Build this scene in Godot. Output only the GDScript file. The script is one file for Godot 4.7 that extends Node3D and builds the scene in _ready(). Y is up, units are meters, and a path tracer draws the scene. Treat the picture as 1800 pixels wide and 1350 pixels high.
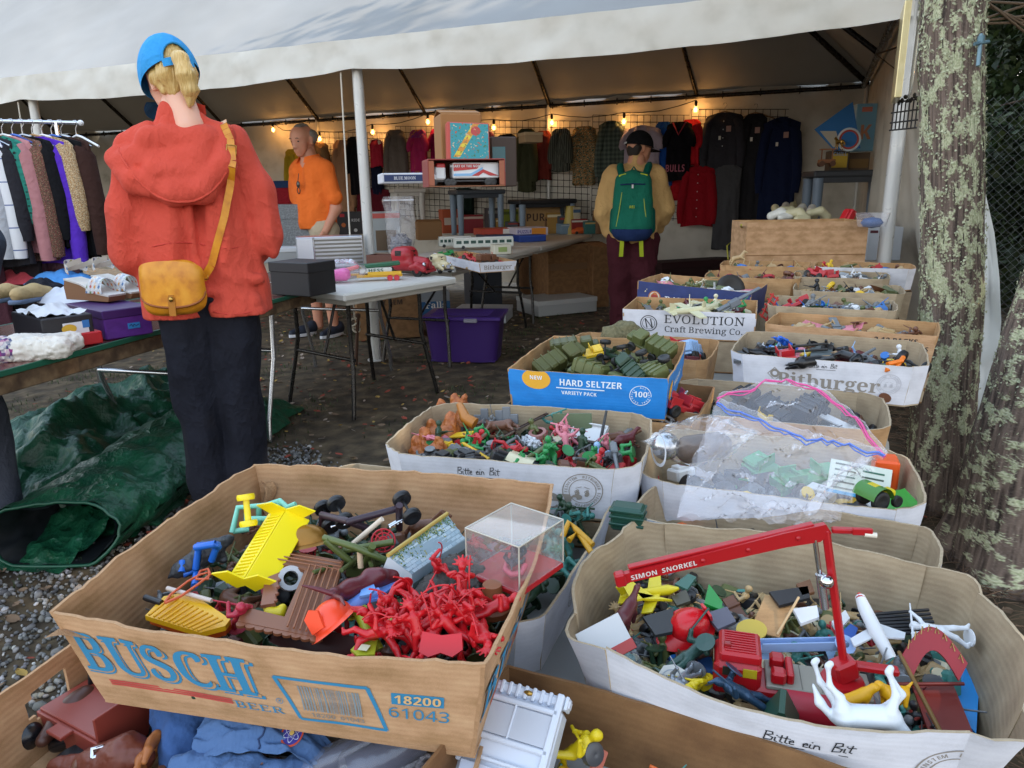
extends Node3D
# A flea-market tent with trays of old plastic toys. Metres, y up. The photographer stands at the origin with the camera at EYE.
const EYE:=Vector3(.0,1.25,.0)
const FOV:=56.0
var R:Vector3
var U:Vector3
var F:Vector3
var taken:={}
var mats:={}
var proto:={}
var rng:=RandomNumberGenerator.new()
var bumpy:=FastNoiseLite.new()
func _ready()->void:
	rng.seed=4711
	bumpy.seed=5
	bumpy.frequency=1.0
	bumpy.fractal_octaves=2
	var p:=deg_to_rad(-15.0)
	F=v3(0,sin(p),-cos(p))
	var u0:=Vector3.RIGHT.cross(F)
	var a:=deg_to_rad(1.0)
	R=Vector3.RIGHT*cos(a)-u0*sin(a)
	U=u0*cos(a)+Vector3.RIGHT*sin(a)
	var cam:=Camera3D.new()
	cam.name="camera"
	cam.fov=FOV
	cam.near=.02
	cam.far=400.0
	cam.transform=Transform3D(Basis(R,U,-F),EYE)
	add_child(cam)
	cam.current=true
	var sky_mat:=ProceduralSkyMaterial.new()
	sky_mat.sky_top_color=Color(.62,.7,.8)
	sky_mat.sky_horizon_color=Color(.92,.9,.86)
	sky_mat.sky_curve=.25
	sky_mat.ground_bottom_color=Color(.2,.18,.15)
	sky_mat.ground_horizon_color=Color(.42,.4,.36)
	sky_mat.energy_multiplier=1.25
	var sky:=Sky.new()
	sky.sky_material=sky_mat
	var env:=Environment.new()
	env.background_mode=Environment.BG_SKY
	env.sky=sky
	env.tonemap_mode=Environment.TONE_MAPPER_LINEAR
	env.tonemap_exposure=2.95
	env.sdfgi_enabled=true
	env.ssao_enabled=true
	env.ssil_enabled=true
	var we:=WorldEnvironment.new()
	we.name="world_environment"
	we.environment=env
	add_child(we)
	var sun:=DirectionalLight3D.new()
	sun.name="sun"
	sun.light_energy=.75
	sun.light_color=Color(1.0,.93,.82)
	sun.light_angular_distance=.5
	sun.shadow_enabled=true
	add_child(sun)
	sun.look_at_from_position(v3(14.0,11.0,3.0),Vector3.ZERO)
	make_materials()
	build_ground()
	build_tent()
	build_trees()
	build_fence()
	build_box_table()
	build_boxes()
	build_tables()
	build_people()
	build_clothes()
	build_back_shelves()
	build_table_goods()
	build_left_goods()
	build_bulbs()
	make_toy_kinds()
	build_beer_box_toys()
	build_engine_box_toys()
	build_near_toys()
	build_mid_toys()
	build_far_toys()
	build_bags()
# ---------------------------------------------------------------- where things are
func ray(x:float,y:float)->Vector3:
	var f:=675.0/tan(deg_to_rad(FOV/2.0))
	return (F*f+R*(x-900.0)-U*(y-675.0)).normalized()
func on(x:float,y:float,h:float)->Vector3:
	var d:=ray(x,y)
	return EYE+d*((h-EYE.y)/d.y)
func deep(x:float,y:float,depth:float)->Vector3:
	var d:=ray(x,y)
	return EYE+d*(depth/-d.z)
func yaw_at(p:Vector3,deg:float,s:=1.0)->Transform3D:
	return Transform3D(Basis(Vector3.UP,deg_to_rad(deg)).scaled(v3(s,s,s)),p)
func eul(x:float,y:float,z:float)->Basis:
	return Basis.from_euler(v3(deg_to_rad(x),deg_to_rad(y),deg_to_rad(z)))
func rnd(a:float,b:float)->float:
	return rng.randf_range(a,b)
# ---------------------------------------------------------------- naming and parenting
func uniq(called:String)->String:
	taken[called]=taken.get(called,-1)+1
	return called if taken[called]==0 else "%s_%03d"%[called,taken[called]]
func tag(o:Node,label:String,category:String,group:="",kind:="")->Node:
	if label:o.set_meta("label",label)
	if category:o.set_meta("category",category)
	if group:o.set_meta("group",group)
	if kind:o.set_meta("kind",kind)
	return o
func thing(called:String,label:String,category:String,xf:=Transform3D(),group:="")->Node3D:
	var o:=Node3D.new()
	o.name=uniq(called)
	o.transform=xf
	add_child(o)
	tag(o,label,category,group)
	return o
func piece(parent:Node,called:String,m:Mesh,material:Material,xf:=Transform3D(),label:="")->MeshInstance3D:
	var o:=MeshInstance3D.new()
	o.name=called
	o.mesh=m
	if material:o.material_override=material
	o.transform=xf
	parent.add_child(o,true)
	if label:o.set_meta("label",label)
	return o
func solo(called:String,label:String,category:String,m:Mesh,material:Material,xf:=Transform3D(),group:="")->MeshInstance3D:
	var o:=piece(self,uniq(called),m,material,xf)
	tag(o,label,category,group)
	return o
func structure(called:String,m:Mesh,material:Material,xf:=Transform3D())->MeshInstance3D:
	var o:=piece(self,uniq(called),m,material,xf)
	o.set_meta("kind","structure")
	return o
func copy_of(o:Node3D,called:String,label:String,xf:Transform3D,group:="")->Node3D:
	var c:Node3D=o.duplicate()
	c.name=uniq(called)
	add_child(c)
	c.transform=xf
	c.set_meta("label",label)
	if group:c.set_meta("group",group)
	return c
func many(called:String,label:String,m:Mesh,material:Material,xfs:Array,cols:Array,parent:Node=null)->MultiMeshInstance3D:
	var mm:=MultiMesh.new()
	mm.transform_format=MultiMesh.TRANSFORM_3D
	mm.use_colors=cols.size()>0
	mm.mesh=m
	mm.instance_count=xfs.size()
	for i in xfs.size():
		mm.set_instance_transform(i,xfs[i])
		if cols.size():mm.set_instance_color(i,cols[i%cols.size()])
	var o:=MultiMeshInstance3D.new()
	o.multimesh=mm
	o.material_override=material
	o.set_meta("kind","stuff")
	if label and parent==null:o.set_meta("label",label)
	o.name=uniq(called) if parent==null else called
	(self if parent==null else parent).add_child(o,true)
	return o
# ---------------------------------------------------------------- shapes
class MB:
	var V:=PackedVector3Array()
	var N:=PackedVector3Array()
	var T:=PackedVector2Array()
	var C:=PackedColorArray()
	var col:=Color.WHITE
	var tinted:=false
	var xf:=Transform3D()
	func tri(a:Vector3,b:Vector3,c:Vector3,na:Vector3,nb:Vector3,nc:Vector3,ta:=Vector2.ZERO,tb:=Vector2.ZERO,tc:=Vector2.ZERO)->void:
		a=xf*a; b=xf*b; c=xf*c
		na=(xf.basis*na).normalized(); nb=(xf.basis*nb).normalized(); nc=(xf.basis*nc).normalized()
		if (c-a).cross(b-a).dot(na+nb+nc)<.0:
			V.append(a); V.append(c); V.append(b)
			N.append(na); N.append(nc); N.append(nb)
			T.append(ta); T.append(tc); T.append(tb)
		else:
			V.append(a); V.append(b); V.append(c)
			N.append(na); N.append(nb); N.append(nc)
			T.append(ta); T.append(tb); T.append(tc)
		if tinted:
			C.append(col); C.append(col); C.append(col)
	func quad(a:Vector3,b:Vector3,c:Vector3,d:Vector3,n:Vector3,us:=1.0,vs:=1.0)->MB:
		var tb:=Vector2(a.distance_to(b)*us,0)
		var td:=Vector2(0,a.distance_to(d)*vs)
		tri(a,b,c,n,n,n,Vector2.ZERO,tb,tb+td)
		tri(a,c,d,n,n,n,Vector2.ZERO,tb+td,td)
		return self
	func flat(a:Vector3,b:Vector3,c:Vector3,d:Vector3)->MB:
		var n:=(c-a).cross(b-d).normalized()
		return quad(a,b,c,d,n)
	func box(c:Vector3,s:Vector3,bev:=.0,B:=Basis())->MB:
		var h:=s*.5
		var e:=minf(bev,.45*minf(h.x,minf(h.y,h.z)))
		for ax in 3:
			var bx:=(ax+1)%3
			var cx:=(ax+2)%3
			for sg in [-1.0,1.0]:
				var n:=Vector3.ZERO; n[ax]=sg
				var o:=c+B*(n*h[ax])
				var uu:=Vector3.ZERO; uu[bx]=h[bx]-e
				var ww:=Vector3.ZERO; ww[cx]=h[cx]-e
				uu=B*uu; ww=B*ww
				quad(o-uu-ww,o+uu-ww,o+uu+ww,o-uu+ww,B*n)
				if e>.0:
					for sb in [-1.0,1.0]:
						var n2:=Vector3.ZERO; n2[bx]=sb
						var along:=Vector3.ZERO; along[cx]=h[cx]-e
						var p1:=Vector3.ZERO; p1[ax]=sg*h[ax]; p1[bx]=sb*(h[bx]-e)
						var p2:=Vector3.ZERO; p2[ax]=sg*(h[ax]-e); p2[bx]=sb*h[bx]
						quad(c+B*(p1-along),c+B*(p1+along),c+B*(p2+along),c+B*(p2-along),(B*(n+n2)).normalized())
						if ax==0:
							for sc in [-1.0,1.0]:
								var q1:=Vector3(sg*h.x,sb*(h.y-e),sc*(h.z-e))
								var q2:=Vector3(sg*(h.x-e),sb*h.y,sc*(h.z-e))
								var q3:=Vector3(sg*(h.x-e),sb*(h.y-e),sc*h.z)
								var nn:=(B*Vector3(sg,sb,sc)).normalized()
								tri(c+B*q1,c+B*q2,c+B*q3,nn,nn,nn)
		return self
	func tube(pts:Array,rad:Variant,n:=8,caps:=true)->MB:
		var up:=Vector3(.3,1,.2)
		var P:=[]
		var D:=[]
		for i in pts.size():
			var d:Vector3=pts[mini(i+1,pts.size()-1)]-pts[maxi(i-1,0)]
			d=d.normalized()
			if i==0 and absf(d.dot(up.normalized()))>.95:up=Vector3(1,0,.1)
			var s:=d.cross(up).normalized()
			up=s.cross(d)
			var r:float=rad[i] if rad is Array else rad
			var row:=[]
			var drow:=[]
			for j in n+1:
				var t:=TAU*j/n
				var q:=s*cos(t)+up*sin(t)
				row.append(pts[i]+q*r)
				drow.append(q)
			P.append(row); D.append(drow)
		for i in pts.size()-1:
			for j in n:
				tri(P[i][j],P[i+1][j],P[i+1][j+1],D[i][j],D[i+1][j],D[i+1][j+1])
				tri(P[i][j],P[i+1][j+1],P[i][j+1],D[i][j],D[i+1][j+1],D[i][j+1])
		if caps:
			for e in [0,pts.size()-1]:
				var d:Vector3=(pts[0]-pts[1]).normalized() if e==0 else (pts[e]-pts[e-1]).normalized()
				for j in n:tri(pts[e],P[e][j],P[e][j+1],d,d,d)
		return self
	func lathe(prof:Array,n:=16,at:=Transform3D())->MB:
		var was:=xf
		xf=xf*at
		for i in prof.size()-1:
			var a:Vector2=prof[i]
			var b:Vector2=prof[i+1]
			var m:=Vector2(b.y-a.y,a.x-b.x).normalized()
			var ma:=m
			var mb:=m
			if i>0:
				var z:Vector2=prof[i-1]
				var mz:=Vector2(a.y-z.y,z.x-a.x).normalized()
				if mz.dot(m)>.6:ma=(m+mz).normalized()
			if i+2<prof.size():
				var z2:Vector2=prof[i+2]
				var mz2:=Vector2(z2.y-b.y,b.x-z2.x).normalized()
				if mz2.dot(m)>.6:mb=(m+mz2).normalized()
			for j in n:
				var s:=TAU*j/n
				var t:=TAU*(j+1)/n
				var c1:=Vector3(cos(s),0,sin(s))
				var c2:=Vector3(cos(t),0,sin(t))
				var y:=Vector3.UP
				var na1:=c1*ma.x+y*ma.y
				var na2:=c2*ma.x+y*ma.y
				var nb1:=c1*mb.x+y*mb.y
				var nb2:=c2*mb.x+y*mb.y
				if b.x>1e-6:tri(c1*a.x+y*a.y,c1*b.x+y*b.y,c2*b.x+y*b.y,na1,nb1,nb2)
				if a.x>1e-6:tri(c1*a.x+y*a.y,c2*b.x+y*b.y,c2*a.x+y*a.y,na1,nb2,na2)
		xf=was
		return self
	func ext(poly:Array,z0:float,z1:float,at:=Transform3D())->MB:
		var was:=xf
		xf=xf*at
		var pv:=PackedVector2Array(poly)
		var ix:=Geometry2D.triangulate_polygon(pv)
		for k in range(0,ix.size(),3):
			for s in 2:
				var z:=z0 if s==0 else z1
				var n:=Vector3(0,0,-1 if s==0 else 1)
				tri(Vector3(pv[ix[k]].x,pv[ix[k]].y,z),Vector3(pv[ix[k+1]].x,pv[ix[k+1]].y,z),Vector3(pv[ix[k+2]].x,pv[ix[k+2]].y,z),n,n,n,pv[ix[k]],pv[ix[k+1]],pv[ix[k+2]])
		var sg:=-1.0 if Geometry2D.is_polygon_clockwise(pv) else 1.0
		for i in pv.size():
			var a:=pv[i]
			var b:=pv[(i+1)%pv.size()]
			var n2:=Vector3(b.y-a.y,a.x-b.x,0).normalized()*sg
			quad(Vector3(a.x,a.y,z0),Vector3(b.x,b.y,z0),Vector3(b.x,b.y,z1),Vector3(a.x,a.y,z1),n2)
		xf=was
		return self
	func grid(nu:int,nv:int,fn:Callable,us:=1.0,vs:=1.0,back:=false)->MB:
		var P:=[]
		for i in nu+1:
			var row:=PackedVector3Array()
			for j in nv+1:row.append(fn.call(float(i)/nu,float(j)/nv))
			P.append(row)
		var wrap:bool=P[0][nv/2].distance_to(P[nu][nv/2])<1e-5
		var NN:=[]
		for i in nu+1:
			var row:=PackedVector3Array()
			for j in nv+1:
				var i0:=i-1 if i>0 else (nu-1 if wrap else 0)
				var i1:=i+1 if i<nu else (1 if wrap else nu)
				var du:Vector3=P[i1][j]-P[i0][j]
				var dv:Vector3=P[i][mini(j+1,nv)]-P[i][maxi(j-1,0)]
				var n:=du.cross(dv)
				if n.length_squared()<1e-18:n=Vector3.UP*1e-3
				n=n.normalized()
				row.append(-n if back else n)
			NN.append(row)
		for i in nu:
			for j in nv:
				var t00:=Vector2(float(i)/nu*us,float(j)/nv*vs)
				var t11:=Vector2(float(i+1)/nu*us,float(j+1)/nv*vs)
				tri(P[i][j],P[i+1][j],P[i+1][j+1],NN[i][j],NN[i+1][j],NN[i+1][j+1],t00,Vector2(t11.x,t00.y),t11)
				tri(P[i][j],P[i+1][j+1],P[i][j+1],NN[i][j],NN[i+1][j+1],NN[i][j+1],t00,t11,Vector2(t00.x,t11.y))
		return self
	func ball(c:Vector3,r:Vector3,n:=10,B:=Basis())->MB:
		var m:=maxi(4,n/2)
		for i in m:
			for j in n:
				var q:=[]
				for k in [[i,j],[i+1,j],[i+1,j+1],[i,j+1]]:
					var th:float=PI*k[0]/m
					var ph:float=TAU*k[1]/n
					q.append(Vector3(sin(th)*cos(ph),cos(th),sin(th)*sin(ph)))
				var nn:=[]
				for v in q:nn.append((B*Vector3(v.x/r.x,v.y/r.y,v.z/r.z)).normalized())
				if i<m-1:tri(c+B*(q[0]*r),c+B*(q[1]*r),c+B*(q[2]*r),nn[0],nn[1],nn[2])
				if i>0:tri(c+B*(q[0]*r),c+B*(q[2]*r),c+B*(q[3]*r),nn[0],nn[2],nn[3])
		return self
	func add(m:Mesh,at:=Transform3D())->MB:
		for s in m.get_surface_count():
			var A:=m.surface_get_arrays(s)
			var v:PackedVector3Array=A[Mesh.ARRAY_VERTEX]
			var nn:PackedVector3Array=A[Mesh.ARRAY_NORMAL]
			var idx:PackedInt32Array=A[Mesh.ARRAY_INDEX] if A[Mesh.ARRAY_INDEX]!=null else PackedInt32Array(range(v.size()))
			for k in range(0,idx.size(),3):
				tri(at*v[idx[k]],at*v[idx[k+1]],at*v[idx[k+2]],at.basis*nn[idx[k]],at.basis*nn[idx[k+1]],at.basis*nn[idx[k+2]])
		return self
	func mesh(into:ArrayMesh=null)->ArrayMesh:
		var A:=[]
		A.resize(Mesh.ARRAY_MAX)
		A[Mesh.ARRAY_VERTEX]=V
		A[Mesh.ARRAY_NORMAL]=N
		A[Mesh.ARRAY_TEX_UV]=T
		if tinted:A[Mesh.ARRAY_COLOR]=C
		if into==null:into=ArrayMesh.new()
		into.add_surface_from_arrays(Mesh.PRIMITIVE_TRIANGLES,A)
		return into
func bx(s:Vector3,bev:=.002,c:=Vector3.ZERO)->ArrayMesh:
	return mb().box(c,s,bev).mesh()
# ---------------------------------------------------------------- soft bodies: tapered capsules joined smoothly, meshed as surface nets
# a bone is [from, to, radius there, radius here]; wrinkle is an optional noise that pushes the skin in and out
func soft(bones:Array,cell:float,k:float,wrinkle:FastNoiseLite=null,amp:=.0,squash:=Vector3.ONE,clip_low:=-1e9,clip_high:=1e9)->ArrayMesh:
	var lo:=Vector3.ONE*1e9
	var hi:=Vector3.ONE*-1e9
	for b in bones:
		var r:float=maxf(b[2],b[3])+3.0*cell+k
		for e in 2:
			lo=lo.min(b[e]-Vector3.ONE*r)
			hi=hi.max(b[e]+Vector3.ONE*r)
	var nx:=int(ceil((hi.x-lo.x)/cell))+1
	var ny:=int(ceil((hi.y-lo.y)/cell))+1
	var nz:=int(ceil((hi.z-lo.z)/cell))+1
	var acc:=PackedFloat32Array()
	acc.resize(nx*ny*nz)
	var ik:=1.0/k
	var ikc:=cell*ik
	for b in bones:
		var A:Vector3=b[0]
		var B:Vector3=b[1]
		var ra:float=b[2]
		var rb:float=b[3]
		var m:=maxf(ra,rb)+2.0*cell+2.5*k
		var l:=A.min(B)-Vector3.ONE*m-lo
		var h:=A.max(B)+Vector3.ONE*m-lo
		var x0:=maxi(0,int(l.x/cell)); var x1:=mini(nx-1,int(h.x/cell)+1)
		var y0:=maxi(0,int(l.y/cell)); var y1:=mini(ny-1,int(h.y/cell)+1)
		var z0:=maxi(0,int(l.z/cell)); var z1:=mini(nz-1,int(h.z/cell)+1)
		var AB:=B-A
		var inv:=1.0/maxf(AB.length_squared(),1e-12)
		var dr:=rb-ra
		for y in range(y0,y1+1):
			for z in range(z0,z1+1):
				var row:=(y*nz+z)*nx
				var p:=lo+v3(x0*cell,y*cell,z*cell)-A
				for x in range(x0,x1+1):
					var t:=clampf(p.dot(AB)*inv,.0,1.0)
					var e:=((p-AB*t).length()-ra-dr*t)*ik
					if e<12.0:acc[row+x]+=exp(-e)
					p.x+=cell
	var fld:=PackedFloat32Array()
	fld.resize(acc.size())
	for i in acc.size():
		fld[i]=-k*log(acc[i]) if acc[i]>1e-6 else 14.0*k
	if wrinkle:
		var i:=0
		for y in ny:
			for z in nz:
				for x in nx:
					if absf(fld[i])<amp*2.0+cell:
						fld[i]+=amp*wrinkle.get_noise_3d((lo.x+x*cell)*squash.x,(lo.y+y*cell)*squash.y,(lo.z+z*cell)*squash.z)
					i+=1
	if clip_low>-1e8 or clip_high<1e8:
		for y in ny:
			var wy:=lo.y+y*cell
			var c:=maxf(clip_low-wy,wy-clip_high)
			if c<-cell*2.0:continue
			for j in range(y*nz*nx,(y+1)*nz*nx):fld[j]=maxf(fld[j],c)
	var at:=PackedInt32Array()
	at.resize(fld.size())
	at.fill(-1)
	var V:=PackedVector3Array()
	var N:=PackedVector3Array()
	var sy:=nz*nx
	for y in ny-1:
		for z in nz-1:
			var row:=(y*nz+z)*nx
			for x in nx-1:
				var i:=row+x
				var a0:=fld[i]; var a1:=fld[i+1]; var a2:=fld[i+nx]; var a3:=fld[i+nx+1]
				var a4:=fld[i+sy]; var a5:=fld[i+sy+1]; var a6:=fld[i+sy+nx]; var a7:=fld[i+sy+nx+1]
				var mn:=minf(minf(minf(a0,a1),minf(a2,a3)),minf(minf(a4,a5),minf(a6,a7)))
				if mn>=.0:continue
				var mx:=maxf(maxf(maxf(a0,a1),maxf(a2,a3)),maxf(maxf(a4,a5),maxf(a6,a7)))
				if mx<.0:continue
				var s:=Vector3.ZERO
				var c:=0
				if (a0<.0)!=(a1<.0):s+=v3(a0/(a0-a1),0,0); c+=1
				if (a2<.0)!=(a3<.0):s+=v3(a2/(a2-a3),0,1); c+=1
				if (a4<.0)!=(a5<.0):s+=v3(a4/(a4-a5),1,0); c+=1
				if (a6<.0)!=(a7<.0):s+=v3(a6/(a6-a7),1,1); c+=1
				if (a0<.0)!=(a2<.0):s+=v3(0,0,a0/(a0-a2)); c+=1
				if (a1<.0)!=(a3<.0):s+=v3(1,0,a1/(a1-a3)); c+=1
				if (a4<.0)!=(a6<.0):s+=v3(0,1,a4/(a4-a6)); c+=1
				if (a5<.0)!=(a7<.0):s+=v3(1,1,a5/(a5-a7)); c+=1
				if (a0<.0)!=(a4<.0):s+=v3(0,a0/(a0-a4),0); c+=1
				if (a1<.0)!=(a5<.0):s+=v3(1,a1/(a1-a5),0); c+=1
				if (a2<.0)!=(a6<.0):s+=v3(0,a2/(a2-a6),1); c+=1
				if (a3<.0)!=(a7<.0):s+=v3(1,a3/(a3-a7),1); c+=1
				at[i]=V.size()
				V.append(lo+(v3(x,y,z)+s/c)*cell)
				N.append(v3(a1+a3+a5+a7-a0-a2-a4-a6,a4+a5+a6+a7-a0-a1-a2-a3,a2+a3+a6+a7-a0-a1-a4-a5).normalized())
	var I:=PackedInt32Array()
	for y in range(1,ny-1):
		for z in range(1,nz-1):
			var row:=(y*nz+z)*nx
			for x in range(1,nx-1):
				var i:=row+x
				if at[i]<0:continue
				var f0:=fld[i]<.0
				if f0!=(fld[i+1]<.0):face(I,at[i],at[i-nx],at[i-nx-sy],at[i-sy],f0)
				if f0!=(fld[i+sy]<.0):face(I,at[i],at[i-1],at[i-1-nx],at[i-nx],f0)
				if f0!=(fld[i+nx]<.0):face(I,at[i],at[i-sy],at[i-sy-1],at[i-1],f0)
	var out:=[]
	out.resize(Mesh.ARRAY_MAX)
	out[Mesh.ARRAY_VERTEX]=V
	out[Mesh.ARRAY_NORMAL]=N
	out[Mesh.ARRAY_INDEX]=I
	var m2:=ArrayMesh.new()
	if V.size():m2.add_surface_from_arrays(Mesh.PRIMITIVE_TRIANGLES,out)
	return m2
func face(I:PackedInt32Array,a:int,b:int,c:int,d:int,flip:bool)->void:
	if a<0 or b<0 or c<0 or d<0:return
	if flip:I.append_array(PackedInt32Array([a,b,c,a,c,d]))
	else:I.append_array(PackedInt32Array([a,c,b,a,d,c]))
func dist_to(bones:Array,p:Vector3,k:float)->float:
	var s:=.0
	for b in bones:
		var AB:Vector3=b[1]-b[0]
		var t:=clampf((p-b[0]).dot(AB)/maxf(AB.length_squared(),1e-12),.0,1.0)
		s+=exp(-((p-b[0]-AB*t).length()-lerpf(b[2],b[3],t))/k)
	return -k*log(maxf(s,1e-9))
func front_of(bones:Array,k:float,n:FastNoiseLite,amp:float,sq:Vector3,x:float,y:float)->float:
	var z:=.36
	while z>.0:
		var p:=v3(x,y,z)
		if dist_to(bones,p,k)+amp*n.get_noise_3dv(p*sq)<.0:break
		z-=.003
	return z
# ---------------------------------------------------------------- lettering
func font(kind:String)->Font:
	if proto.has("font_"+kind):return proto["font_"+kind]
	var f:=SystemFont.new()
	f.font_names=PackedStringArray(["Droid Serif" if kind.begins_with("serif") else "Droid Sans"])
	f.font_weight=700 if kind.ends_with("bold") else 400
	proto["font_"+kind]=f
	return f
func text(s:String,high:float,kind:="sans_bold",stretch:=1.0,shear:=.0)->ArrayMesh:
	var t:=TextMesh.new()
	t.text=s
	t.font=font(kind)
	t.font_size=48
	t.pixel_size=high/34.5
	t.depth=.0
	t.curve_step=2.0
	var b:=mb()
	b.add(t,Transform3D(Basis(v3(stretch,0,0),v3(shear,1,0),v3(0,0,1)),Vector3.ZERO))
	return b.mesh() if b.V.size() else ArrayMesh.new()
func ring_text(s:String,r:float,high:float)->ArrayMesh:
	var b:=mb()
	for i in s.length():
		if s[i]==" ":continue
		var t:=PI*.5-TAU*i/s.length()
		b.add(text(s[i],high),Transform3D(Basis(v3(0,0,1),t-PI*.5),v3(cos(t)*r,sin(t)*r,0)))
	return b.mesh()
func ring(r0:float,r1:float,n:=40,sx:=1.0)->ArrayMesh:
	var b:=mb()
	for i in n:
		var a:=v3(cos(TAU*i/n)*sx,sin(TAU*i/n),0)
		var c:=v3(cos(TAU*(i+1)/n)*sx,sin(TAU*(i+1)/n),0)
		b.quad(a*r0,a*r1,c*r1,c*r0,v3(0,0,1))
	return b.mesh()
func strokes(lines:Array,w:float,scale:=1.0)->ArrayMesh:
	var b:=mb()
	for l in lines:
		for i in l.size()-1:
			var p:=v3(l[i][0],l[i][1],0)*scale
			var q:=v3(l[i+1][0],l[i+1][1],0)*scale
			var d:=(q-p).normalized()*w*.5
			var n:=v3(-d.y,d.x,0)
			b.quad(p-n-d*.6,q-n+d*.6,q+n+d*.6,p+n-d*.6,v3(0,0,1))
	return b.mesh()
func slogan()->ArrayMesh:
	if proto.has("slogan"):return proto.slogan
	var L:=[]
	var put:=func(x:float,g:Array)->void:
		for l in g:
			var o:=[]
			for q in l:o.append([q[0]+x+q[1]*.12,q[1]+x*.05])
			L.append(o)
	var B:=[[[0,0],[.05,1]],[[0,.98],[.4,1.02],[.45,.75],[.1,.55],[.5,.4],[.45,.08],[0,0]]]
	var i_:=[[[0,.45],[0,.05],[.15,0]],[[.05,.68],[.08,.74]]]
	var t_:=[[[.05,.85],[.02,.08],[.18,0]],[[-.15,.55],[.28,.6]]]
	var e_:=[[[0,.25],[.25,.3],[.2,.5],[.02,.35],[.05,.05],[.3,.05]]]
	var n_:=[[[0,.45],[0,0]],[[0,.3],[.15,.45],[.26,.4],[.34,.04]]]
	put.call(.0,B); put.call(.65,i_); put.call(.95,t_); put.call(1.25,t_); put.call(1.5,e_)
	put.call(2.3,e_); put.call(2.7,i_); put.call(2.95,n_)
	put.call(4.0,B); put.call(4.65,i_); put.call(4.95,t_)
	put.call(1.4,[[[0,-.35],[3.6,-.3]]])
	proto.slogan=strokes(L,.09)
	return proto.slogan
# ---------------------------------------------------------------- materials
func lin(r:float,g:float,b:float)->Color:
	return Color(r,g,b).linear_to_srgb()
func pl(hex:String,rough:=.42,metal:=.0)->StandardMaterial3D:
	var key:="%s_%.2f_%.2f"%[hex,rough,metal]
	if mats.has(key):return mats[key]
	var m:=StandardMaterial3D.new()
	m.albedo_color=Color(hex)
	m.roughness=rough
	m.metallic=metal
	m.resource_name="paint_"+hex
	mats[key]=m
	return m
func noise_tex(freq:float,stops:Array,size:=256,kind:=FastNoiseLite.TYPE_SIMPLEX_SMOOTH,oct:=4,seed_:=1,as_normal:=false,bump:=4.0)->NoiseTexture2D:
	var n:=FastNoiseLite.new()
	n.noise_type=kind
	n.frequency=freq
	n.fractal_octaves=oct
	n.seed=seed_
	var t:=NoiseTexture2D.new()
	t.width=size
	t.height=size
	t.seamless=true
	t.seamless_blend_skirt=.25
	t.noise=n
	if as_normal:
		t.as_normal_map=true
		t.bump_strength=bump
	elif stops.size():
		var g:=Gradient.new()
		var off:=PackedFloat32Array()
		var cols:=PackedColorArray()
		for s in stops:
			off.append(s[0])
			cols.append(s[1] if s[1] is Color else Color(s[1]))
		g.offsets=off
		g.colors=cols
		t.color_ramp=g
	return t
func surf(key:String,stops:Array,freq:float,tile:float,rough:float,bump:=.0,kind:=FastNoiseLite.TYPE_SIMPLEX_SMOOTH,size:=256)->StandardMaterial3D:
	var m:=StandardMaterial3D.new()
	m.resource_name=key
	m.albedo_texture=noise_tex(freq,stops,size,kind,4,key.hash()%1000)
	m.roughness=rough
	m.uv1_triplanar=true
	m.uv1_scale=Vector3.ONE/tile
	if bump>.0:
		m.heightmap_enabled=true
		m.heightmap_texture=noise_tex(freq,[],size,kind,4,key.hash()%1000)
		m.heightmap_scale=bump
	mats[key]=m
	return m
func cloth(hex:String,sheen:=.3)->StandardMaterial3D:
	var key:="cloth_"+hex
	if mats.has(key):return mats[key]
	var m:=StandardMaterial3D.new()
	m.resource_name=key
	m.albedo_color=Color(hex)
	m.roughness=.9
	m.metallic_specular=.25
	m.rim_enabled=true
	m.rim=sheen
	m.rim_tint=.7
	m.normal_enabled=true
	m.normal_texture=mats.weave
	m.normal_scale=.55
	m.uv1_triplanar=true
	m.uv1_scale=v3(2.6,1.7,2.6)
	mats[key]=m
	return m
func pattern(key:String,fn:Callable,size:int,tile:float,rough:=.85)->StandardMaterial3D:
	var im:=Image.create(size,size,false,Image.FORMAT_RGB8)
	for y in size:
		for x in size:im.set_pixel(x,y,fn.call(x,y))
	var m:=StandardMaterial3D.new()
	m.resource_name=key
	m.albedo_texture=ImageTexture.create_from_image(im)
	m.roughness=rough
	m.uv1_triplanar=true
	m.uv1_scale=Vector3.ONE/tile
	mats[key]=m
	return m
func clear(key:String,hex:String,alpha:float,rough:=.05)->StandardMaterial3D:
	var m:=StandardMaterial3D.new()
	m.resource_name=key
	m.transparency=BaseMaterial3D.TRANSPARENCY_ALPHA
	m.albedo_color=Color(Color(hex),alpha)
	m.roughness=rough
	m.cull_mode=BaseMaterial3D.CULL_DISABLED
	mats[key]=m
	return m
func glow(key:String,hex:String,energy:float)->StandardMaterial3D:
	var m:=StandardMaterial3D.new()
	m.resource_name=key
	m.albedo_color=Color(hex)
	m.emission_enabled=true
	m.emission=Color(hex)
	m.emission_energy_multiplier=energy
	mats[key]=m
	return m
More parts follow.
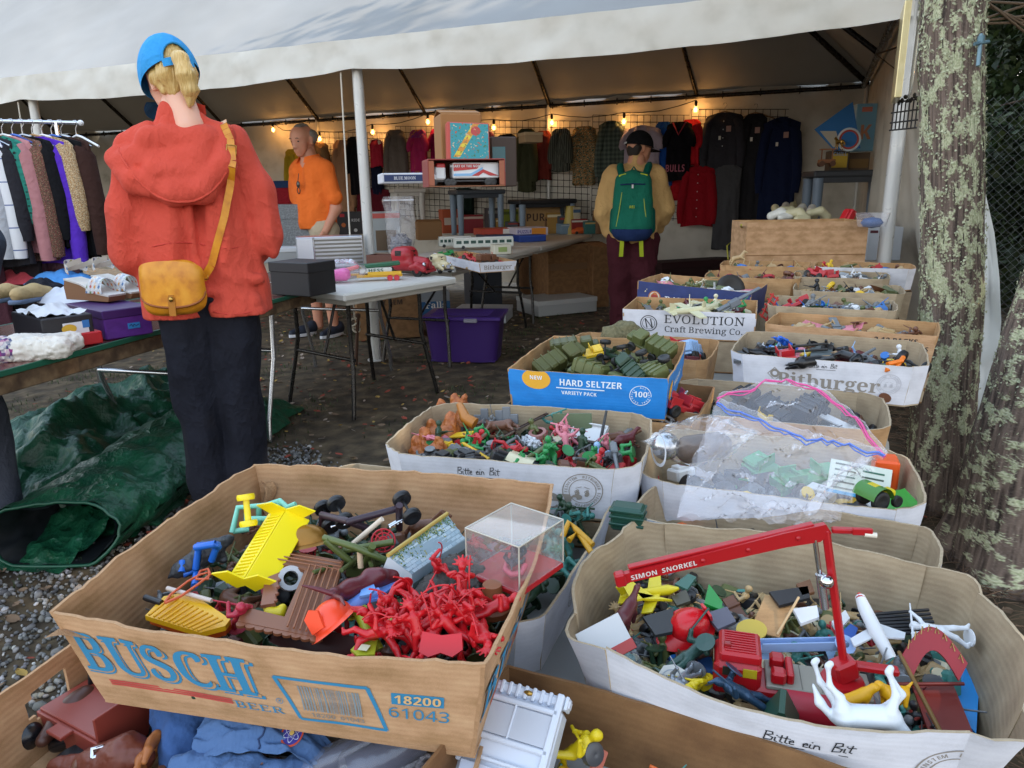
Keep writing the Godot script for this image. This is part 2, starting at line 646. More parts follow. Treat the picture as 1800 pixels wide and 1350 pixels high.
func card(key:String,dark:String,mid:String,light:String,flute:bool,rough:=.85)->StandardMaterial3D:
	var im:=Image.create(256,256,false,Image.FORMAT_RGB8)
	var hm:=Image.create(256,256,false,Image.FORMAT_RGB8)
	var n:=FastNoiseLite.new()
	n.frequency=.02
	n.fractal_octaves=4
	n.seed=key.hash()%999
	var a:=Color(dark)
	var b:=Color(mid)
	var c:=Color(light)
	for y in 256:
		for x in 256:
			var w:=n.get_noise_2d(minf(x,256-x)*.6,y*1.0)*.5+.5
			var fine:=fposmod(sin(x*12.9+y*78.2)*43758.5,1.0)
			var f:=.5+.5*sin(TAU*y/256.0*32.0)
			var t:=clampf(w*.9+(fine-.5)*.16+(f-.5)*(.05 if flute else .03),.0,1.0)
			im.set_pixel(x,y,a.lerp(b,t*2.0) if t<.5 else b.lerp(c,t*2.0-1.0))
			var h:=.5+(f-.5)*(.5 if flute else .25)+(w-.5)*.5
			hm.set_pixel(x,y,Color(h,h,h))
	var m:=StandardMaterial3D.new()
	m.resource_name=key
	m.albedo_texture=ImageTexture.create_from_image(im)
	m.heightmap_enabled=true
	m.heightmap_texture=ImageTexture.create_from_image(hm)
	m.heightmap_scale=.035
	m.roughness=rough
	m.uv1_scale=v3(4.0,4.0,1.0)
	mats[key]=m
	return m
func make_materials()->void:
	mats.weave=noise_tex(.009,[],512,FastNoiseLite.TYPE_SIMPLEX,6,8,true,14.0)
	mats.weave.noise.fractal_type=FastNoiseLite.FRACTAL_RIDGED
	card("kraft","96714a","b58d60","c9a377",true)
	card("kraft_orange","94714a","b8906a","cca880",true)
	card("kraft_grey","8f7d65","ab987c","bdab90",true)
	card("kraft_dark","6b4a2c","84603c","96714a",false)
	card("white_card","b9b9bd","cfcfd4","dcdce0",false,.6)
	card("blue_card","1572b8","1a80cc","2a8bd4",false,.5)
	card("navy_card","1f2d5c","26366b","33437a",false,.5)
	card("purple_card","4b1f70","5b2a86","6a3595",false,.5)
	surf("dirt",[[.0,"2e251a"],[.35,"443828"],[.6,"574935"],[1.0,"726249"]],.012,1.1,.97,1.2,FastNoiseLite.TYPE_SIMPLEX_SMOOTH,512)
	surf("bark_mat",[[.0,"2c231d"],[.4,"4a3d33"],[.7,"655648"],[1.0,"84766a"]],.02,.5,.95,1.5)
	surf("rust_wood",[[.0,"3a2a1c"],[.5,"5a4630"],[1.0,"7a6448"]],.02,.4,.8,.3)
	surf("galv",[[.0,"5a5f62"],[.5,"767b7d"],[1.0,"93979a"]],.05,.2,.5,.0,FastNoiseLite.TYPE_CELLULAR)
	surf("rock_toy",[[.0,"7a3f1a"],[.5,"a75c28"],[1.0,"bf7a3e"]],.02,.1,.45,.2)
	surf("needles",[[.0,"2e2118"],[.5,"4a3627"],[1.0,"6b5240"]],.05,.5,.97,1.0)
	var tc:=surf("tent_cloth",[[.0,"7a7a77"],[.45,"868684"],[1.0,"90908e"]],.006,2.2,.6)
	tc.backlight_enabled=true
	tc.backlight=Color(.27,.24,.2)
	tc.normal_enabled=true
	tc.normal_texture=noise_tex(.01,[],256,FastNoiseLite.TYPE_SIMPLEX_SMOOTH,3,77,true,5.0)
	tc.normal_scale=.5
	var vc:=surf("valance_cloth",[[.0,"9a9486"],[.2,"bab5a8"],[.5,"c9c4b8"],[1.0,"d0ccc1"]],.012,.9,.6)
	vc.backlight_enabled=true
	vc.backlight=Color(.2,.18,.155)
	var dull:=surf("mirror_back",[[.0,"c7b98a"],[1.0,"d6cba0"]],.02,.4,.3)
	dull.metallic=.6
	for k in [["steel","b9bcc0",.3,.9],["pole","c4c4c0",.5,.15],["dark_steel","3a3836",.4,.7],["chrome","c9cbd0",.12,1.0],["brass","b08a45",.3,.9]]:
		var m:=StandardMaterial3D.new()
		m.resource_name=k[0]
		m.albedo_color=Color(k[1])
		m.roughness=k[2]
		m.metallic=k[3]
		m.roughness_texture=noise_tex(.03,[[.0,"707070"],[1.0,"ffffff"]],128)
		m.uv1_triplanar=true
		m.uv1_scale=Vector3.ONE*3.0
		mats[k[0]]=m
	clear("film","ffffff",.05,.08)
	clear("film_dusty","f4f4ff",.09,.12)
	for k in ["film","film_dusty"]:
		mats[k].normal_enabled=true
		mats[k].normal_texture=noise_tex(.02,[],256,FastNoiseLite.TYPE_SIMPLEX,3,19,true,9.0)
		mats[k].normal_scale=.35
		mats[k].uv1_triplanar=true
		mats[k].uv1_scale=Vector3.ONE*3.5
	clear("acrylic","f2f6f4",.06,.03)
	clear("bulb_glass","fff0d0",.1,.03)
	var tint:=StandardMaterial3D.new()
	tint.vertex_color_use_as_albedo=true
	tint.roughness=.45
	mats.tint=tint
	var stone:=StandardMaterial3D.new()
	stone.vertex_color_use_as_albedo=true
	stone.roughness=.95
	mats.tint_rough=stone
	var leaf:=StandardMaterial3D.new()
	leaf.vertex_color_use_as_albedo=true
	leaf.roughness=.6
	leaf.backlight_enabled=true
	leaf.backlight=Color(.5,.55,.3)
	mats.leaf=leaf
	var tp:=surf("tarp",[[.0,"0c3a2b"],[.5,"12492f"],[1.0,"1b5a40"]],.02,.6,.42)
	tp.normal_enabled=true
	tp.normal_texture=mats.weave
	tp.normal_scale=.8
# ---------------------------------------------------------------- ground
func build_ground()->void:
	var b:=mb()
	b.grid(48,48,func(u:float,v:float)->Vector3:
		var x:=(u-.5)*90.0
		var z:=(.35-v)*90.0
		x=signf(x)*pow(absf(x)/45.0,1.6)*45.0
		return v3(x,noise2(x*.6,z*.6)*.02-.012,z))
	structure("ground",b.mesh(),mats.dirt)
	var st:=mb().ball(Vector3.ZERO,v3(1,.6,.8),6).mesh()
	var xs:=[]
	var cs:=[]
	for i in 34000:
		var p:=v3(rnd(-3.2,.2),.0,rnd(-3.6,-.5))
		var k:=noise2(p.x*.8,p.z*.8)+(p.z+2.75)*.5+(-.9-p.x)*.18
		if k<rnd(-.25,.25):continue
		var s:=rnd(.004,.011)*(1.6 if rng.randf()<.08 else 1.0)
		xs.append(Transform3D(eul(rnd(0,360),rnd(0,360),rnd(0,360)).scaled(v3(s,s,s)),p+v3(0,s*.3-.004,0)))
		var g:=rnd(.08,.27) if rng.randf()<.93 else rnd(.35,.55)
		cs.append(Color(g,g*rnd(.94,1.0),g*rnd(.86,1.0)))
	many("gravel","grey crushed gravel of the drive beside the green tarpaulin",st,mats.tint_rough,xs,cs)
	var bl:=mb()
	bl.tri(v3(-.05,0,0),v3(.05,0,0),v3(.1,1,.3),v3(0,.5,1),v3(0,.5,1),v3(0,.5,1))
	bl.tri(v3(.05,0,-.1),v3(-.05,0,.1),v3(-.2,.8,.1),v3(0,.5,1),v3(0,.5,1),v3(0,.5,1))
	xs=[]
	cs=[]
	for i in 22000:
		var p:=v3(rnd(-3.5,1.0),.0,rnd(-8.0,-2.0))
		if noise2(p.x*.9+7.0,p.z*.9)<rnd(.0,.35)+(.12 if p.z>-2.6 else .0):continue
		var s:=rnd(.012,.04)
		xs.append(Transform3D(eul(rnd(-25,25),rnd(0,360),rnd(-25,25)).scaled(v3(s*.9,s,s*.9)),p+v3(0,-.006,0)))
		var g:=rnd(.6,1.3)
		cs.append(Color(.055*g,.085*g,.025*g))
	many("grass","thin moss and short grass on the bare soil under the tent tables",bl.mesh(),mats.leaf,xs,cs)
	var lf:=mb()
	lf.grid(4,4,func(u:float,v:float)->Vector3:
		var w:=sin(PI*v)*.45*(1.0-.25*absf(sin(v*9.0)))
		return v3((u-.5)*2.0*w,.12*absf(u-.5)+.1*v*v,v-.5))
	var lm:=lf.mesh()
	xs=[]
	cs=[]
	for i in 2600:
		var p:=v3(rnd(-3.0,2.8),.004,rnd(-8.0,-1.6))
		var s:=rnd(.018,.05)
		xs.append(Transform3D(eul(rnd(-20,20),rnd(0,360),rnd(-20,20)).scaled(v3(s,s,s)),p))
		var q:=rng.randf()
		cs.append(Color(.3,.06,.035) if q<.22 else Color(.42,.27,.07) if q<.36 else Color(.2,.13,.08) if q<.8 else Color(.36,.28,.22))
	many("fallen_leaves","dry red and brown autumn leaves scattered over the soil",lm,mats.tint_rough,xs,cs)
	var nd:=mb()
	nd.tube([v3(0,0,-.5),v3(0,.06,0),v3(0,0,.5)],.012,4,false)
	xs=[]
	cs=[]
	for i in 9000:
		var p:=v3(rnd(.9,3.6),rnd(.0,.014),rnd(-4.0,-.5))
		var s:=rnd(.05,.13)
		xs.append(Transform3D(eul(rnd(-14,14),rnd(0,360),0).scaled(v3(s,s,s)),p))
		var g:=rnd(.5,1.5)
		cs.append(Color(.14*g,.085*g,.05*g))
	many("pine_needles","brown pine needles and twigs heaped round the feet of the trees",nd.mesh(),mats.tint_rough,xs,cs)
# ---------------------------------------------------------------- the tent
const TC:=Vector3(2.1,0,-4.08)
const TE:=Vector3(-.924,0,-.383)
const TV:=Vector3(.383,0,-.924)
const TD:=4.1
const TL:=13.4
func tp(s:float,t:float,h:float)->Vector3:
	return TC+TE*s+TV*t+Vector3.UP*h
func wall_at(x:float,y:float,off:float)->Vector3:
	var d:=ray(x,y)
	var o:=tp(0,TD-off,0)
	return EYE+d*((o-EYE).dot(TV)/d.dot(TV))
func build_tent()->void:
	var t:=thing("marquee_tent","long white canvas tent with open front, sagging valance and metal poles","tent")
	var eave:=2.26
	var top:=3.95
	var sag:=func(s:float,q:float)->float:return -.05*sin(PI*clampf(q,0,1))*(.6+.4*sin(s*3.1))+.012*noise2(s*1.6,q*3.0)
	var f:=mb()
	f.grid(80,16,func(u:float,v:float)->Vector3:
		var s:=lerpf(lerpf(-.1,TL+.1,u),lerpf(1.9,TL-1.9,u),v)
		return tp(s,v*TD*.5,lerpf(eave,top,v)+sag.call(s,v)))
	piece(t,"front_slope",f.mesh(),mats.tent_cloth)
	var g:=mb()
	g.grid(80,14,func(u:float,v:float)->Vector3:
		var s:=lerpf(lerpf(-.1,TL+.1,u),lerpf(1.9,TL-1.9,u),v)
		return tp(s,TD-v*TD*.5,lerpf(eave,top,v)+sag.call(s+3.0,v)),1.0,1.0,true)
	piece(t,"back_slope",g.mesh(),mats.tent_cloth)
	for e in 2:
		var h:=mb()
		h.grid(16,10,func(u:float,v:float)->Vector3:
			var tt:=lerpf(lerpf(0,TD,u),TD*.5,v)
			return tp(lerpf(-.07,2.0,v) if e==0 else TL-lerpf(-.07,2.0,v),tt,lerpf(eave,top,v)+sag.call(tt,v)))
		piece(t,"end_slope",h.mesh(),mats.tent_cloth)
	var poles:=[.0,3.42,6.75,10.1,TL]
	var drop:=func(s:float)->float:
		var q:=.0
		for i in 4:
			if s>=poles[i] and s<=poles[i+1]:q=sin(PI*(s-poles[i])/(poles[i+1]-poles[i]))
		return .185+.06*pow(q,.6)+.003*sin(s*9.0)
	for side in 2:
		var vb:=mb()
		vb.grid(170 if side==0 else 60,5,func(u:float,v:float)->Vector3:
			var s:=u*TL
			var push:=.02+.016*noise2(s*3.5,v*1.5)+.03*v
			if side==0:return tp(s,-push,eave-v*drop.call(s)+.004)
			return tp(-push,u*TD,eave-v*.22+.004),1.0,1.0,true)
		piece(t,"valance",vb.mesh(),mats.valance_cloth)
	for i in 5:
		var s:float=poles[i]
		piece(t,"pole",mb().tube([tp(s,.05,.0),tp(s,.05,eave-.04)],.038,16).lathe([v2(.0,.004),v2(.07,.004),v2(.07,.012),v2(.03,.016)],14,shift(tp(s,.05,0))).mesh(),mats.pole)
		piece(t,"pole",mb().tube([tp(s,TD-.05,.0),tp(s,TD-.05,eave-.04)],.024,12).mesh(),mats.pole)
		var rs:=clampf(s,2.0,TL-2.0)
		piece(t,"rafter",mb().tube([tp(s,TD-.03,eave-.03),tp(rs,TD*.5,top-.15)],.026,10).mesh(),mats.dark_steel)
		piece(t,"rafter",mb().tube([tp(s,.05,eave-.09),tp(rs,TD*.5,top-.15)],.026,10).mesh(),mats.dark_steel)
	for s in [1.7,5.1,8.4,11.8]:
		piece(t,"rafter",mb().tube([tp(s,TD-.03,eave-.03),tp(clampf(s,2.0,TL-2.0),TD*.5,top-.15)],.022,10).mesh(),mats.dark_steel)
	piece(t,"end_rafter",mb().tube([tp(.05,TD*.5,eave-.03),tp(2.0,TD*.5,top-.15)],.022,10).mesh(),mats.dark_steel)
	piece(t,"ridge_pipe",mb().tube([tp(2.0,TD*.5,top-.06),tp(TL-2.0,TD*.5,top-.06)],.026,10).mesh(),mats.dark_steel)
	piece(t,"eave_pipe",mb().tube([tp(0,TD-.05,eave-.05),tp(TL,TD-.05,eave-.05)],.022,10).mesh(),mats.dark_steel)
	piece(t,"eave_pipe",mb().tube([tp(0,.05,eave-.05),tp(TL,.05,eave-.05)],.022,10).mesh(),mats.dark_steel)
	piece(t,"eave_pipe",mb().tube([tp(.04,.05,eave-.05),tp(.04,TD-.05,eave-.05)],.022,10).mesh(),mats.dark_steel)
	for i in 33:
		var s:=.25+i*.39
		var c:=tp(s,TD-.05,eave-.05)
		piece(t,"strap",mb().tube([c+v3(0,.04,0),c-TV*.03,c+v3(0,-.03,0),c+TV*.03,c+v3(0,.04,0)],.006,5).mesh(),mats.dark_steel)
	var w:=mb()
	w.grid(150,8,func(u:float,v:float)->Vector3:
		var s:=u*TL
		var fold:=.025*sin(s*11.0+1.4*sin(s*3.0))*(.35+v)+.05*noise2(s*1.2,v*1.3)
		return tp(s,TD+fold,lerpf(eave+.03,.1,v)),1.0,1.0,true)
	piece(t,"back_wall",w.mesh(),mats.valance_cloth)
	for e in 2:
		var sw:=mb()
		sw.grid(70,10,func(u:float,v:float)->Vector3:
			var tt:=u*TD
			var fold:=.03*sin(tt*13.0+1.1*sin(tt*4.0))*(.4+v)
			var flare:=.0
			if e==0:flare=-.62*pow(v,1.6)*pow(clampf(1.0-tt/1.7,0,1),.7)
			return tp((-.03 if e==0 else TL+.03)+fold+flare,tt,lerpf(eave+.03,.02,v)))
		piece(t,"side_wall",sw.mesh(),mats.valance_cloth)
	for i in [1,2]:
		var s:float=poles[i]+.09
		var r:=mb().tube([tp(s,-.02,eave-.2),tp(s-.01,-.06,1.2),tp(s-.02,-.1,.35)],.006,6)
		piece(t,"guy_rope",r.mesh(),pl("c9c2b2",.9))
	var k:=tp(3.49,-.1,.35)
	var kn:=[]
	for i in 26:
		var q:=i*.62
		kn.append(k+v3(.035*sin(q),-.004*i+.02*cos(q*1.7),.02*cos(q)))
	piece(t,"knot",mb().tube(kn,.007,6).mesh(),pl("c9c2b2",.9))
	var stake:=thing("tent_stake","rusty iron tent stake driven into soil under the knotted rope","stake")
	piece(stake,"shaft",mb().tube([tp(3.5,-.12,-.05),tp(3.46,-.1,.36)],.013,8).mesh(),pl("4b3325",.85))
	piece(stake,"head",mb().tube([tp(3.46,-.1,.36),tp(3.457,-.1,.385)],.02,8).mesh(),pl("4b3325",.85))
# ---------------------------------------------------------------- trees
func lichen_at(a:float,y:float,s:float)->float:
	var x:=cos(a)*.9
	var z:=sin(a)*.9
	return noise3(x*2.2+s,y*9.0,z*2.2)*.75+noise3(x*9.0,y*55.0+s,z*9.0)*.35+noise3(x*30.0,y*180.0,z*30.0+s)*.22
func bark_texture(key:String,s:float,cover:float,span:float)->StandardMaterial3D:
	var im:=Image.create(256,1500,false,Image.FORMAT_RGB8)
	var hm:=Image.create(256,1500,false,Image.FORMAT_RGB8)
	for j in 1500:
		var y:=span*j/1500.0
		for i in 256:
			var a:=TAU*i/256.0
			var x:=cos(a)*.9
			var z:=sin(a)*.9
			var rid:=noise3(x*11.0,y*2.6+s,z*11.0)+.5*noise3(x*34.0,y*8.0,z*34.0)
			var fine:=noise3(x*90.0,y*80.0,z*90.0)
			var l:=lichen_at(a,y,s)+cover*clampf(.2+y*.9,.0,1.0)-.18
			var c:=Color("4a3e36").lerp(Color("7d6c60"),clampf(rid*.7+.5,0,1)).lerp(Color("2e2520"),clampf(-rid*1.6-.3,0,1))
			c=c.lerp(Color("9a8d86"),clampf(fine*.5,0,.4))
			var h:=.45+rid*.28
			if l>.0 and rid>-.75:
				var q:=clampf(l*9.0,0,1)
				c=c.lerp(Color("a8ab88").lerp(Color("c2c3a4"),clampf(fine+.5,0,1)).lerp(Color("85906b"),clampf(-fine*1.2,0,.8)),q)
				h+=.2*q+.2*fine
			im.set_pixel(i,j,c)
			h=clampf(h,0,1)
			hm.set_pixel(i,j,Color(h,h,h))
	var m:=StandardMaterial3D.new()
	m.resource_name=key
	m.albedo_texture=ImageTexture.create_from_image(im)
	m.heightmap_enabled=true
	m.heightmap_texture=ImageTexture.create_from_image(hm)
	m.heightmap_scale=1.2
	m.roughness=.95
	return m
func leaf_spray(n:int,sz:float,seed_:int)->ArrayMesh:
	var r:=RandomNumberGenerator.new()
	r.seed=seed_
	var b:=mb()
	for i in n:
		var c:=v3(r.randf_range(-1,1),r.randf_range(-.7,.7),r.randf_range(-1,1))
		var B:=Basis.from_euler(v3(r.randf_range(-.9,.9),r.randf_range(0,TAU),r.randf_range(-.6,.6)))
		var l:=sz*r.randf_range(.7,1.3)
		var w:=l*.28
		var nn:=B*Vector3.UP
		b.tri(c+B*v3(0,0,-l*.5),c+B*v3(w,.1*l,0),c+B*v3(0,0,l*.5),nn,nn,nn)
		b.tri(c+B*v3(0,0,-l*.5),c+B*v3(-w,.1*l,0),c+B*v3(0,0,l*.5),nn,nn,nn)
	return b.mesh()
func crown(parent:Node3D,blobs:Array,count:int,size:float,tone:Color,spray:Mesh)->void:
	var xs:=[]
	var cs:=[]
	for i in count:
		var q:Array=blobs[rng.randi()%blobs.size()]
		var d:=v3(rng.randfn(),rng.randfn(),rng.randfn()).normalized()*pow(rng.randf(),.45)
		var p:Vector3=q[0]+d*q[1]
		if noise3(p.x*.9,p.y*.9,p.z*.9)<-.12:continue
		var s:=size*rnd(.7,1.4)
		xs.append(Transform3D(eul(rnd(-40,40),rnd(0,360),rnd(-30,30)).scaled(v3(s,s,s)),p))
		var g:=rnd(.6,1.5)
		cs.append(Color(tone.r*g*rnd(.9,1.3),tone.g*g,tone.b*g))
	many("crown","",spray,mats.leaf,xs,cs,parent)
func trunk_mesh(path:Array,rads:Array,s:float,span:float,flare:float)->ArrayMesh:
	var b:=mb()
	b.grid(72,150,func(u:float,v:float)->Vector3:
		var q:=v*(path.size()-1)
		var i:=mini(int(q),path.size()-2)
		var c:Vector3=path[i].lerp(path[i+1],q-i)
		var r:float=lerpf(rads[i],rads[i+1],q-i)
		var a:=u*TAU
		var x:=cos(a)
		var z:=sin(a)
		var rid:=noise3(x*9.0,c.y*2.4+s,z*9.0)*.06+noise3(x*26.0,c.y*7.0+s,z*26.0)*.03
		var root:=flare*exp(-c.y*5.5)*(.65+.5*sin(a*4.0+s))
		return c+v3(x,0,z)*(r*(1.0+rid)+root),1.0,1.0,true)
	return b.mesh()
func build_trees()->void:
	var spray:=leaf_spray(9,.55,3)
	var fine:=leaf_spray(26,.42,5)
	var base:=v3(1.725,-.05,-2.71)
	var t:=thing("tree_trunk","straight tree with pale green lichen on its bark beside the toy trays","tree",shift(base))
	var path:=[Vector3.ZERO,v3(-.06,.9,0),v3(-.19,1.8,.0),v3(-.25,2.8,.0),v3(-.25,4.2,.1)]
	var bark:=bark_texture("lichen_bark",3.0,.2,4.2)
	piece(t,"trunk",trunk_mesh(path,[.118,.103,.098,.095,.08],3.0,4.2,.05),bark)
	flakes(t,path,[.118,.103,.098,.095,.08],3.0,.2,4200)
	for l in [[v3(-.25,3.3,0),v3(-1.3,4.6,.5)],[v3(-.25,3.8,.1),v3(.7,5.2,-.6)],[v3(-.25,4.2,.1),v3(-.3,6.0,.4)]]:
		piece(t,"limb",mb().tube([l[0],l[0].lerp(l[1],.5)+v3(0,.15,0),l[1]],[.07,.05,.02],8).mesh(),mats.bark_mat)
	crown(t,[[v3(-.9,5.2,.4),v3(1.6,.9,1.6)],[v3(.8,5.6,-.7),v3(1.5,1.0,1.5)],[v3(-.2,6.6,.3),v3(1.8,1.1,1.8)]],1300,.2,Color(.055,.085,.025),spray)
	var hk:=thing("gate_hook","blue-grey iron hook stuck in a bark scar high on the lichen trunk","hook",shift(base+v3(-.168,1.74,.118)))
	piece(hk,"shaft",mb().tube([v3(.004,.03,.01),v3(-.004,-.07,.03)],.007,8).mesh(),pl("6f8790",.5,.5))
	piece(hk,"crossbar",mb().tube([v3(-.022,-.002,.024),v3(.03,.006,.014)],.006,8).mesh(),pl("5c7883",.5,.5))
	piece(hk,"collar",mb().lathe([v2(0,.014),v2(.011,.012),v2(.012,-.012),v2(0,-.014)],10,shift(v3(.003,.012,.014))).mesh(),pl("5c7883",.5,.5))
	var b2:=v3(1.72,-.05,-2.22)
	var t2:=thing("tree_trunk","thick leaning tree with furrowed brown bark nearest the big toy trays","tree",shift(b2))
	var p2:=[Vector3.ZERO,v3(.0,.5,-.02),v3(.06,1.0,-.03),v3(.2,1.8,-.05),v3(.5,3.2,-.1),v3(.7,4.6,.1)]
	var r2:=[.2,.17,.155,.14,.12,.09]
	piece(t2,"trunk",trunk_mesh(p2,r2,17.0,4.6,.09),bark_texture("furrowed_bark",17.0,.08,4.6))
	flakes(t2,p2,r2,17.0,.08,2600)
	for l in [[v3(.5,3.2,-.1),v3(1.8,4.4,-.6)],[v3(.6,3.9,0),v3(-.1,5.4,.8)]]:
		piece(t2,"limb",mb().tube([l[0],l[0].lerp(l[1],.5)+v3(0,.15,0),l[1]],[.07,.05,.02],8).mesh(),mats.bark_mat)
	crown(t2,[[v3(1.2,5.2,-.4),v3(1.7,1.1,1.7)],[v3(.2,6.0,.7),v3(1.6,1.0,1.6)]],1000,.2,Color(.05,.075,.025),spray)
	var k:=0
	for q in [[6.3,-8.2,6.5],[7.6,-7.0,7.5],[8.2,-9.6,9.0],[9.6,-8.2,9.0],[9.4,-5.0,8.5],[7.4,-12.0,9.0],[11.0,-12.0,10.0],[6.4,-2.2,8.0],[6.8,.8,8.0],[9.0,-1.5,9.5]]:
		var forest:bool=q[1]<-4.0
		var names:=["slim dark evergreen close behind the chain-link fence","dark bushy evergreen second behind the fence","dense dark evergreen at the edge of the frame behind fence","tall dark evergreen deep in the wood","broad dark tree standing beyond the leaning trunk","far dark evergreen behind the tent corner","tallest evergreen at the back of the wood","leafy tree beside the stall on the tree side","leafy tree next to the photographer's side of the stall","tall leafy tree behind the other shade trees"]
		var o:=thing("evergreen_tree" if forest else "shade_tree",names[k],"tree",shift(v3(q[0],-.03,q[1])),"trees of the wood behind the fence")
		piece(o,"trunk",mb().tube([Vector3.ZERO,v3(.1,q[2]*.5,0),v3(0,q[2],.1)],[.16,.11,.03],10).mesh(),mats.bark_mat)
		var bl:=[]
		for i in 7:
			var hh:float=(.1 if forest else .5)*q[2]+i*q[2]*(.14 if forest else .08)
			bl.append([v3(rnd(-.4,.4),hh,rnd(-.4,.4)),v3(1.7,.75,1.7)*(1.25-.11*i if forest else 1.2)])
		for i in 5:
			var hb:float=q[2]*(.12+.1*i)
			var an:=rnd(0,TAU)
			piece(o,"branch",mb().tube([v3(.05,hb,0),v3(cos(an)*.9,hb+.1,sin(an)*.9),v3(cos(an+.3)*1.7,hb-.1,sin(an+.3)*1.7)],[.035,.02,.006],6).mesh(),mats.bark_mat)
		crown(o,bl,4600 if forest else 2300,.22,Color(.03,.05,.018) if forest else Color(.06,.085,.025),fine if forest else spray)
		k+=1
	var tw:=thing("dead_branch","bare pale dead branch reaching across above the chain-link fence","branch",shift(deep(1760,40,5.2)))
	for i in 7:
		var a:=rnd(-.6,.6)
		piece(tw,"twig",mb().tube([v3(.9,.1,-.2),v3(.3,.05*i-.15,0),v3(-.25-.1*i,a*.5,.1),v3(-.6,a,.15)],[.014,.01,.006,.002],5).mesh(),pl("6b5a48",.9))
func flakes(t:Node3D,path:Array,rads:Array,s:float,cover:float,count:int)->void:
	var b:=mb()
	b.grid(5,3,func(u:float,v:float)->Vector3:return v3((u-.5)*(.6+.8*v),.25*v*v+.12*sin(u*9.0),v-.3))
	var m:=b.mesh()
	var xs:=[]
	var cs:=[]
	var top:float=path[-1].y
	for n in count*3:
		var y:=rnd(.1,minf(top,2.6))
		var a:=rnd(0,TAU)
		var l:=lichen_at(a,y,s)+cover*clampf(.2+y*.9,.0,1.0)-.2
		if l<.0:continue
		var i:=0
		while i<path.size()-2 and path[i+1].y<y:i+=1
		var q:float=(y-path[i].y)/(path[i+1].y-path[i].y)
		var c:Vector3=path[i].lerp(path[i+1],q)
		var r:float=lerpf(rads[i],rads[i+1],q)
		var d:=v3(cos(a),0,sin(a))
		var rid:=noise3(d.x*9.0,c.y*2.4+s,d.z*9.0)*.06
		var sz:=rnd(.004,.009)
		var B:=Basis(d.cross(Vector3.UP),d,Vector3.UP)*Basis(Vector3.UP,rnd(0,TAU))*Basis(Vector3.RIGHT,rnd(-.7,.1))
		xs.append(Transform3D(B.scaled_local(v3(sz,sz,sz)),c+d*(r*(1.0+rid)+.003)))
		var g:=rnd(.8,1.2)
		cs.append(Color(.42*g,.44*g,.29*g))
		if xs.size()>=count:break
	many("lichen","",m,mats.tint_rough,xs,cs,t)
# ---------------------------------------------------------------- fence
func build_fence()->void:
	var a:=v3(3.3,.0,-6.1)
	var b:=v3(6.9,.0,-5.2)
	var d:=(b-a).normalized()
	var L:=a.distance_to(b)
	var f:=thing("chain_link_fence","grey chain-link fence in front of the dark wood","fence")
	for i in 3:
		piece(f,"post",mb().tube([a+d*(L*i/2.0),a+d*(L*i/2.0)+v3(0,1.95,0)],.025,10).mesh(),mats.galv)
	piece(f,"bottom_wire",mb().tube([a+v3(0,.05,0),b+v3(0,.05,0)],.002,5).mesh(),mats.galv)
	var w:=mb()
	var pit:=.066
	var n:=int(L/pit)
	for i in n:
		var pts:=[]
		for j in 58:
			pts.append(a+d*(pit*(i+.5*(j%2)))+v3(0,.03+j*.0325,.0)+v3(.25,0,.97)*(.0025 if j%2 else -.0025))
		w.tube(pts,.0016,4,false)
		for j in 58:
			if j%2:pts[j]-=d*pit
		w.tube(pts,.0016,4,false)
	var m:=piece(f,"wire_mesh",w.mesh(),mats.galv)
	m.set_meta("kind","stuff")
	var ed:=[1704,1730,1748,1757,1760,1752,1738]
	solo("plastic_sheet","pale plastic sheet hanging in folds behind the lichen trunk","plastic sheet",mb().grid(14,30,func(u:float,v:float)->Vector3:
		var x:float=lerpf(ed[mini(int(v*6.0),5)],ed[mini(int(v*6.0),5)+1],v*6.0-mini(int(v*6.0),5))
		return deep(lerpf(1640,x,u),lerpf(250,725,v),3.8+.05*sin(u*9.0+v*2.0)+.05*noise2(u*3.0,v*4.0))).mesh(),pl("d9dbd8",.45))
# ---------------------------------------------------------------- the table under the trays
func folding_table(label:String,xf:Transform3D,w:float,d:float,h:float,top:Material,leg:Material,group:="")->Node3D:
	var t:=thing("folding_table",label,"table",xf,group)
	piece(t,"tabletop",bx(v3(w,.045,d),.012),top,shift(v3(0,h-.0225,0)))
	piece(t,"apron",bx(v3(w-.12,.03,d-.12),.004),top,shift(v3(0,h-.061,0)))
	for s in [-1.0,1.0]:
		for e in [-1.0,1.0]:
			var x:float=s*(w*.5-.16)
			var z:float=e*(d*.5-.12)
			piece(t,"leg",mb().tube([v3(x,h-.06,z*.82),v3(x,h*.55,z*.82),v3(x+s*.015,h*.38,z*.9),v3(x+s*.06,.03,z),v3(x+s*.065,.0,z)],.013,9).mesh(),leg)
		piece(t,"crossbar",mb().tube([v3(s*(w*.5-.155),h*.45,-d*.33),v3(s*(w*.5-.155),h*.45,d*.33)],.011,8).mesh(),leg)
		piece(t,"brace",mb().tube([v3(s*(w*.5-.16),h*.45,0),v3(s*.16,h-.07,0)],.009,8).mesh(),leg)
	return t
func build_box_table()->void:
	var d:=v3(.43,0,-.903)
	for i in 3:
		var c:=v3(-.12,0,-.4)+d*(.8+1.84*i)
		folding_table(["grey folding table under the nearest toy trays","grey folding table under the middle toy trays","grey folding table under the farthest cardboard boxes"][i],yaw_at(c,90.0-25.5),1.82,.8,.615,pl("8f8f8c",.6),mats.dark_steel,"folding tables under the toy trays")
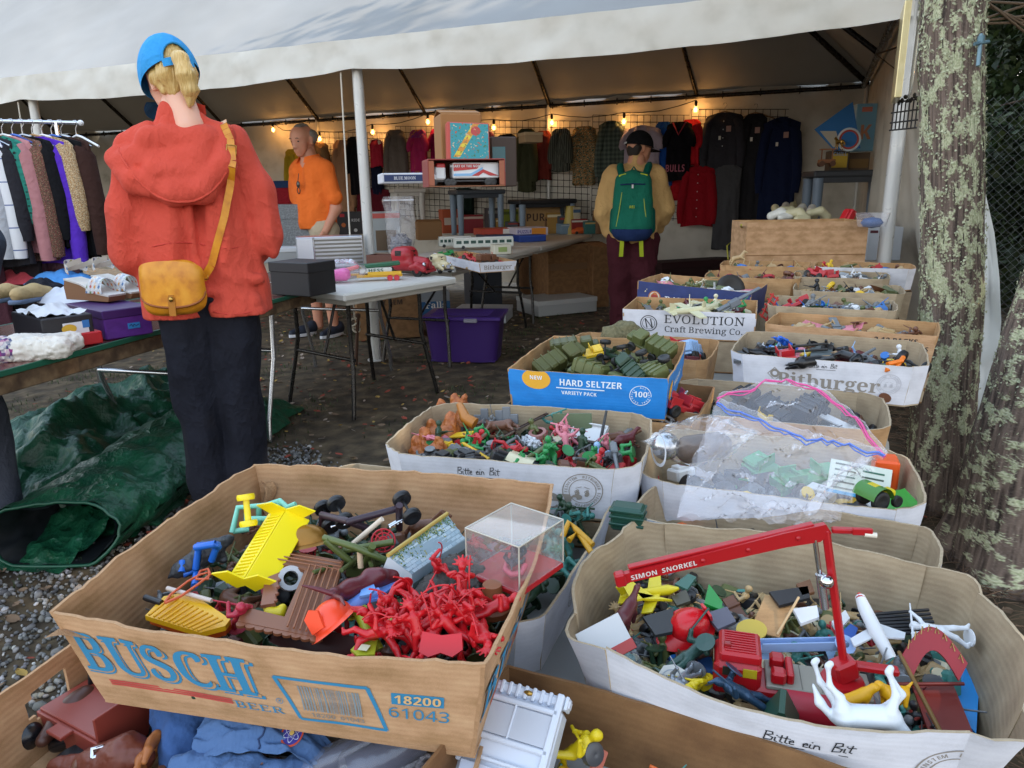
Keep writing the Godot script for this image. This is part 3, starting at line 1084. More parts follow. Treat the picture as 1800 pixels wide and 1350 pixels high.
# ---------------------------------------------------------------- open cardboard trays
# o: ch corner chamfer, ins bottom inset, rag roughness of the rim, out / inner materials, hole [wall, u, v, ru, rv], tilt
var trays:={}
func tray(key:String,label:String,c:Vector3,w:float,d:float,h:float,yaw:float,o:={})->Dictionary:
	var B:=Basis(Vector3.UP,deg_to_rad(yaw))*eul(o.get("pitch",.0),0,o.get("roll",.0))
	var xf:=Transform3D(B,c-B.y*h)
	var n:=thing("cardboard_tray",label,"box",xf)
	var ch:float=o.get("ch",.0)
	var ins:float=o.get("ins",.012)
	var rag:float=o.get("rag",.004)
	var out:Material=o.get("out",mats.kraft)
	var inner:Material=o.get("inner",mats.kraft)
	var T:=[]
	var x:=w*.5
	var z:=d*.5
	if ch>.0:T=[v3(-x+ch,h,z),v3(x-ch,h,z),v3(x,h,z-ch),v3(x,h,-z+ch),v3(x-ch,h,-z),v3(-x+ch,h,-z),v3(-x,h,-z+ch),v3(-x,h,z-ch)]
	else:T=[v3(-x,h,z),v3(x,h,z),v3(x,h,-z),v3(-x,h,-z)]
	var fns:=[]
	var sd:=float(key.hash()%97)
	for i in T.size():
		var a:Vector3=T[i]
		var b:Vector3=T[(i+1)%T.size()]
		var sx:=(x-ins)/x
		var sz:=(z-ins)/z
		var a0:=v3(a.x*sx,.004,a.z*sz)
		var b0:=v3(b.x*sx,.004,b.z*sz)
		var nn:=((b-a).cross(Vector3.UP)).normalized()*-1.0
		if nn.dot((a+b)*.5-v3(0,h,0))<.0:nn=-nn
		var bul:float=o.get("bulge",.006)
		var cut:float=o.get("dip%d"%i,.0)
		var fn:=func(u:float,v:float)->Vector3:
			var p:Vector3=a0.lerp(b0,u).lerp(a.lerp(b,u),v)
			p+=nn*(bul*sin(PI*u)*v+.002*noise2(u*3.0+sd,v*2.0+i*9.0))
			p.y+=pow(v,7.0)*rag*(.45*noise2(u*4.0+sd,i*5.0)+.25*noise2(u*45.0+sd,i*5.0))-v*cut*sin(PI*u)
			return p
		fns.append([fn,a.distance_to(b),h,nn])
		var hole:Array=o.get("hole",[])
		cardwall(n,"corner_panel" if T.size()==8 and i%2==1 else "wall",fn,a.distance_to(b),h,nn,out,inner,hole if hole.size() and hole[0]==i else [])
	var fl:=PackedVector2Array()
	for q in T:fl.append(v2(q.x*(x-ins)/x,-q.z*(z-ins)/z))
	piece(n,"bottom_sheet",mb().ext(Array(fl),.0,.004,Transform3D(eul(-90,0,0),v3(0,.0,0))).mesh(),inner)
	var r:={"node":n,"xf":xf,"walls":fns,"w":w,"d":d,"h":h,"name":o.get("called",label)}
	trays[key]=r
	return r
func cardwall(parent:Node3D,called:String,fn:Callable,L:float,h:float,nn:Vector3,out:Material,inner:Material,hole:Array)->void:
	var nu:=maxi(4,int(L/.012))
	var nv:=5 if hole.is_empty() else 14
	if hole.size():nu=40
	var t:=.004
	var o:=mb()
	var q:=mb()
	var P:=[]
	var W:=[]
	for i in nu+1:
		var r:=[]
		var r2:=[]
		for j in nv+1:
			var p:Vector3=fn.call(float(i)/nu,float(j)/nv)
			r.append(p)
			r2.append(p-nn*t)
		P.append(r); W.append(r2)
	var inside:=func(i:int,j:int)->bool:
		if hole.is_empty():return false
		var du:float=((i+.5)/nu-hole[1])/hole[3]
		var dv:float=((j+.5)/nv-hole[2])/hole[4]
		return pow(absf(du),3.0)+pow(absf(dv),3.0)<1.0
	for i in nu:
		for j in nv:
			if inside.call(i,j):
				continue
			for s in 2:
				var G:Array=P if s==0 else W
				var m:=o if s==0 else q
				var e:Vector3=nn if s==0 else -nn
				var t0:=v2(L*i/nu,h*j/nv)
				var t1:=v2(L*(i+1)/nu,h*(j+1)/nv)
				m.tri(G[i][j],G[i+1][j],G[i+1][j+1],e,e,e,t0,v2(t1.x,t0.y),t1)
				m.tri(G[i][j],G[i+1][j+1],G[i][j+1],e,e,e,t0,t1,v2(t0.x,t1.y))
			if hole.size():
				for nb in [[1,0],[-1,0],[0,1],[0,-1]]:
					if inside.call(i+nb[0],j+nb[1]):
						var e1:int=i+maxi(nb[0],0)
						var f1:int=j+maxi(nb[1],0)
						var e2:int=e1 if nb[0]!=0 else i+1
						var f2:int=f1 if nb[1]!=0 else j+1
						q.flat(P[e1][f1],P[e2][f2],W[e2][f2],W[e1][f1])
	for i in nu:q.quad(P[i][nv],P[i+1][nv],W[i+1][nv],W[i][nv],Vector3.UP)
	for e in [0,nu]:
		for j in nv:q.flat(P[e][j],P[e][j+1],W[e][j+1],W[e][j])
	var m2:=q.mesh(o.mesh())
	m2.surface_set_material(0,out)
	m2.surface_set_material(1,inner)
	piece(parent,called,m2,null)
func by_front(fl:Array,fr:Array,rim:float,depth:float)->Array:
	var a:=on(fl[0],fl[1],rim)
	var b:=on(fr[0],fr[1],rim)
	var e:=(b-a).normalized()
	return [(a+b)*.5+v3(e.z,0,-e.x)*depth*.5,a.distance_to(b),rad_to_deg(atan2(-e.z,e.x))]
func by_back(bl:Array,br:Array,rim:float,depth:float)->Array:
	var a:=on(bl[0],bl[1],rim)
	var b:=on(br[0],br[1],rim)
	var e:=(b-a).normalized()
	return [(a+b)*.5-v3(e.z,0,-e.x)*depth*.5,a.distance_to(b),rad_to_deg(atan2(-e.z,e.x))]
# print on a tray wall: the flat mesh m, centred cx along and cy up, follows the wall
func printed(t:Dictionary,wall:int,called:String,m:Mesh,cx:float,cy:float,material:Material,lift:=.0008)->void:
	if m.get_surface_count()==0:return
	var f:Array=t.walls[wall]
	var A:=m.surface_get_arrays(0)
	var v:PackedVector3Array=A[Mesh.ARRAY_VERTEX]
	var idx:PackedInt32Array=A[Mesh.ARRAY_INDEX] if A[Mesh.ARRAY_INDEX]!=null else PackedInt32Array(range(v.size()))
	var pts:=PackedVector3Array()
	for p in v:pts.append(f[0].call(clampf((p.x+cx)/f[1]+.5,.0,1.0),clampf((p.y+cy)/f[2],.0,1.0))+f[3]*lift)
	var b:=mb()
	for k in range(0,idx.size(),3):b.tri(pts[idx[k]],pts[idx[k+1]],pts[idx[k+2]],f[3],f[3],f[3])
	piece(t.node,called,b.mesh(),material)
func rect(w:float,h:float,n:=10,skew:=.0)->ArrayMesh:
	return mb().grid(n,2,func(u:float,v:float)->Vector3:return v3((u-.5)*w+(v-.5)*skew,(v-.5)*h,0)).mesh()
func seal(t:Dictionary,wall:int,cx:float,cy:float,r:float,ink:Material,words:="BITBURGER SIEGELHOPFEN  MIT FEINSTEM  ")->void:
	printed(t,wall,"seal_ring",ring(r*.95,r,36),cx,cy,ink)
	printed(t,wall,"seal_ring",ring(r*.64,r*.68,30),cx,cy,ink)
	printed(t,wall,"seal_lettering",ring_text(words,r*.81,r*.14),cx,cy,ink)
	var hops:=mb()
	for s in [-1.0,1.0]:
		for i in 9:
			var a:float=i*.7
			hops.add(ring(r*.035,r*.075,8),shift(v3(s*r*.24+cos(a)*r*.05*(i%4),-r*.1+r*.06*(i%5-2),0)))
		hops.add(rect(r*.3,r*.03,3),Transform3D(Basis(v3(0,0,1),-.35*s),v3(s*r*.2,r*.2,0)))
	printed(t,wall,"hop_emblem",hops.mesh(),cx,cy,ink)
func support(key:String,t:Dictionary,label:String)->void:
	var c:Vector3=t.xf.origin
	var h:float=c.y-.62
	if h<.03:return
	tray(key,label,v3(c.x,c.y-.003,c.z),t.w*.97,t.d*.95,h,rad_to_deg(t.xf.basis.get_euler().y),{"inner":mats.kraft_dark,"out":mats.kraft_grey,"rag":.0,"bulge":.0})
func build_boxes()->void:
	var ink:=pl("2f7fa6",.8)
	var red:=pl("b9423c",.8)
	var black:=pl("2a2a2c",.8)
	var grey:=pl("8a8278",.7)
	var pale:=pl("b4b4b8",.7)
	var white:=pl("dfe6ea",.7)
	var q:=by_back([150,1112],[880,1212],.685,.42)
	tray("doll","brown open carton with a hand hole, full of doll clothes and brown toys",q[0],q[1],.42,.105,q[2],{"inner":mats.kraft_orange,"out":mats.kraft_orange,"hole":[3,.17,.6,.075,.2],"called":"the carton of doll things"})
	q=by_back([893,1168],[1500,1352],.7,.4)
	tray("vehicle","brown carton holding the white toy van, in front of the fire engine tray",q[0],q[1],.4,.1,q[2],{"inner":mats.kraft_dark,"out":mats.kraft_dark,"rag":.002,"called":"the van carton"})
	q=by_back([612,812],[1082,877],.71,.42)
	var hid:=tray("hidden","white sided tray of green soldiers tucked behind the beer carton",q[0],q[1],.42,.1,q[2],{"out":mats.white_card,"inner":mats.kraft_grey,"ch":.03,"called":"the hidden tray"})
	seal(hid,2,-.05,.06,.026,grey)
	var fire:=tray("engine","white tray with handwritten slogan, holding the red toy fire engine",v3(.325,.755,-.785),.46,.335,.118,-23.0,{"out":mats.white_card,"inner":mats.kraft_grey,"ch":.055,"ins":.016,"bulge":.028,"rag":.006,"dip0":.012,"called":"the fire engine tray"})
	printed(fire,0,"handwritten_slogan",scaled(slogan(),.0165),.04,.078,black)
	seal(fire,0,.175,.06,.036,grey)
	printed(fire,0,"brand_lettering",text("Bitburger",.03,"serif_bold",1.1),-.03,.03,grey)
	q=by_back([1150,850],[1642,928],.735,.15)
	var b19:=tray("under_bag","white edged tray directly behind the fire engine tray",q[0],q[1],.15,.105,q[2],{"out":mats.white_card,"inner":mats.kraft_grey,"ch":.02,"called":"the zip bag tray"})
	var b18:=tray("tractor","tray of tractors and comics with ragged rounded corners by the leaning tree",v3(.49,.748,-1.265),.47,.31,.12,-20.5,{"out":mats.white_card,"inner":mats.kraft_grey,"ch":.05,"rag":.006,"called":"the tractor tray"})
	tray("brown_mid","plain brown tray half hidden beneath the blackletter tray",v3(.63,.745,-1.68),.5,.32,.12,-23.0,{"inner":mats.kraft_grey,"out":mats.kraft,"ch":.05,"called":"the plain brown tray"})
	var busch:=tray("beer","torn brown beer carton with blue lettering and red stripe, heaped with toys",v3(-.222,.827,-.835),.485,.405,.132,-12.5,{"pitch":2.2,"out":mats.kraft_orange,"inner":mats.kraft_orange,"ins":.022,"rag":.009,"bulge":.012,"called":"the beer carton"})
	printed(busch,0,"beer_shadow",text("BUSCH",.059,"serif_bold",.83),-.117,.0755,ink,.0006)
	printed(busch,0,"shadow_gap",text("BUSCH",.059,"serif_bold",.815),-.119,.078,mats.kraft_orange,.001)
	printed(busch,0,"beer_lettering",text("BUSCH",.059,"serif_bold",.8),-.121,.08,ink,.0014)
	for i in 3:printed(busch,0,"red_stripe",rect(.165,.0022,16),-.13,.038-i*.0031,red)
	printed(busch,0,"beer_word",text("BEER",.0115,"serif",1.55),-.015,.031,ink)
	printed(busch,0,"registered_ring",ring(.0036,.0043,16),.0155,.048,ink)
	printed(busch,0,"registered_letter",text("R",.0035),.0155,.048,ink)
	for e in [[.0,.0335,.105,.0045],[.0,-.0335,.105,.0045]]:printed(busch,0,"code_frame",rect(e[2],e[3],12),.079+signf(e[1])*-.008,.0545+e[1],ink)
	for e in [-1.0,1.0]:printed(busch,0,"code_frame",rect(.005,.067,2,-.016),.079+e*.052,.0545,ink)
	var bar:=mb()
	var bx0:=-.036
	var r2:=RandomNumberGenerator.new()
	r2.seed=12
	while bx0<.034:
		var bw:=[.0006,.0012,.0018][r2.randi()%3] as float
		bar.add(rect(bw,.04,1),shift(v3(bx0,0,0)))
		bx0+=bw+[.0007,.0012,.0018][r2.randi()%3]
	printed(busch,0,"bar_code",bar.mesh(),.08,.058,pl("7d8a8f",.8))
	printed(busch,0,"code_digits",text("18200  61043",.007,"sans",1.1),.082,.031,pl("6f7d82",.8))
	printed(busch,0,"number_panel",rect(.056,.0165,6),.176,.075,ink)
	printed(busch,0,"number_lettering",text("18200",.0115,"sans_bold",1.15),.176,.075,pl("d3ab74",.8),.0016)
	printed(busch,0,"number_lettering",text("61043",.0165,"sans",1.1),.177,.053,ink)
	printed(busch,1,"beer_shadow",text("BUSCH",.046,"serif_bold",1.3),-.052,.0645,ink,.0006)
	printed(busch,1,"shadow_gap",text("BUSCH",.046,"serif_bold",1.28),-.0545,.067,mats.kraft_orange,.001)
	printed(busch,1,"beer_lettering",text("BUSCH",.046,"serif_bold",1.24),-.0565,.069,ink,.0014)
	for i in 3:printed(busch,1,"red_stripe",rect(.165,.0022,16),-.07,.0345-i*.0031,red)
	printed(busch,1,"ribbon_print",rect(.075,.016,8),.12,.078,ink)
	piece(busch.node,"torn_flap",mb().grid(10,3,func(u:float,v:float)->Vector3:return v3(-.243+u*.075,.107+.003*sin(u*7.0)+v*.002,.196+.02*v*(1.0-u))).mesh(),mats.kraft_orange)
	piece(busch.node,"torn_corner",mb().grid(8,6,func(u:float,v:float)->Vector3:return v3(-.223+.018*u+.006*sin(v*8.0),.112-v*.07,-.187+.012*sin(u*PI)+.006*noise2(u*8.0,v*8.0))).mesh(),mats.kraft_orange)
	var bc:=tray("centre","white slogan tray with orange rock and brown ladder, left of the zip bag",v3(.022,.783,-1.375),.49,.335,.105,-14.5,{"out":mats.white_card,"inner":mats.kraft_grey,"ch":.045,"rag":.006,"called":"the orange rock tray"})
	printed(bc,0,"handwritten_slogan",scaled(slogan(),.0155),-.045,.079,black)
	printed(bc,0,"brand_lettering",text("Bitburger",.046,"serif_bold",1.2),-.04,.036,grey)
	seal(bc,0,.148,.056,.037,grey)
	printed(bc,2,"handwritten_slogan",scaled(slogan(),.0155),-.02,.06,black)
	support("centre_low",bc,"plain tray under the orange rock tray")
	var us:=tray("under_seltzer","brown tray under the blue seltzer tray with toys at its open end",v3(.25,.755,-1.72),.44,.34,.125,-24.0,{"inner":mats.kraft_dark,"out":mats.kraft,"called":"the lower seltzer tray"})
	var se:=tray("seltzer","blue seltzer tray full of olive army trucks",v3(.235,.842,-1.8),.375,.42,.1,-18.5,{"out":mats.blue_card,"inner":mats.kraft,"called":"the blue seltzer tray","ins":.006})
	printed(se,0,"seltzer_lettering",text("HARD SELTZER",.0155,"sans_bold",1.0),.012,.076,white)
	printed(se,0,"underline",rect(.115,.0025),-.012,.062,white)
	printed(se,0,"small_print",text("VARIETY PACK",.009,"sans_bold"),-.015,.05,white)
	printed(se,0,"seal_ring",ring(.0235,.025),.128,.055,white)
	printed(se,0,"seal_lettering",text("100",.014,"sans_bold"),.128,.058,white)
	printed(se,0,"seal_lettering",ring_text("ALL NATURAL CALORIES  ",.0195,.004),.128,.055,white)
	var yl:=pl("e0a52c",.6)
	printed(se,0,"yellow_oval",ring(.0,.026,28,1.35),-.118,.08,yl)
	printed(se,0,"oval_lettering",text("NEW",.01,"sans_bold"),-.118,.084,white,.0016)
	printed(se,1,"yellow_oval",ring(.0,.026,28,.8),-.155,.056,yl)
	printed(se,1,"seltzer_lettering",text("HARD SELTZER",.0165,"sans_bold",1.1),.0,.055,white)
	tray("behind_seltzer","low brown tray behind the blue seltzer tray holding a camouflage cap",v3(.4,.775,-2.22),.46,.32,.14,-22.0,{"inner":mats.kraft,"out":mats.kraft,"ch":.03,"called":"the cap tray"})
	var br:=tray("blackletter","white tray with large blackletter name, holding black horses and a blue figure",v3(.865,.822,-1.93),.47,.34,.105,-26.0,{"out":mats.white_card,"inner":mats.kraft_grey,"ch":.035,"called":"the blackletter tray","bulge":.004})
	printed(br,0,"brand_lettering",text("Bitburger",.036,"serif_bold",1.02),.012,.044,grey)
	printed(br,0,"handwritten_slogan",scaled(slogan(),.0125),.0,.088,black)
	printed(br,0,"badge",ring(.017,.0195,4),-.118,.056,grey)
	printed(br,0,"badge",ring(.006,.012,18),-.118,.058,grey)
	seal(br,0,.155,.053,.028,pale)
	var ev:=tray("evolution","white tray with black brewing lettering and a grey toy gun on top",v3(.665,.835,-2.63),.455,.31,.1,-19.0,{"out":mats.white_card,"inner":mats.kraft,"called":"the white brewing tray","ins":.004,"bulge":.0,"rag":.002})
	printed(ev,0,"brewing_lettering",text("EVOLUTION",.03,"serif",1.12),.055,.068,black)
	printed(ev,0,"brewing_lettering",text("Craft Brewing Co.",.022,"serif",1.05),.055,.031,black)
	printed(ev,0,"round_emblem",ring(.027,.03),-.135,.05,black)
	printed(ev,0,"round_emblem",ring(.021,.0225),-.135,.05,black)
	printed(ev,0,"emblem_letters",text("N",.034,"sans",.9,-.2),-.135,.05,black)
	support("evolution_low",ev,"dark tray under the white brewing tray")
	var pa:=tray("navy","navy blue beer tray with white lettering and a round red crest",v3(.8,.868,-3.0),.46,.3,.115,-30.0,{"out":mats.navy_card,"inner":mats.kraft,"called":"the navy tray","ins":.004,"roll":-3.0})
	printed(pa,0,"beer_lettering",text("PAULANER",.027,"serif_bold",1.05),.0,.05,white)
	printed(pa,0,"crest",ring(.0,.026),-.155,.055,pl("b8703c",.7))
	printed(pa,0,"crest",ring(.017,.022),-.155,.055,pl("c9c3b4",.7),.0014)
	printed(pa,0,"crest",ring(.0,.013),-.155,.055,pl("a13a34",.7),.0014)
	for i in 12:printed(pa,0,"bar_code",rect(.0035,.03,1),.135+i*.006,.05,pale)
	support("navy_low",pa,"plain tray under the navy tray")
	var p12:=tray("packs","brown carton with black pack lettering on its leaning flap",v3(1.08,.825,-2.26),.48,.25,.1,-30.0,{"out":mats.kraft_orange,"inner":mats.kraft,"called":"the brown pack carton","rag":.006})
	printed(p12,0,"pack_lettering",text("2-12 PACKS",.0145,"sans_bold",1.1),.135,.078,black)
	printed(p12,0,"pack_lettering",text("24/12 OZ. LN BOTTLES",.0145,"sans_bold",.95),.125,.056,black)
	support("packs_low",p12,"white tray under the brown pack carton")
	for e in [["row_a","grey brown tray in front of the lichen trunk, third row from the back",1.17,.835,-2.62,.42,-24.0,mats.kraft_grey,"the third row tray"],["row_b","low brown tray against the lichen trunk with a yellow toy",1.37,.845,-2.93,.4,-24.0,mats.kraft_grey,"the trunk side tray"],
			["row_c","tan tray behind the navy tray with a toy wheel",1.1,.865,-3.28,.4,-22.0,mats.kraft,"the tan wheel tray"],["row_d","brown tray of grey and red toys near the tent pole",1.47,.865,-3.22,.38,-24.0,mats.kraft_grey,"the pole side tray"],
			["row_e","tan tray in front of the big brown box",1.28,.875,-3.64,.42,-22.0,mats.kraft,"the big box tray"],["row_f","white fronted tray beside the steel tent pole",1.68,.88,-3.45,.42,-24.0,mats.kraft,"the white fronted tray"]]:
		var t:=tray(e[0],e[1],v3(e[2],e[3],e[4]),e[5],.28,.1,e[6],{"inner":e[7],"out":mats.white_card if e[0]=="row_f" else e[7],"ch":.03,"rag":.005,"called":e[8]})
		support(e[0]+"_low",t,"plain support tray under the "+e[1].split(" ")[0]+" tray, row "+e[0].right(1))
	var big:=tray("big","big brown box of cream plastic toys at the far end of the trays",v3(1.66,1.055,-4.25),.66,.34,.3,-3.0,{"inner":mats.kraft,"out":mats.kraft_orange,"ins":.0,"rag":.004,"called":"the big brown box"})
	piece(big.node,"tape_strip",mb().box(v3(0,.12,.1735),v3(.655,.004,.001)).mesh(),mats.kraft_dark)
	support("big_low",big,"carton under the big brown box")
func scaled(m:Mesh,s:float)->ArrayMesh:
	var b:=mb()
	var box:=m.get_aabb()
	var c:=box.get_center()*s
	b.add(m,Transform3D(Basis().scaled(v3(s,s,s)),-c))
	return b.mesh()
# ---------------------------------------------------------------- people
func cap_bones(pts:Array,rads:Array)->Array:
	var o:=[]
	for i in pts.size()-1:o.append([pts[i],pts[i+1],rads[i],rads[i+1]])
	return o
func folds(seed_:int,freq:float)->FastNoiseLite:
	var n:=FastNoiseLite.new()
	n.seed=seed_
	n.frequency=freq
	n.fractal_octaves=2
	return n
func skin(hex:String)->StandardMaterial3D:
	var m:=pl(hex,.55)
	m.subsurf_scatter_enabled=true
	m.subsurf_scatter_strength=.12
	return m
func head_bones(s:=1.0)->Array:
	var b:=[
		[v3(0,.03,.02),v3(0,.035,-.03),.08,.076],[v3(0,.0,.045),v3(0,-.03,.03),.066,.058],
		[v3(0,-.02,-.045),v3(0,-.075,-.055),.056,.036],[v3(-.036,-.02,-.055),v3(-.03,-.06,-.05),.032,.028],[v3(.036,-.02,-.055),v3(.03,-.06,-.05),.032,.028],
		[v3(-.012,-.1,-.075),v3(.012,-.1,-.075),.02,.02],[v3(0,.004,-.098),v3(0,-.036,-.114),.008,.012],[v3(-.012,-.04,-.104),v3(.012,-.04,-.104),.008,.008],
		[v3(-.036,.022,-.082),v3(.036,.022,-.082),.013,.013],[v3(-.018,-.066,-.096),v3(.018,-.066,-.096),.007,.007],[v3(-.015,-.076,-.094),v3(.015,-.076,-.094),.007,.007],
		[v3(-.08,.0,.012),v3(-.078,-.04,.004),.013,.009],[v3(.08,.0,.012),v3(.078,-.04,.004),.013,.009],
		[v3(0,-.06,.022),v3(0,-.2,.045),.052,.056]]
	for q in b:
		q[0]*=s; q[1]*=s; q[2]*=s; q[3]*=s
	return b
func turned(bones:Array,B:Basis,o:Vector3)->Array:
	var r:=[]
	for b in bones:r.append([o+B*b[0],o+B*b[1],b[2],b[3]])
	return r
func hand_bones(side:float)->Array:
	var b:=[[v3(0,0,-.02),v3(0,-.075,-.028),.016,.012],[v3(0,0,.0),v3(0,-.08,.0),.017,.012],[v3(0,0,.018),v3(0,-.072,.026),.016,.012]]
	var L:=[.068,.08,.075,.058]
	for i in 4:
		var z:=-.031+i*.0205
		var a:=v3(0,-.08+.006*absf(i-1.3),z)
		var c:=a+v3(-side*.012,-L[i]*.5,(i-1.5)*.002)
		var d:=c+v3(-side*.02,-L[i]*.34,0)
		b.append([a,c,.0092,.0084])
		b.append([c,d,.0084,.007])
	b.append([v3(0,-.02,-.028),v3(-side*.016,-.055,-.05),.013,.0105])
	b.append([v3(-side*.016,-.055,-.05),v3(-side*.024,-.085,-.048),.0105,.008])
	return b
func shoe(parent:Node3D,at:Vector3,yaw:float,upper:Material,sole:Material,called:="shoe")->void:
	var B:=Basis(Vector3.UP,deg_to_rad(yaw))
	var up:=soft([[v3(0,.055,.06),v3(0,.045,-.05),.042,.04],[v3(0,.045,-.05),v3(0,.036,-.15),.042,.03],[v3(0,.09,.05),v3(0,.07,.02),.04,.04]],.009,.012,null,.0,Vector3.ONE,.02)
	var s:=piece(parent,called,up,upper,Transform3D(B,at))
	var out:=[]
	for i in 24:
		var a:=TAU*i/24
		out.append(v2(sin(a)*(.047-.006*cos(a*2.0)),cos(a)*.14+.045))
	piece(s,"sole",mb().ext(out,.0,.026,Transform3D(eul(-90,0,0),Vector3.ZERO)).mesh(),sole)
	for k in 4:piece(s,"lace",mb().tube([v3(-.024,.086-k*.008,-.02-k*.022),v3(0,.094-k*.009,-.024-k*.022),v3(.024,.086-k*.008,-.02-k*.022)],.003,5).mesh(),sole)
func build_people()->void:
	woman_in_red()
	man_in_orange()
	backpacker()
	passer_by()
func woman_in_red()->void:
	var o:=on(405,922,.0)
	var p:=thing("person","person in a red hooded jacket and light blue cap, blond ponytail, seen from behind","person",Transform3D(Basis(Vector3.UP,deg_to_rad(16.0)).scaled_local(v3(.86,1.0,.95)),o+v3(.02,0,0)))
	var H:=v3(-.035,1.637,-.035)
	var HB:=eul(-20,27,4)
	var body:=mb()
	body.add(soft([[v3(-.09,1.35,0),v3(-.08,1.0,0),.09,.1],[v3(.09,1.35,0),v3(.08,1.0,0),.09,.1],[v3(-.16,1.41,0),v3(.16,1.41,0),.055,.055],
		[v3(-.02,1.42,.01),H+v3(.01,-.09,.03),.07,.053],[v3(-.09,.92,0),v3(-.09,.5,0),.085,.055],[v3(.09,.92,0),v3(.09,.5,0),.085,.055],
		[v3(-.09,.5,0),v3(-.09,.08,.02),.055,.04],[v3(.09,.5,0),v3(.09,.08,.02),.055,.04],
		[v3(-.2,1.38,0),v3(-.25,1.1,.02),.045,.04],[v3(-.25,1.1,.02),v3(-.16,1.03,-.24),.038,.028],[v3(.2,1.38,0),v3(.26,1.13,.02),.045,.04],[v3(.26,1.13,.02),v3(.15,1.03,-.22),.038,.028]],.013,.015))
	body.add(soft(turned(head_bones(.98),HB,H),.0055,.009))
	for s in [-1.0,1.0]:body.add(soft(turned(hand_bones(s),eul(70,0,s*25),v3(s*.155,1.03,-.25)),.0045,.004))
	var bm:=piece(p,"body",body.mesh(),skin("e3ae94"))
	bm.set_meta("label","pale neck and ears")
	var tr:=[[v3(-.09,.9,.0),v3(-.088,.5,.0),.118,.09],[v3(.09,.9,.0),v3(.088,.5,.0),.118,.09],[v3(-.088,.5,0),v3(-.075,.02,.02),.088,.082],[v3(.088,.5,0),v3(.078,.02,.02),.088,.082],[v3(-.1,.95,.0),v3(.1,.95,.0),.1,.1],[v3(-.085,.9,.05),v3(-.085,.84,.045),.075,.075],[v3(.085,.9,.04),v3(.085,.84,.045),.075,.075]]
	var trm:=cloth("22232b",.15)
	piece(p,"trousers",soft(tr,.011,.012,folds(3,6.0),.022,v3(1,.55,1),.03,.93),trm)
	for s in [-1.0,1.0]:shoe(p,v3(s*.085,0,-.02),6.0*-s,pl("39393f",.7),pl("c9c9c9",.6))
	var jk:=[[v3(-.095,1.36,.0),v3(-.1,1.12,.0),.112,.12],[v3(.095,1.36,.0),v3(.1,1.12,.0),.112,.12],[v3(-.1,1.12,0),v3(-.115,.84,.005),.13,.135],[v3(.1,1.12,0),v3(.12,.8,.005),.13,.14],
		[v3(-.175,1.405,.0),v3(.175,1.405,.0),.072,.072],[v3(-.03,1.44,.01),v3(-.03,1.49,.0),.085,.07],
		[v3(-.185,1.39,.0),v3(-.245,1.2,.015),.072,.072],[v3(-.25,1.2,.015),v3(-.252,1.07,.02),.076,.072],[v3(-.252,1.07,.02),v3(-.165,1.0,-.22),.07,.05],
		[v3(.185,1.39,.0),v3(.24,1.25,.015),.072,.072],[v3(.245,1.25,.015),v3(.262,1.12,.025),.076,.072],[v3(.262,1.12,.025),v3(.16,1.0,-.2),.07,.05]]
	for q in [[-.05,1.28,-.1,.98],[.0,1.3,-.015,1.0],[.075,1.28,.05,1.02],[.13,1.22,.1,1.0]]:jk.append([v3(q[0],q[1],.112),v3(q[2],q[3],.108),.018,.024])
	for q in [[-.29,1.13],[-.285,1.08],[-.275,1.03],[.3,1.17],[.3,1.11],[.285,1.06]]:jk.append([v3(q[0],q[1],.05),v3(q[0]-signf(q[0])*.09,q[1]+.03,.075),.022,.012])
	for q in [[-.12,.98,.02,1.0],[.03,.93,.2,.89],[.04,.87,.21,.84],[.1,.985,.21,.96]]:jk.append([v3(q[0],q[1],.115),v3(q[2],q[3],.1),.022,.026])
	var jm:=cloth("c94f3f",.3)
	var jw:=folds(9,5.0)
	piece(p,"jacket",soft(jk,.009,.0085,jw,.02,v3(1.6,.6,1.0),.838),jm)
	var hd:=[[v3(-.27,1.375,.03),v3(-.19,1.3,.12),.032,.04],[v3(-.19,1.3,.12),v3(-.06,1.262,.145),.04,.042],[v3(-.06,1.262,.145),v3(.06,1.275,.145),.042,.04],[v3(.06,1.275,.145),v3(.14,1.35,.13),.046,.038],[v3(.14,1.35,.13),v3(.155,1.45,.06),.038,.03],[v3(.155,1.45,.06),v3(.05,1.505,.03),.03,.022],
		[v3(-.2,1.36,.07),v3(.06,1.37,.105),.05,.052],[v3(-.12,1.42,.07),v3(.08,1.43,.08),.05,.05],[v3(-.11,1.32,.115),v3(.05,1.32,.12),.048,.048],[v3(-.13,1.46,.02),v3(-.24,1.39,.03),.035,.035],[v3(-.05,1.49,.045),v3(.06,1.5,.04),.03,.026]]
	piece(p,"hood",soft(hd,.007,.008,folds(21,5.0),.012,v3(1,1.4,.8)),jm)
	var hem:=[]
	for i in 17:
		var q:=i/16.0
		var hx:=lerpf(-.25,.15,q)
		var hy:=1.232+.16*pow(absf(q-.58)*1.9,2.4)
		hem.append(v3(hx,hy,front_of(hd+jk,.008,folds(21,5.0),.012,v3(1,1.4,.8),hx,hy)+.001))
	piece(p,"hood_hem",mb().tube(hem,.005,6).mesh(),jm)
	piece(p,"collar_tab",mb().grid(6,4,func(u:float,v:float)->Vector3:return v3(.035+.05*u,1.53+.03*v-.015*u,-.02+.03*u+.01*v)).mesh(),jm)
	for yy in [1.088,.862]:
		var pts:=[]
		for i in 15:
			var x:=-.16+i*.0245
			var y:float=yy+.012*sin(i*.4)
			pts.append(v3(x,y,front_of(jk,.0085,jw,.02,v3(1.6,.6,1.0),x,y)))
		piece(p,"seam",mb().tube(pts,.0032,5).mesh(),pl("c23e31",.85))
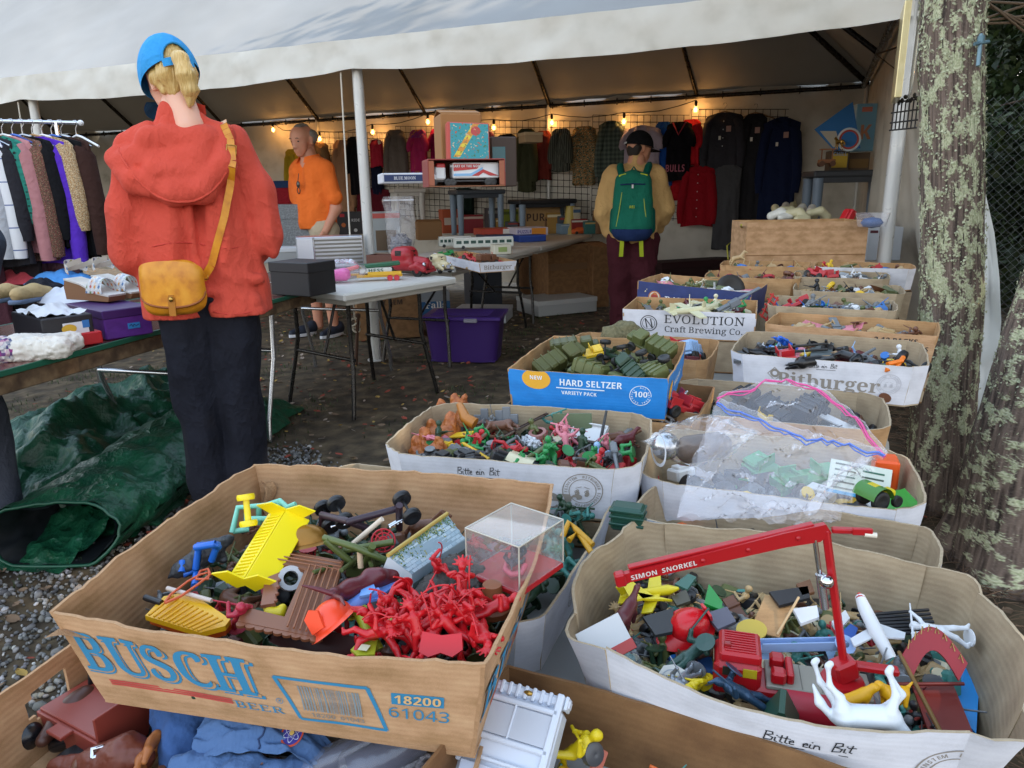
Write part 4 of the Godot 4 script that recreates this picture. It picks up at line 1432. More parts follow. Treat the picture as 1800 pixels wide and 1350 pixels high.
	var leather:=surf("bag_leather",[[.0,"b56a12"],[.5,"d18818"],[1.0,"dd9a2c"]],.012,.2,.4)
	var bag:=thing("shoulder_bag","ochre leather saddle bag worn across the back of the red jacket","bag",p.transform)
	var path:=[v2(.145,1.495),v2(.172,1.43),v2(.175,1.36),v2(.155,1.28),v2(.12,1.18),v2(.085,1.1),v2(.05,1.02),v2(.012,.975)]
	var ctr:=[]
	for i in path.size()*4-3:
		var a:Vector2=path[i/4]
		var b:Vector2=path[mini(i/4+1,path.size()-1)]
		var q:=a.lerp(b,(i%4)/4.0)
		ctr.append(v3(q.x,q.y,.005+maxf(front_of(jk,.0085,jw,.02,v3(1.6,.6,1.0),q.x,q.y),front_of(hd,.008,folds(21,5.0),.012,v3(1,1.4,.8),q.x,q.y))))
	var raw:=[]
	for q in ctr:raw.append(q.z)
	for k in 8:
		for i in range(1,ctr.size()-1):ctr[i].z=(maxf(ctr[i].z,(ctr[i-1].z+ctr[i+1].z)*.5)+(ctr[i-1].z+ctr[i+1].z)*.5)*.5
	for q in ctr.size():ctr[q].z=maxf(ctr[q].z,raw[q]-.004)+.004
	var sb:=mb()
	for i in ctr.size()-1:
		var a:Vector3=ctr[i]
		var b:Vector3=ctr[i+1]
		var s:=v3((b-a).y,-(b-a).x,0).normalized()*-.0135
		var n:=(b-a).cross(s).normalized()
		if n.z<0:n=-n
		for e in [[.0,.003]]:
			sb.quad(a-s+n*.003,b-s+n*.003,b+s+n*.003,a+s+n*.003,n)
			sb.quad(a-s,b-s,b-s+n*.003,a-s+n*.003,-s.normalized())
			sb.quad(a+s,b+s,b+s+n*.003,a+s+n*.003,s.normalized())
	var st:=piece(bag,"strap",sb.mesh(),leather)
	piece(st,"buckle",ringbar(.034,.03,.003),mats.brass,Transform3D(eul(0,0,-8),ctr[6]+v3(0,0,.006)))
	var front:=func(u:float,v:float,zf:float,w:float,h:float)->Vector3:
		var x:=(u-.5)*2.0
		var y:=(v-.5)*2.0
		var rr:=pow(pow(absf(x),3.4)+pow(absf(y),3.4),.294)
		var k:=1.0 if rr<1e-5 else maxf(absf(x),absf(y))/rr
		var px:=x*k
		var py:=y*k
		return v3(px*w*(1.0-.1*py),py*h+.01*px,zf*sqrt(maxf(.0,1.0-pow(maxf(absf(x),absf(y)),4.0))))
	var bo:=v3(-.092,.952,.165)
	var bb:=mb().grid(28,24,func(u:float,v:float)->Vector3:return front.call(u,v,.042,.117,.092))
	bb.grid(12,12,func(u:float,v:float)->Vector3:return front.call(u,v,-.03,.117,.092),1,1,true)
	piece(bag,"pouch",bb.mesh(),leather,Transform3D(eul(0,-8,-2),bo))
	var fl:=mb().grid(28,20,func(u:float,v:float)->Vector3:
		var sn:=sin(PI*clampf(u,.02,.98))
		var x:=-cos(PI*u)*.12
		return v3(x,lerpf(-.06*pow(sn,.6),.092*pow(sn,.25),v)+.01*x,.054*sqrt(maxf(.02,1.0-pow(absf(x)/.122,5.0)))*(1.0-.3*pow(v,6.0))))
	var flap:=piece(bag,"flap",fl.mesh(),leather,Transform3D(eul(0,-8,-2),bo+v3(0,.002,0)))
	var pip:=[]
	for i in 33:
		var u:=i/32.0
		var x:=-cos(PI*u)*.12
		pip.append(v3(x,-.06*pow(sin(PI*clampf(u,.02,.98)),.6)+.01*x,.054*sqrt(maxf(.02,1.0-pow(absf(x)/.122,5.0)))))
	piece(flap,"piping",mb().tube(pip,.004,6).mesh(),pl("8a4a16",.5))
	var tab:=mb().ext([v2(-.012,-.09),v2(.012,-.09),v2(.013,-.03),v2(.008,-.02),v2(-.008,-.02),v2(-.013,-.03)],.0,.006)
	piece(bag,"tab",tab.mesh(),pl("a8690f",.45),Transform3D(eul(0,-8,-2),bo+v3(-.004,.004,.052)))
	piece(bag,"snap",mb().ball(Vector3.ZERO,v3(.009,.009,.005),12).mesh(),mats.brass,shift(bo+v3(-.006,-.03,.062)))
	piece(bag,"ring",ringbar(.022,.022,.003),mats.brass,shift(v3(.02,.985,ctr[-1].z+.004)))
	var cap:=thing("baseball_cap","light blue cap with a ponytail opening worn by the person in red","cap",p.transform*Transform3D(HB.scaled_local(v3(1.2,1.2,1.18)),H))
	var cm:=cloth("3a95d2",.25)
	var dome:=func(u:float,v:float)->Vector3:
		var a:=u*TAU
		var back:=cos(a)
		var low:=-.012+.012*back
		var arch:=maxf(.0,1.0-pow(absf(wrapf(a,-PI,PI))/.5,2.0))
		low+=.046*sqrt(arch)
		var th:=v*acos(clampf(low/.112,-1,1))
		var seam:=1.0+.006*pow(absf(cos(a*3.0)),14.0)
		return v3(sin(a)*sin(th)*.092,cos(th)*.112+.006,cos(a)*sin(th)*.108-.004)*seam
	piece(cap,"crown_panel",mb().grid(72,18,dome).mesh(),cm)
	var arc:=[]
	for i in 13:
		var a:=-.54+i*.09
		arc.append(v3(sin(a)*.096,-.004,cos(a)*.11-.002))
	var band:=mb()
	for i in 12:band.flat(arc[i]+v3(0,-.011,0),arc[i+1]+v3(0,-.011,0),arc[i+1]+v3(0,.011,0),arc[i]+v3(0,.011,0))
	piece(cap,"back_strap",band.mesh(),cm)
	var rim:=[]
	for i in 25:
		var q:Vector3=dome.call((i-12)*.08/12.0,1.0)
		rim.append(q*1.01)
	piece(cap,"opening_edge",mb().tube(rim,.0035,6).mesh(),cm)
	piece(cap,"button",mb().ball(v3(0,.12,-.004),v3(.009,.005,.009),10).mesh(),cm)
	var brim:=mb()
	for s in 2:
		brim.grid(20,6,func(u:float,v:float)->Vector3:
			var a:=PI+(u-.5)*1.9
			var r:=.0+v*.075*pow(sin(PI*u),.6)
			return v3(sin(a)*(.093+r*.4),-.022-.02*pow(absf(u-.5)*2.0,2.0)-r*.25-s*.004,cos(a)*(.106+r)),1,1,s==1)
	piece(cap,"brim",brim.mesh(),cloth("2c6f9f",.2))
	var hb:=mb()
	hb.add(soft(turned([[v3(-.062,-.015,.03),v3(-.05,-.06,.04),.03,.018],[v3(.062,-.015,.03),v3(.05,-.06,.04),.03,.018],[v3(-.04,-.02,.07),v3(-.025,-.072,.06),.036,.02],[v3(.04,-.02,.07),v3(.025,-.072,.06),.036,.02],[v3(0,-.01,.078),v3(0,-.05,.074),.034,.024],[v3(0,.0,.052),v3(0,.035,.05),.062,.06]],HB,H),.005,.008,folds(4,60.0),.006,v3(1,.2,1)))
	var hairm:=surf("blond_hair",[[.0,"a98445"],[.5,"cfae6c"],[1.0,"e3cb93"]],.09,.12,.38)
	hairm.uv1_scale=v3(9,1.2,9)
	piece(p,"hair",hb.mesh(),hairm)
	var pt:=H+HB*v3(.0,.0,.112)
	var tail:=[]
	for k in 9:
		var a:=k*.7
		var of:=v3(cos(a)*.012,0,sin(a)*.01)
		tail.append_array(cap_bones([pt+of*.4,pt+v3(.012,.006,.035)+of,pt+v3(.026,-.045,.045)+of*1.6,pt+v3(.034,-.09,.036)+of*1.5,pt+v3(.028,-.125-.004*(k%4),.026)+of*.6],[.009,.012,.013,.011,.003]))
	piece(p,"ponytail",soft(tail,.0045,.0045,folds(8,90.0),.004,v3(1,.12,1)),hairm)
	piece(p,"hair_tie",mb().lathe([v2(.012,-.008),v2(.019,-.003),v2(.019,.004),v2(.012,.008)],12,Transform3D(HB*eul(75,0,0),pt+HB*v3(0,.004,.008))).mesh(),pl("e7b9b4",.8))
func ringbar(w:float,h:float,r:float)->ArrayMesh:
	return mb().tube([v3(-w/2,-h/2,0),v3(w/2,-h/2,0),v3(w/2,h/2,0),v3(-w/2,h/2,0),v3(-w/2,-h/2,0)],r,6).mesh()
func torso_bones(w:float,sh:float,waist:float,dep:float)->Array:
	return [[v3(-w*.42,sh-.08,0),v3(-w*.4,waist,0),dep,dep*.98],[v3(w*.42,sh-.08,0),v3(w*.4,waist,0),dep,dep*.98],[v3(-w*.85,sh-.03,0),v3(w*.85,sh-.03,0),.07,.07]]
func man_in_orange()->void:
	var o:=on(572,588,.0)
	var p:=thing("person","older person with short grey hair in an orange polo shirt behind the tables","person",Transform3D(Basis(Vector3.UP,deg_to_rad(142.0)),v3(o.x,0,o.z)))
	var H:=v3(0,1.7,-.06)
	var HB:=eul(-14,10,0)
	var body:=mb()
	var arms:=[[v3(-.21,1.42,0),v3(-.26,1.13,.03),.05,.043],[v3(-.26,1.13,.03),v3(-.21,.93,-.07),.042,.03],[v3(.21,1.42,0),v3(.26,1.13,.02),.05,.043],[v3(.26,1.13,.02),v3(.23,.92,-.1),.042,.03]]
	body.add(soft(torso_bones(.2,1.5,1.0,.11)+arms+[[v3(0,1.45,0),H+v3(0,-.1,.03),.075,.06],[v3(-.1,.95,0),v3(-.1,.5,0),.09,.06],[v3(.1,.95,0),v3(.1,.5,0),.09,.06],[v3(-.1,.5,0),v3(-.11,.07,.02),.06,.042],[v3(.1,.5,0),v3(.11,.07,.02),.06,.042]],.013,.015))
	body.add(soft(turned(head_bones(1.04),HB,H),.0055,.009))
	for s in [-1.0,1.0]:body.add(soft(turned(hand_bones(s),eul(15,0,0),v3(.22*s,.92,-.09)),.005,.004))
	piece(p,"body",body.mesh(),skin("c98d70"))
	var hw:=folds(31,5.0)
	var sh:=torso_bones(.21,1.5,.98,.132)+[[v3(-.2,1.43,0),v3(-.255,1.22,.02),.078,.072],[v3(.2,1.43,0),v3(.255,1.22,.02),.078,.072],[v3(0,1.2,-.05),v3(0,1.02,-.05),.11,.125]]
	piece(p,"polo_shirt",soft(sh,.012,.012,hw,.018,v3(1.3,.7,1),.955),cloth("ee7430",.3))
	piece(p,"collar",mb().grid(28,3,func(u:float,v:float)->Vector3:
		var a:=(u-.5)*5.4
		return v3(sin(a)*(.085+.03*v),1.585-.05*v-.03*pow(absf(u-.5)*2,2),cos(a)*(.085+.03*v)-.012)).mesh(),cloth("ee7430",.3))
	var gl:=mb()
	for s in [.0,.05]:
		var pts:=[]
		for i in 13:pts.append(v3(-.01+.02*cos(TAU*i/12.0),1.33-s+.026*sin(TAU*i/12.0),-.158))
		gl.tube(pts,.004,5)
	gl.tube([v3(-.01,1.355,-.158),v3(-.02,1.42,-.15)],.003,5)
	var g:=thing("glasses","dark glasses hooked in the collar of the orange polo","glasses",p.transform)
	piece(g,"frame",gl.mesh(),pl("1a1715",.3))
	piece(g,"lens",mb().ball(v3(-.01,1.33,-.158),v3(.019,.025,.003),12).mesh(),pl("2a2320",.1))
	piece(p,"shorts",soft([[v3(-.1,.93,0),v3(-.11,.52,0),.13,.105],[v3(.1,.93,0),v3(.11,.52,0),.13,.105],[v3(-.1,.98,0),v3(.1,.98,0),.115,.115]],.013,.012,hw,.016,Vector3.ONE,.5,1.03),cloth("b9a98f",.2))
	piece(p,"belt",mb().grid(32,2,func(u:float,v:float)->Vector3:return v3(sin(u*TAU)*.218,.97+.03*v,cos(u*TAU)*.137)).mesh(),pl("4a2f1f",.5))
	shoe(p,v3(-.12,0,.02),6.0,pl("1b2230",.7),pl("d8d8da",.5))
	shoe(p,v3(.13,0,-.1),-8.0,pl("1b2230",.7),pl("d8d8da",.5))
	var hair:=soft(turned([[v3(-.066,.03,.03),v3(-.07,-.015,.035),.028,.018],[v3(.066,.03,.03),v3(.07,-.015,.035),.028,.018],[v3(-.05,.01,.07),v3(.05,.01,.07),.046,.046],[v3(0,-.04,.075),v3(0,.0,.08),.04,.04],[v3(0,.075,.03),v3(0,.08,-.02),.052,.048]],HB,H),.006,.016,folds(6,70.0),.005)
	piece(p,"hair",hair,pl("857c73",.8))
	for s in [-1.0,1.0]:
		piece(p,"eye",mb().ball(Vector3.ZERO,v3(.011,.009,.008),10).mesh(),pl("4a3a33",.25),Transform3D(HB,H+HB*v3(s*.035,.004,-.099)))
		piece(p,"eyebrow",mb().tube([v3(-.016,0,0),v3(0,.004,-.003),v3(.016,0,0)],.0035,5).mesh(),pl("5a4c42",.8),Transform3D(HB,H+HB*v3(s*.037,.028,-.108)))
	piece(p,"mouth",mb().tube([v3(-.02,0,.003),v3(0,.001,0),v3(.02,0,.003)],.0028,5).mesh(),pl("96584c",.5),Transform3D(HB,H+HB*v3(0,-.074,-.112)))
func backpacker()->void:
	var o:=on(1108,588,.0)
	var p:=thing("person","person in a tan sweater, maroon trousers and black cap seen from behind","person",Transform3D(Basis(Vector3.UP,deg_to_rad(-12.0)),v3(o.x,0,o.z)))
	var H:=v3(.03,1.585,-.05)
	var HB:=eul(-8,-50,0)
	var body:=mb()
	var arms:=[[v3(-.2,1.32,0),v3(-.26,1.05,.02),.045,.04],[v3(-.26,1.05,.02),v3(-.21,.86,-.02),.038,.028],[v3(.2,1.32,0),v3(.27,1.08,.02),.045,.04],[v3(.27,1.08,.02),v3(.21,.9,-.12),.038,.028]]
	body.add(soft(torso_bones(.19,1.4,.9,.1)+arms+[[v3(0,1.35,0),H+v3(0,-.1,.03),.07,.055],[v3(-.095,.85,0),v3(-.095,.45,0),.09,.06],[v3(.095,.85,0),v3(.095,.45,0),.09,.06],[v3(-.095,.45,0),v3(-.1,.07,.02),.06,.04],[v3(.095,.45,0),v3(.1,.07,.02),.06,.04]],.014,.015))
	body.add(soft(turned(head_bones(.97),HB,H),.006,.009))
	body.add(soft(turned(hand_bones(-1.0),eul(5,0,0),v3(-.205,.84,-.02)),.005,.004))
	body.add(soft(turned(hand_bones(1.0),eul(30,0,0),v3(.205,.88,-.13)),.005,.004))
	piece(p,"body",body.mesh(),skin("c58a6c"))
	var fw:=folds(51,5.0)
	var sw:=torso_bones(.2,1.4,.86,.13)+[[v3(-.2,1.33,0),v3(-.262,1.05,.02),.078,.07],[v3(-.262,1.05,.02),v3(-.212,.88,-.02),.068,.048],[v3(.2,1.33,0),v3(.27,1.08,.02),.078,.07],[v3(.27,1.08,.02),v3(.215,.92,-.11),.068,.048],[v3(.01,1.4,0),v3(.02,1.49,-.02),.07,.06]]
	piece(p,"sweater",soft(sw,.012,.012,fw,.02,v3(1.3,.8,1),.79),cloth("c6a069",.3))
	piece(p,"trousers",soft([[v3(-.095,.82,0),v3(-.1,.45,0),.13,.098],[v3(.095,.82,0),v3(.1,.45,0),.13,.098],[v3(-.1,.45,0),v3(-.1,.05,.02),.096,.075],[v3(.1,.45,0),v3(.1,.05,.02),.096,.075]],.013,.012,fw,.02,Vector3.ONE,.06,.9),cloth("4b2229",.2))
	for s in [-1.0,1.0]:shoe(p,v3(s*.1,0,.02),5.0*-s,pl("6d6d70",.7),pl("cfcfcf",.6))
	var bp:=thing("backpack","green backpack with lime straps on the person in the tan sweater","backpack",p.transform)
	var gm:=cloth("1f6b57",.3)
	var dk:=cloth("10584a",.3)
	var lime:=pl("aebc20",.7)
	var nv:=cloth("23335a",.2)
	piece(bp,"main_pocket",soft([[v3(-.075,1.3,.18),v3(-.085,.96,.21),.075,.085],[v3(.075,1.3,.18),v3(.085,.96,.21),.075,.085],[v3(0,1.32,.18),v3(0,.94,.21),.08,.09]],.009,.012,fw,.01,Vector3.ONE,.885),gm)
	piece(bp,"base_panel",soft([[v3(-.08,.92,.205),v3(.08,.92,.205),.09,.09],[v3(0,.9,.21),v3(0,.91,.21),.1,.1]],.01,.012,null,.0,Vector3.ONE,.83,.93),nv)
	for s in [-1.0,1.0]:
		piece(bp,"side_pocket",soft([[v3(s*.14,1.06,.16),v3(s*.135,.93,.18),.045,.055]],.01,.01),dk)
		piece(bp,"shoulder_strap",mb().tube([v3(s*.09,1.33,.15),v3(s*.115,1.42,.09),v3(s*.12,1.435,.0),v3(s*.12,1.36,-.1)],[.028,.03,.03,.026],8).mesh(),dk)
		piece(bp,"strap_pad",bx(v3(.06,.022,.012),.004),lime,Transform3D(eul(0,0,s*-12),v3(s*.085,1.352,.222)))
		piece(bp,"seam_piping",mb().tube([v3(s*.085,1.22,.262),v3(s*.1,1.1,.283),v3(s*.125,.95,.278)],.004,5).mesh(),pl("9fb04a",.7))
		piece(bp,"compression_strap",bx(v3(.014,.06,.006),.002),lime,Transform3D(eul(0,0,s*10),v3(s*.155,1.17,.19)))
		var hang:=mb()
		for k in 5:hang.flat(v3(s*(.075+k*.002)-.017,.87-k*.034,.245-k*.008),v3(s*(.075+k*.002)+.017,.87-k*.034,.245-k*.008),v3(s*(.077+k*.002)+.017,.836-k*.034,.237-k*.008),v3(s*(.077+k*.002)-.017,.836-k*.034,.237-k*.008))
		piece(bp,"hanging_strap",hang.mesh(),lime)
	piece(bp,"zip_line",mb().tube([v3(-.1,1.28,.262),v3(0,1.285,.275),v3(.1,1.28,.262)],.006,6).mesh(),nv)
	piece(bp,"zip_pull",bx(v3(.014,.03,.006),.002),pl("dcdcdc",.4),shift(v3(.0,1.265,.283)))
	piece(bp,"logo_lettering",text("REI",.02,"sans_bold"),lime,shift(v3(.0,1.105,.302)))
	piece(bp,"top_loop",mb().tube([v3(-.02,1.39,.16),v3(0,1.42,.16),v3(.02,1.39,.16)],.007,6).mesh(),dk)
	var cap:=thing("baseball_cap","black baseball cap worn by the person with the green backpack","cap",p.transform*Transform3D(HB.scaled_local(v3(1.12,1.1,1.16)),H))
	var cm:=cloth("17171a",.2)
	piece(cap,"crown_panel",mb().grid(40,12,func(u:float,v:float)->Vector3:
		var th:=v*1.62
		return v3(sin(u*TAU)*sin(th)*.094,cos(th)*.112+.008,cos(u*TAU)*sin(th)*.108)).mesh(),cm)
	var brim:=mb()
	for s in 2:
		brim.grid(16,5,func(u:float,v:float)->Vector3:
			var a:=PI+(u-.5)*1.9
			var r:=v*.085*pow(sin(PI*u),.6)
			return v3(sin(a)*(.094+r*.35),.002-.02*pow(absf(u-.5)*2.0,2.0)-r*.1-s*.004,cos(a)*(.108+r)),1,1,s==1)
	piece(cap,"brim",brim.mesh(),cm)
	piece(cap,"tag",bx(v3(.03,.012,.003),.001),pl("b9b9b9",.6),Transform3D(eul(0,0,8),v3(-.02,.012,.11)))
	piece(p,"hair",soft(turned([[v3(-.05,-.02,.05),v3(-.04,-.06,.05),.035,.025],[v3(.05,-.02,.05),v3(.04,-.06,.05),.035,.025],[v3(0,-.02,.07),v3(0,-.06,.065),.04,.03]],HB,H),.007,.008),pl("221a16",.7))
	var eg:=thing("glasses","thin dark glasses worn under the black cap","glasses",p.transform*Transform3D(HB,H))
	for s in [-1.0,1.0]:
		var pts:=[]
		for i in 13:pts.append(v3(s*.036+.023*cos(TAU*i/12.0),-.004+.019*sin(TAU*i/12.0),-.112))
		piece(eg,"rim",mb().tube(pts,.0025,5).mesh(),pl("2a2320",.4))
		piece(eg,"temple",mb().tube([v3(s*.06,.0,-.11),v3(s*.085,.0,.0)],.002,5).mesh(),pl("2a2320",.4))
func passer_by()->void:
	var o:=on(-8,948,.0)
	var p:=thing("person","person cut off by the frame with one slate trouser leg beside the tarpaulin","person",Transform3D(Basis(Vector3.UP,deg_to_rad(60.0)),v3(o.x-.1,0,o.z+.02)))
	var H:=v3(0,1.66,-.03)
	var body:=mb()
	body.add(soft(torso_bones(.2,1.46,.95,.1)+[[v3(-.2,1.39,0),v3(-.26,1.1,.02),.045,.04],[v3(-.26,1.1,.02),v3(-.25,.86,-.05),.04,.03],[v3(.2,1.39,0),v3(.26,1.1,.02),.045,.04],[v3(.26,1.1,.02),v3(.25,.86,-.05),.04,.03],[v3(0,1.42,0),H+v3(0,-.1,.03),.07,.055],[v3(-.1,.9,0),v3(-.12,.07,.02),.09,.04],[v3(.1,.9,0),v3(.12,.07,.02),.09,.04]],.016,.015))
	body.add(soft(turned(head_bones(1.0),eul(-10,0,0),H),.007,.009))
	for s in [-1.0,1.0]:body.add(soft(turned(hand_bones(s),eul(10,0,0),v3(.25*s,.85,-.06)),.005,.004))
	piece(p,"body",body.mesh(),skin("cf9a7e"))
	var fw:=folds(71,4.0)
	piece(p,"trousers",soft([[v3(-.1,.9,0),v3(-.11,.5,-.01),.125,.1],[v3(.1,.9,0),v3(.11,.5,-.01),.125,.1],[v3(-.11,.5,-.01),v3(-.12,.04,.02),.1,.085],[v3(.11,.5,-.01),v3(.12,.04,.02),.1,.085]],.013,.012,fw,.025,v3(1,.6,1),.03,1.0),cloth("4c505c",.2))
	piece(p,"shirt",soft(torso_bones(.2,1.46,.92,.125)+[[v3(-.2,1.39,0),v3(-.262,1.1,.02),.075,.06],[v3(-.262,1.1,.02),v3(-.252,.9,-.04),.06,.045],[v3(.2,1.39,0),v3(.262,1.1,.02),.075,.06],[v3(.262,1.1,.02),v3(.252,.9,-.04),.06,.045]],.014,.012,fw,.02,Vector3.ONE,.86),cloth("39434f",.2))
	piece(p,"hair",soft(turned([[v3(-.05,.05,.0),v3(.05,.05,.0),.065,.065],[v3(0,.0,.06),v3(0,-.03,.06),.055,.045]],eul(-10,0,0),H),.009,.01),pl("3b2c22",.7))
	for s in [-1.0,1.0]:shoe(p,v3(s*.12,0,0),.0,pl("4a4038",.7),pl("c9c4ba",.6))
# ---------------------------------------------------------------- tables under and before the tent
func dir_yaw(d:Vector3)->float:
	return rad_to_deg(atan2(-d.z,d.x))
func build_tables()->void:
	var plastic:=pl("c9c6bd",.55)
	var a:=on(605,517,.74)
	var b:=on(803,487,.74)
	var e:=(b-a).normalized()
	var back:=v3(e.z,0,-e.x)
	folding_table("cream plastic folding table with the toy trucks, in front of the tent pole",yaw_at(((a+b)*.5+back*.42)*v3(1,0,1),dir_yaw(e)),a.distance_to(b),.84,.74,plastic,mats.dark_steel)
	var s:=on(797,470,.745)
	var d:=(on(1050,410,.745)-s).normalized()
	for i in 2:
		var c:=s+d*(.95+1.86*i)+v3(d.z,0,-d.x)*.4
		folding_table(["grey plastic table with board game boxes, behind the cream table","far plastic table running to the back wall past the tan sweater"][i],yaw_at(c*v3(1,0,1),dir_yaw(d)),1.84,.8,.745,plastic,mats.dark_steel,"plastic tables in the tent")
	var g0:=on(0,652,.74)
	var g1:=on(478,527,.74)
	var gd:=(g1-g0).normalized()
	var gl:=v3(gd.z,0,-gd.x)
	for i in 2:
		var c:=(g0+gd*(.38+i*1.86)+gl*.37)*v3(1,0,1)
		var t:=thing("wooden_table",["dark red table with green edge holding the shoe boxes","dark red table with green edge holding the black box"][i],"table",yaw_at(c,dir_yaw(gd)),"green edged tables")
		piece(t,"tabletop",bx(v3(1.85,.018,.75),.004),pl("5a2b26",.22),shift(v3(0,.731,0)))
		for z in [-.377,.377]:
			piece(t,"edge_strip",bx(v3(1.85,.02,.008),.002),pl("1f5a44",.4),shift(v3(0,.732,z)))
			piece(t,"side_rail",bx(v3(1.83,.055,.022),.003),mats.rust_wood,shift(v3(0,.693,z*.965)))
		for x in [-.926,.926]:piece(t,"edge_strip",bx(v3(.008,.02,.746),.002),pl("1f5a44",.4),shift(v3(x,.732,0)))
		for x in [-.72,.72]:
			for z in [-.3,.3]:piece(t,"leg",mb().tube([v3(x*.9,.69,z),v3(x*.93,.42,z),v3(x*1.08,.12,z*1.02),v3(x*1.1,.0,z*1.02)],.0125,9).mesh(),mats.steel)
			piece(t,"crossbar",mb().tube([v3(x*.92,.46,-.3),v3(x*.92,.46,.3)],.0115,9).mesh(),mats.steel)
# ---------------------------------------------------------------- clothes
func garment(called:String,label:String,xf:Transform3D,w:float,long:float,mat:Material,sleeve:=.0,o:={},group:="")->Node3D:
	var t:=thing(called,label,o.get("cat","shirt"),xf,group)
	var thick:float=o.get("thick",.045)
	var flare:float=o.get("flare",1.0)
	var sd:=float(label.hash()%50)
	var neck:=.075
	var body:=mb().grid(40,22,func(u:float,v:float)->Vector3:
		var a:=u*TAU
		var hw:float
		if v*long<.035:hw=lerpf(minf(neck,w*.3),w*.5,v*long/.035)
		else:hw=w*.5*lerpf(1.0,flare,v)*(1.0-.06*sin(PI*v))
		var y:=-v*long-.012*sin(a*2.0+sd)*v
		var th:=thick*(.35+.65*minf(1.0,v*5.0))*(1.0+.3*noise2(a+sd,v*4.0))
		var rip:=.011*v*sin(a*9.0+sd+v*2.0)+.01*noise3(cos(a)*2.0,v*5.0,sin(a)*2.0+sd)
		return v3(cos(a)*hw,y,signf(sin(a))*pow(absf(sin(a)),.6)*th+rip),1,1,true)
	piece(t,"bodice" if o.get("cat","")=="dress" else "body_cloth",body.mesh(),mat)
	if sleeve>.0:
		for s in [-1.0,1.0]:
			var x:float=s*(w*.5-.045)
			var r:=.058
			piece(t,"sleeve",mb().tube([v3(x*.75,-long*.05-.035,0),v3(x*1.0,-long*.09-.06,.005),v3(x+s*.035,-.1-sleeve*.5,.012),v3(x+s*.045,-.1-sleeve*.8,.02),v3(x+s*.035,-.1-sleeve,.014)],[r*.8,r,r*.92,r*.8,r*.7],12).mesh(),o.get("sleeve_mat",mat))
	if o.has("collar"):
		piece(t,"collar",mb().grid(16,3,func(u:float,v:float)->Vector3:
			var a:=(u-.5)*4.6
			return v3(sin(a)*(.062+.03*v),.012-.045*v-.03*pow(absf(u-.5)*2.0,2),cos(a+PI)*-.001+cos(a)*-(.02+.02*v)+.03)).mesh(),o.collar)
	if o.has("buttons"):
		for i in 6:piece(t,"button",mb().ball(v3(0,-.09-i*long*.14,thick*1.12),v3(.007,.007,.003),8).mesh(),o.buttons)
	return t
func hanger(label:String,xf:Transform3D,mat:Material,group:String)->void:
	var h:=thing("coat_hanger",label,"hanger",xf,group)
	piece(h,"bar",mb().tube([v3(-.2,-.06,0),v3(-.05,.0,0),v3(0,.012,0),v3(.05,.0,0),v3(.2,-.06,0)],.007,7).mesh(),mat)
	piece(h,"hook",mb().tube([v3(0,.01,0),v3(0,.05,0),v3(.02,.072,0),v3(.012,.098,0),v3(-.012,.098,0),v3(-.02,.084,0)],.003,6).mesh(),mats.steel if mat!=mats.steel else mat)
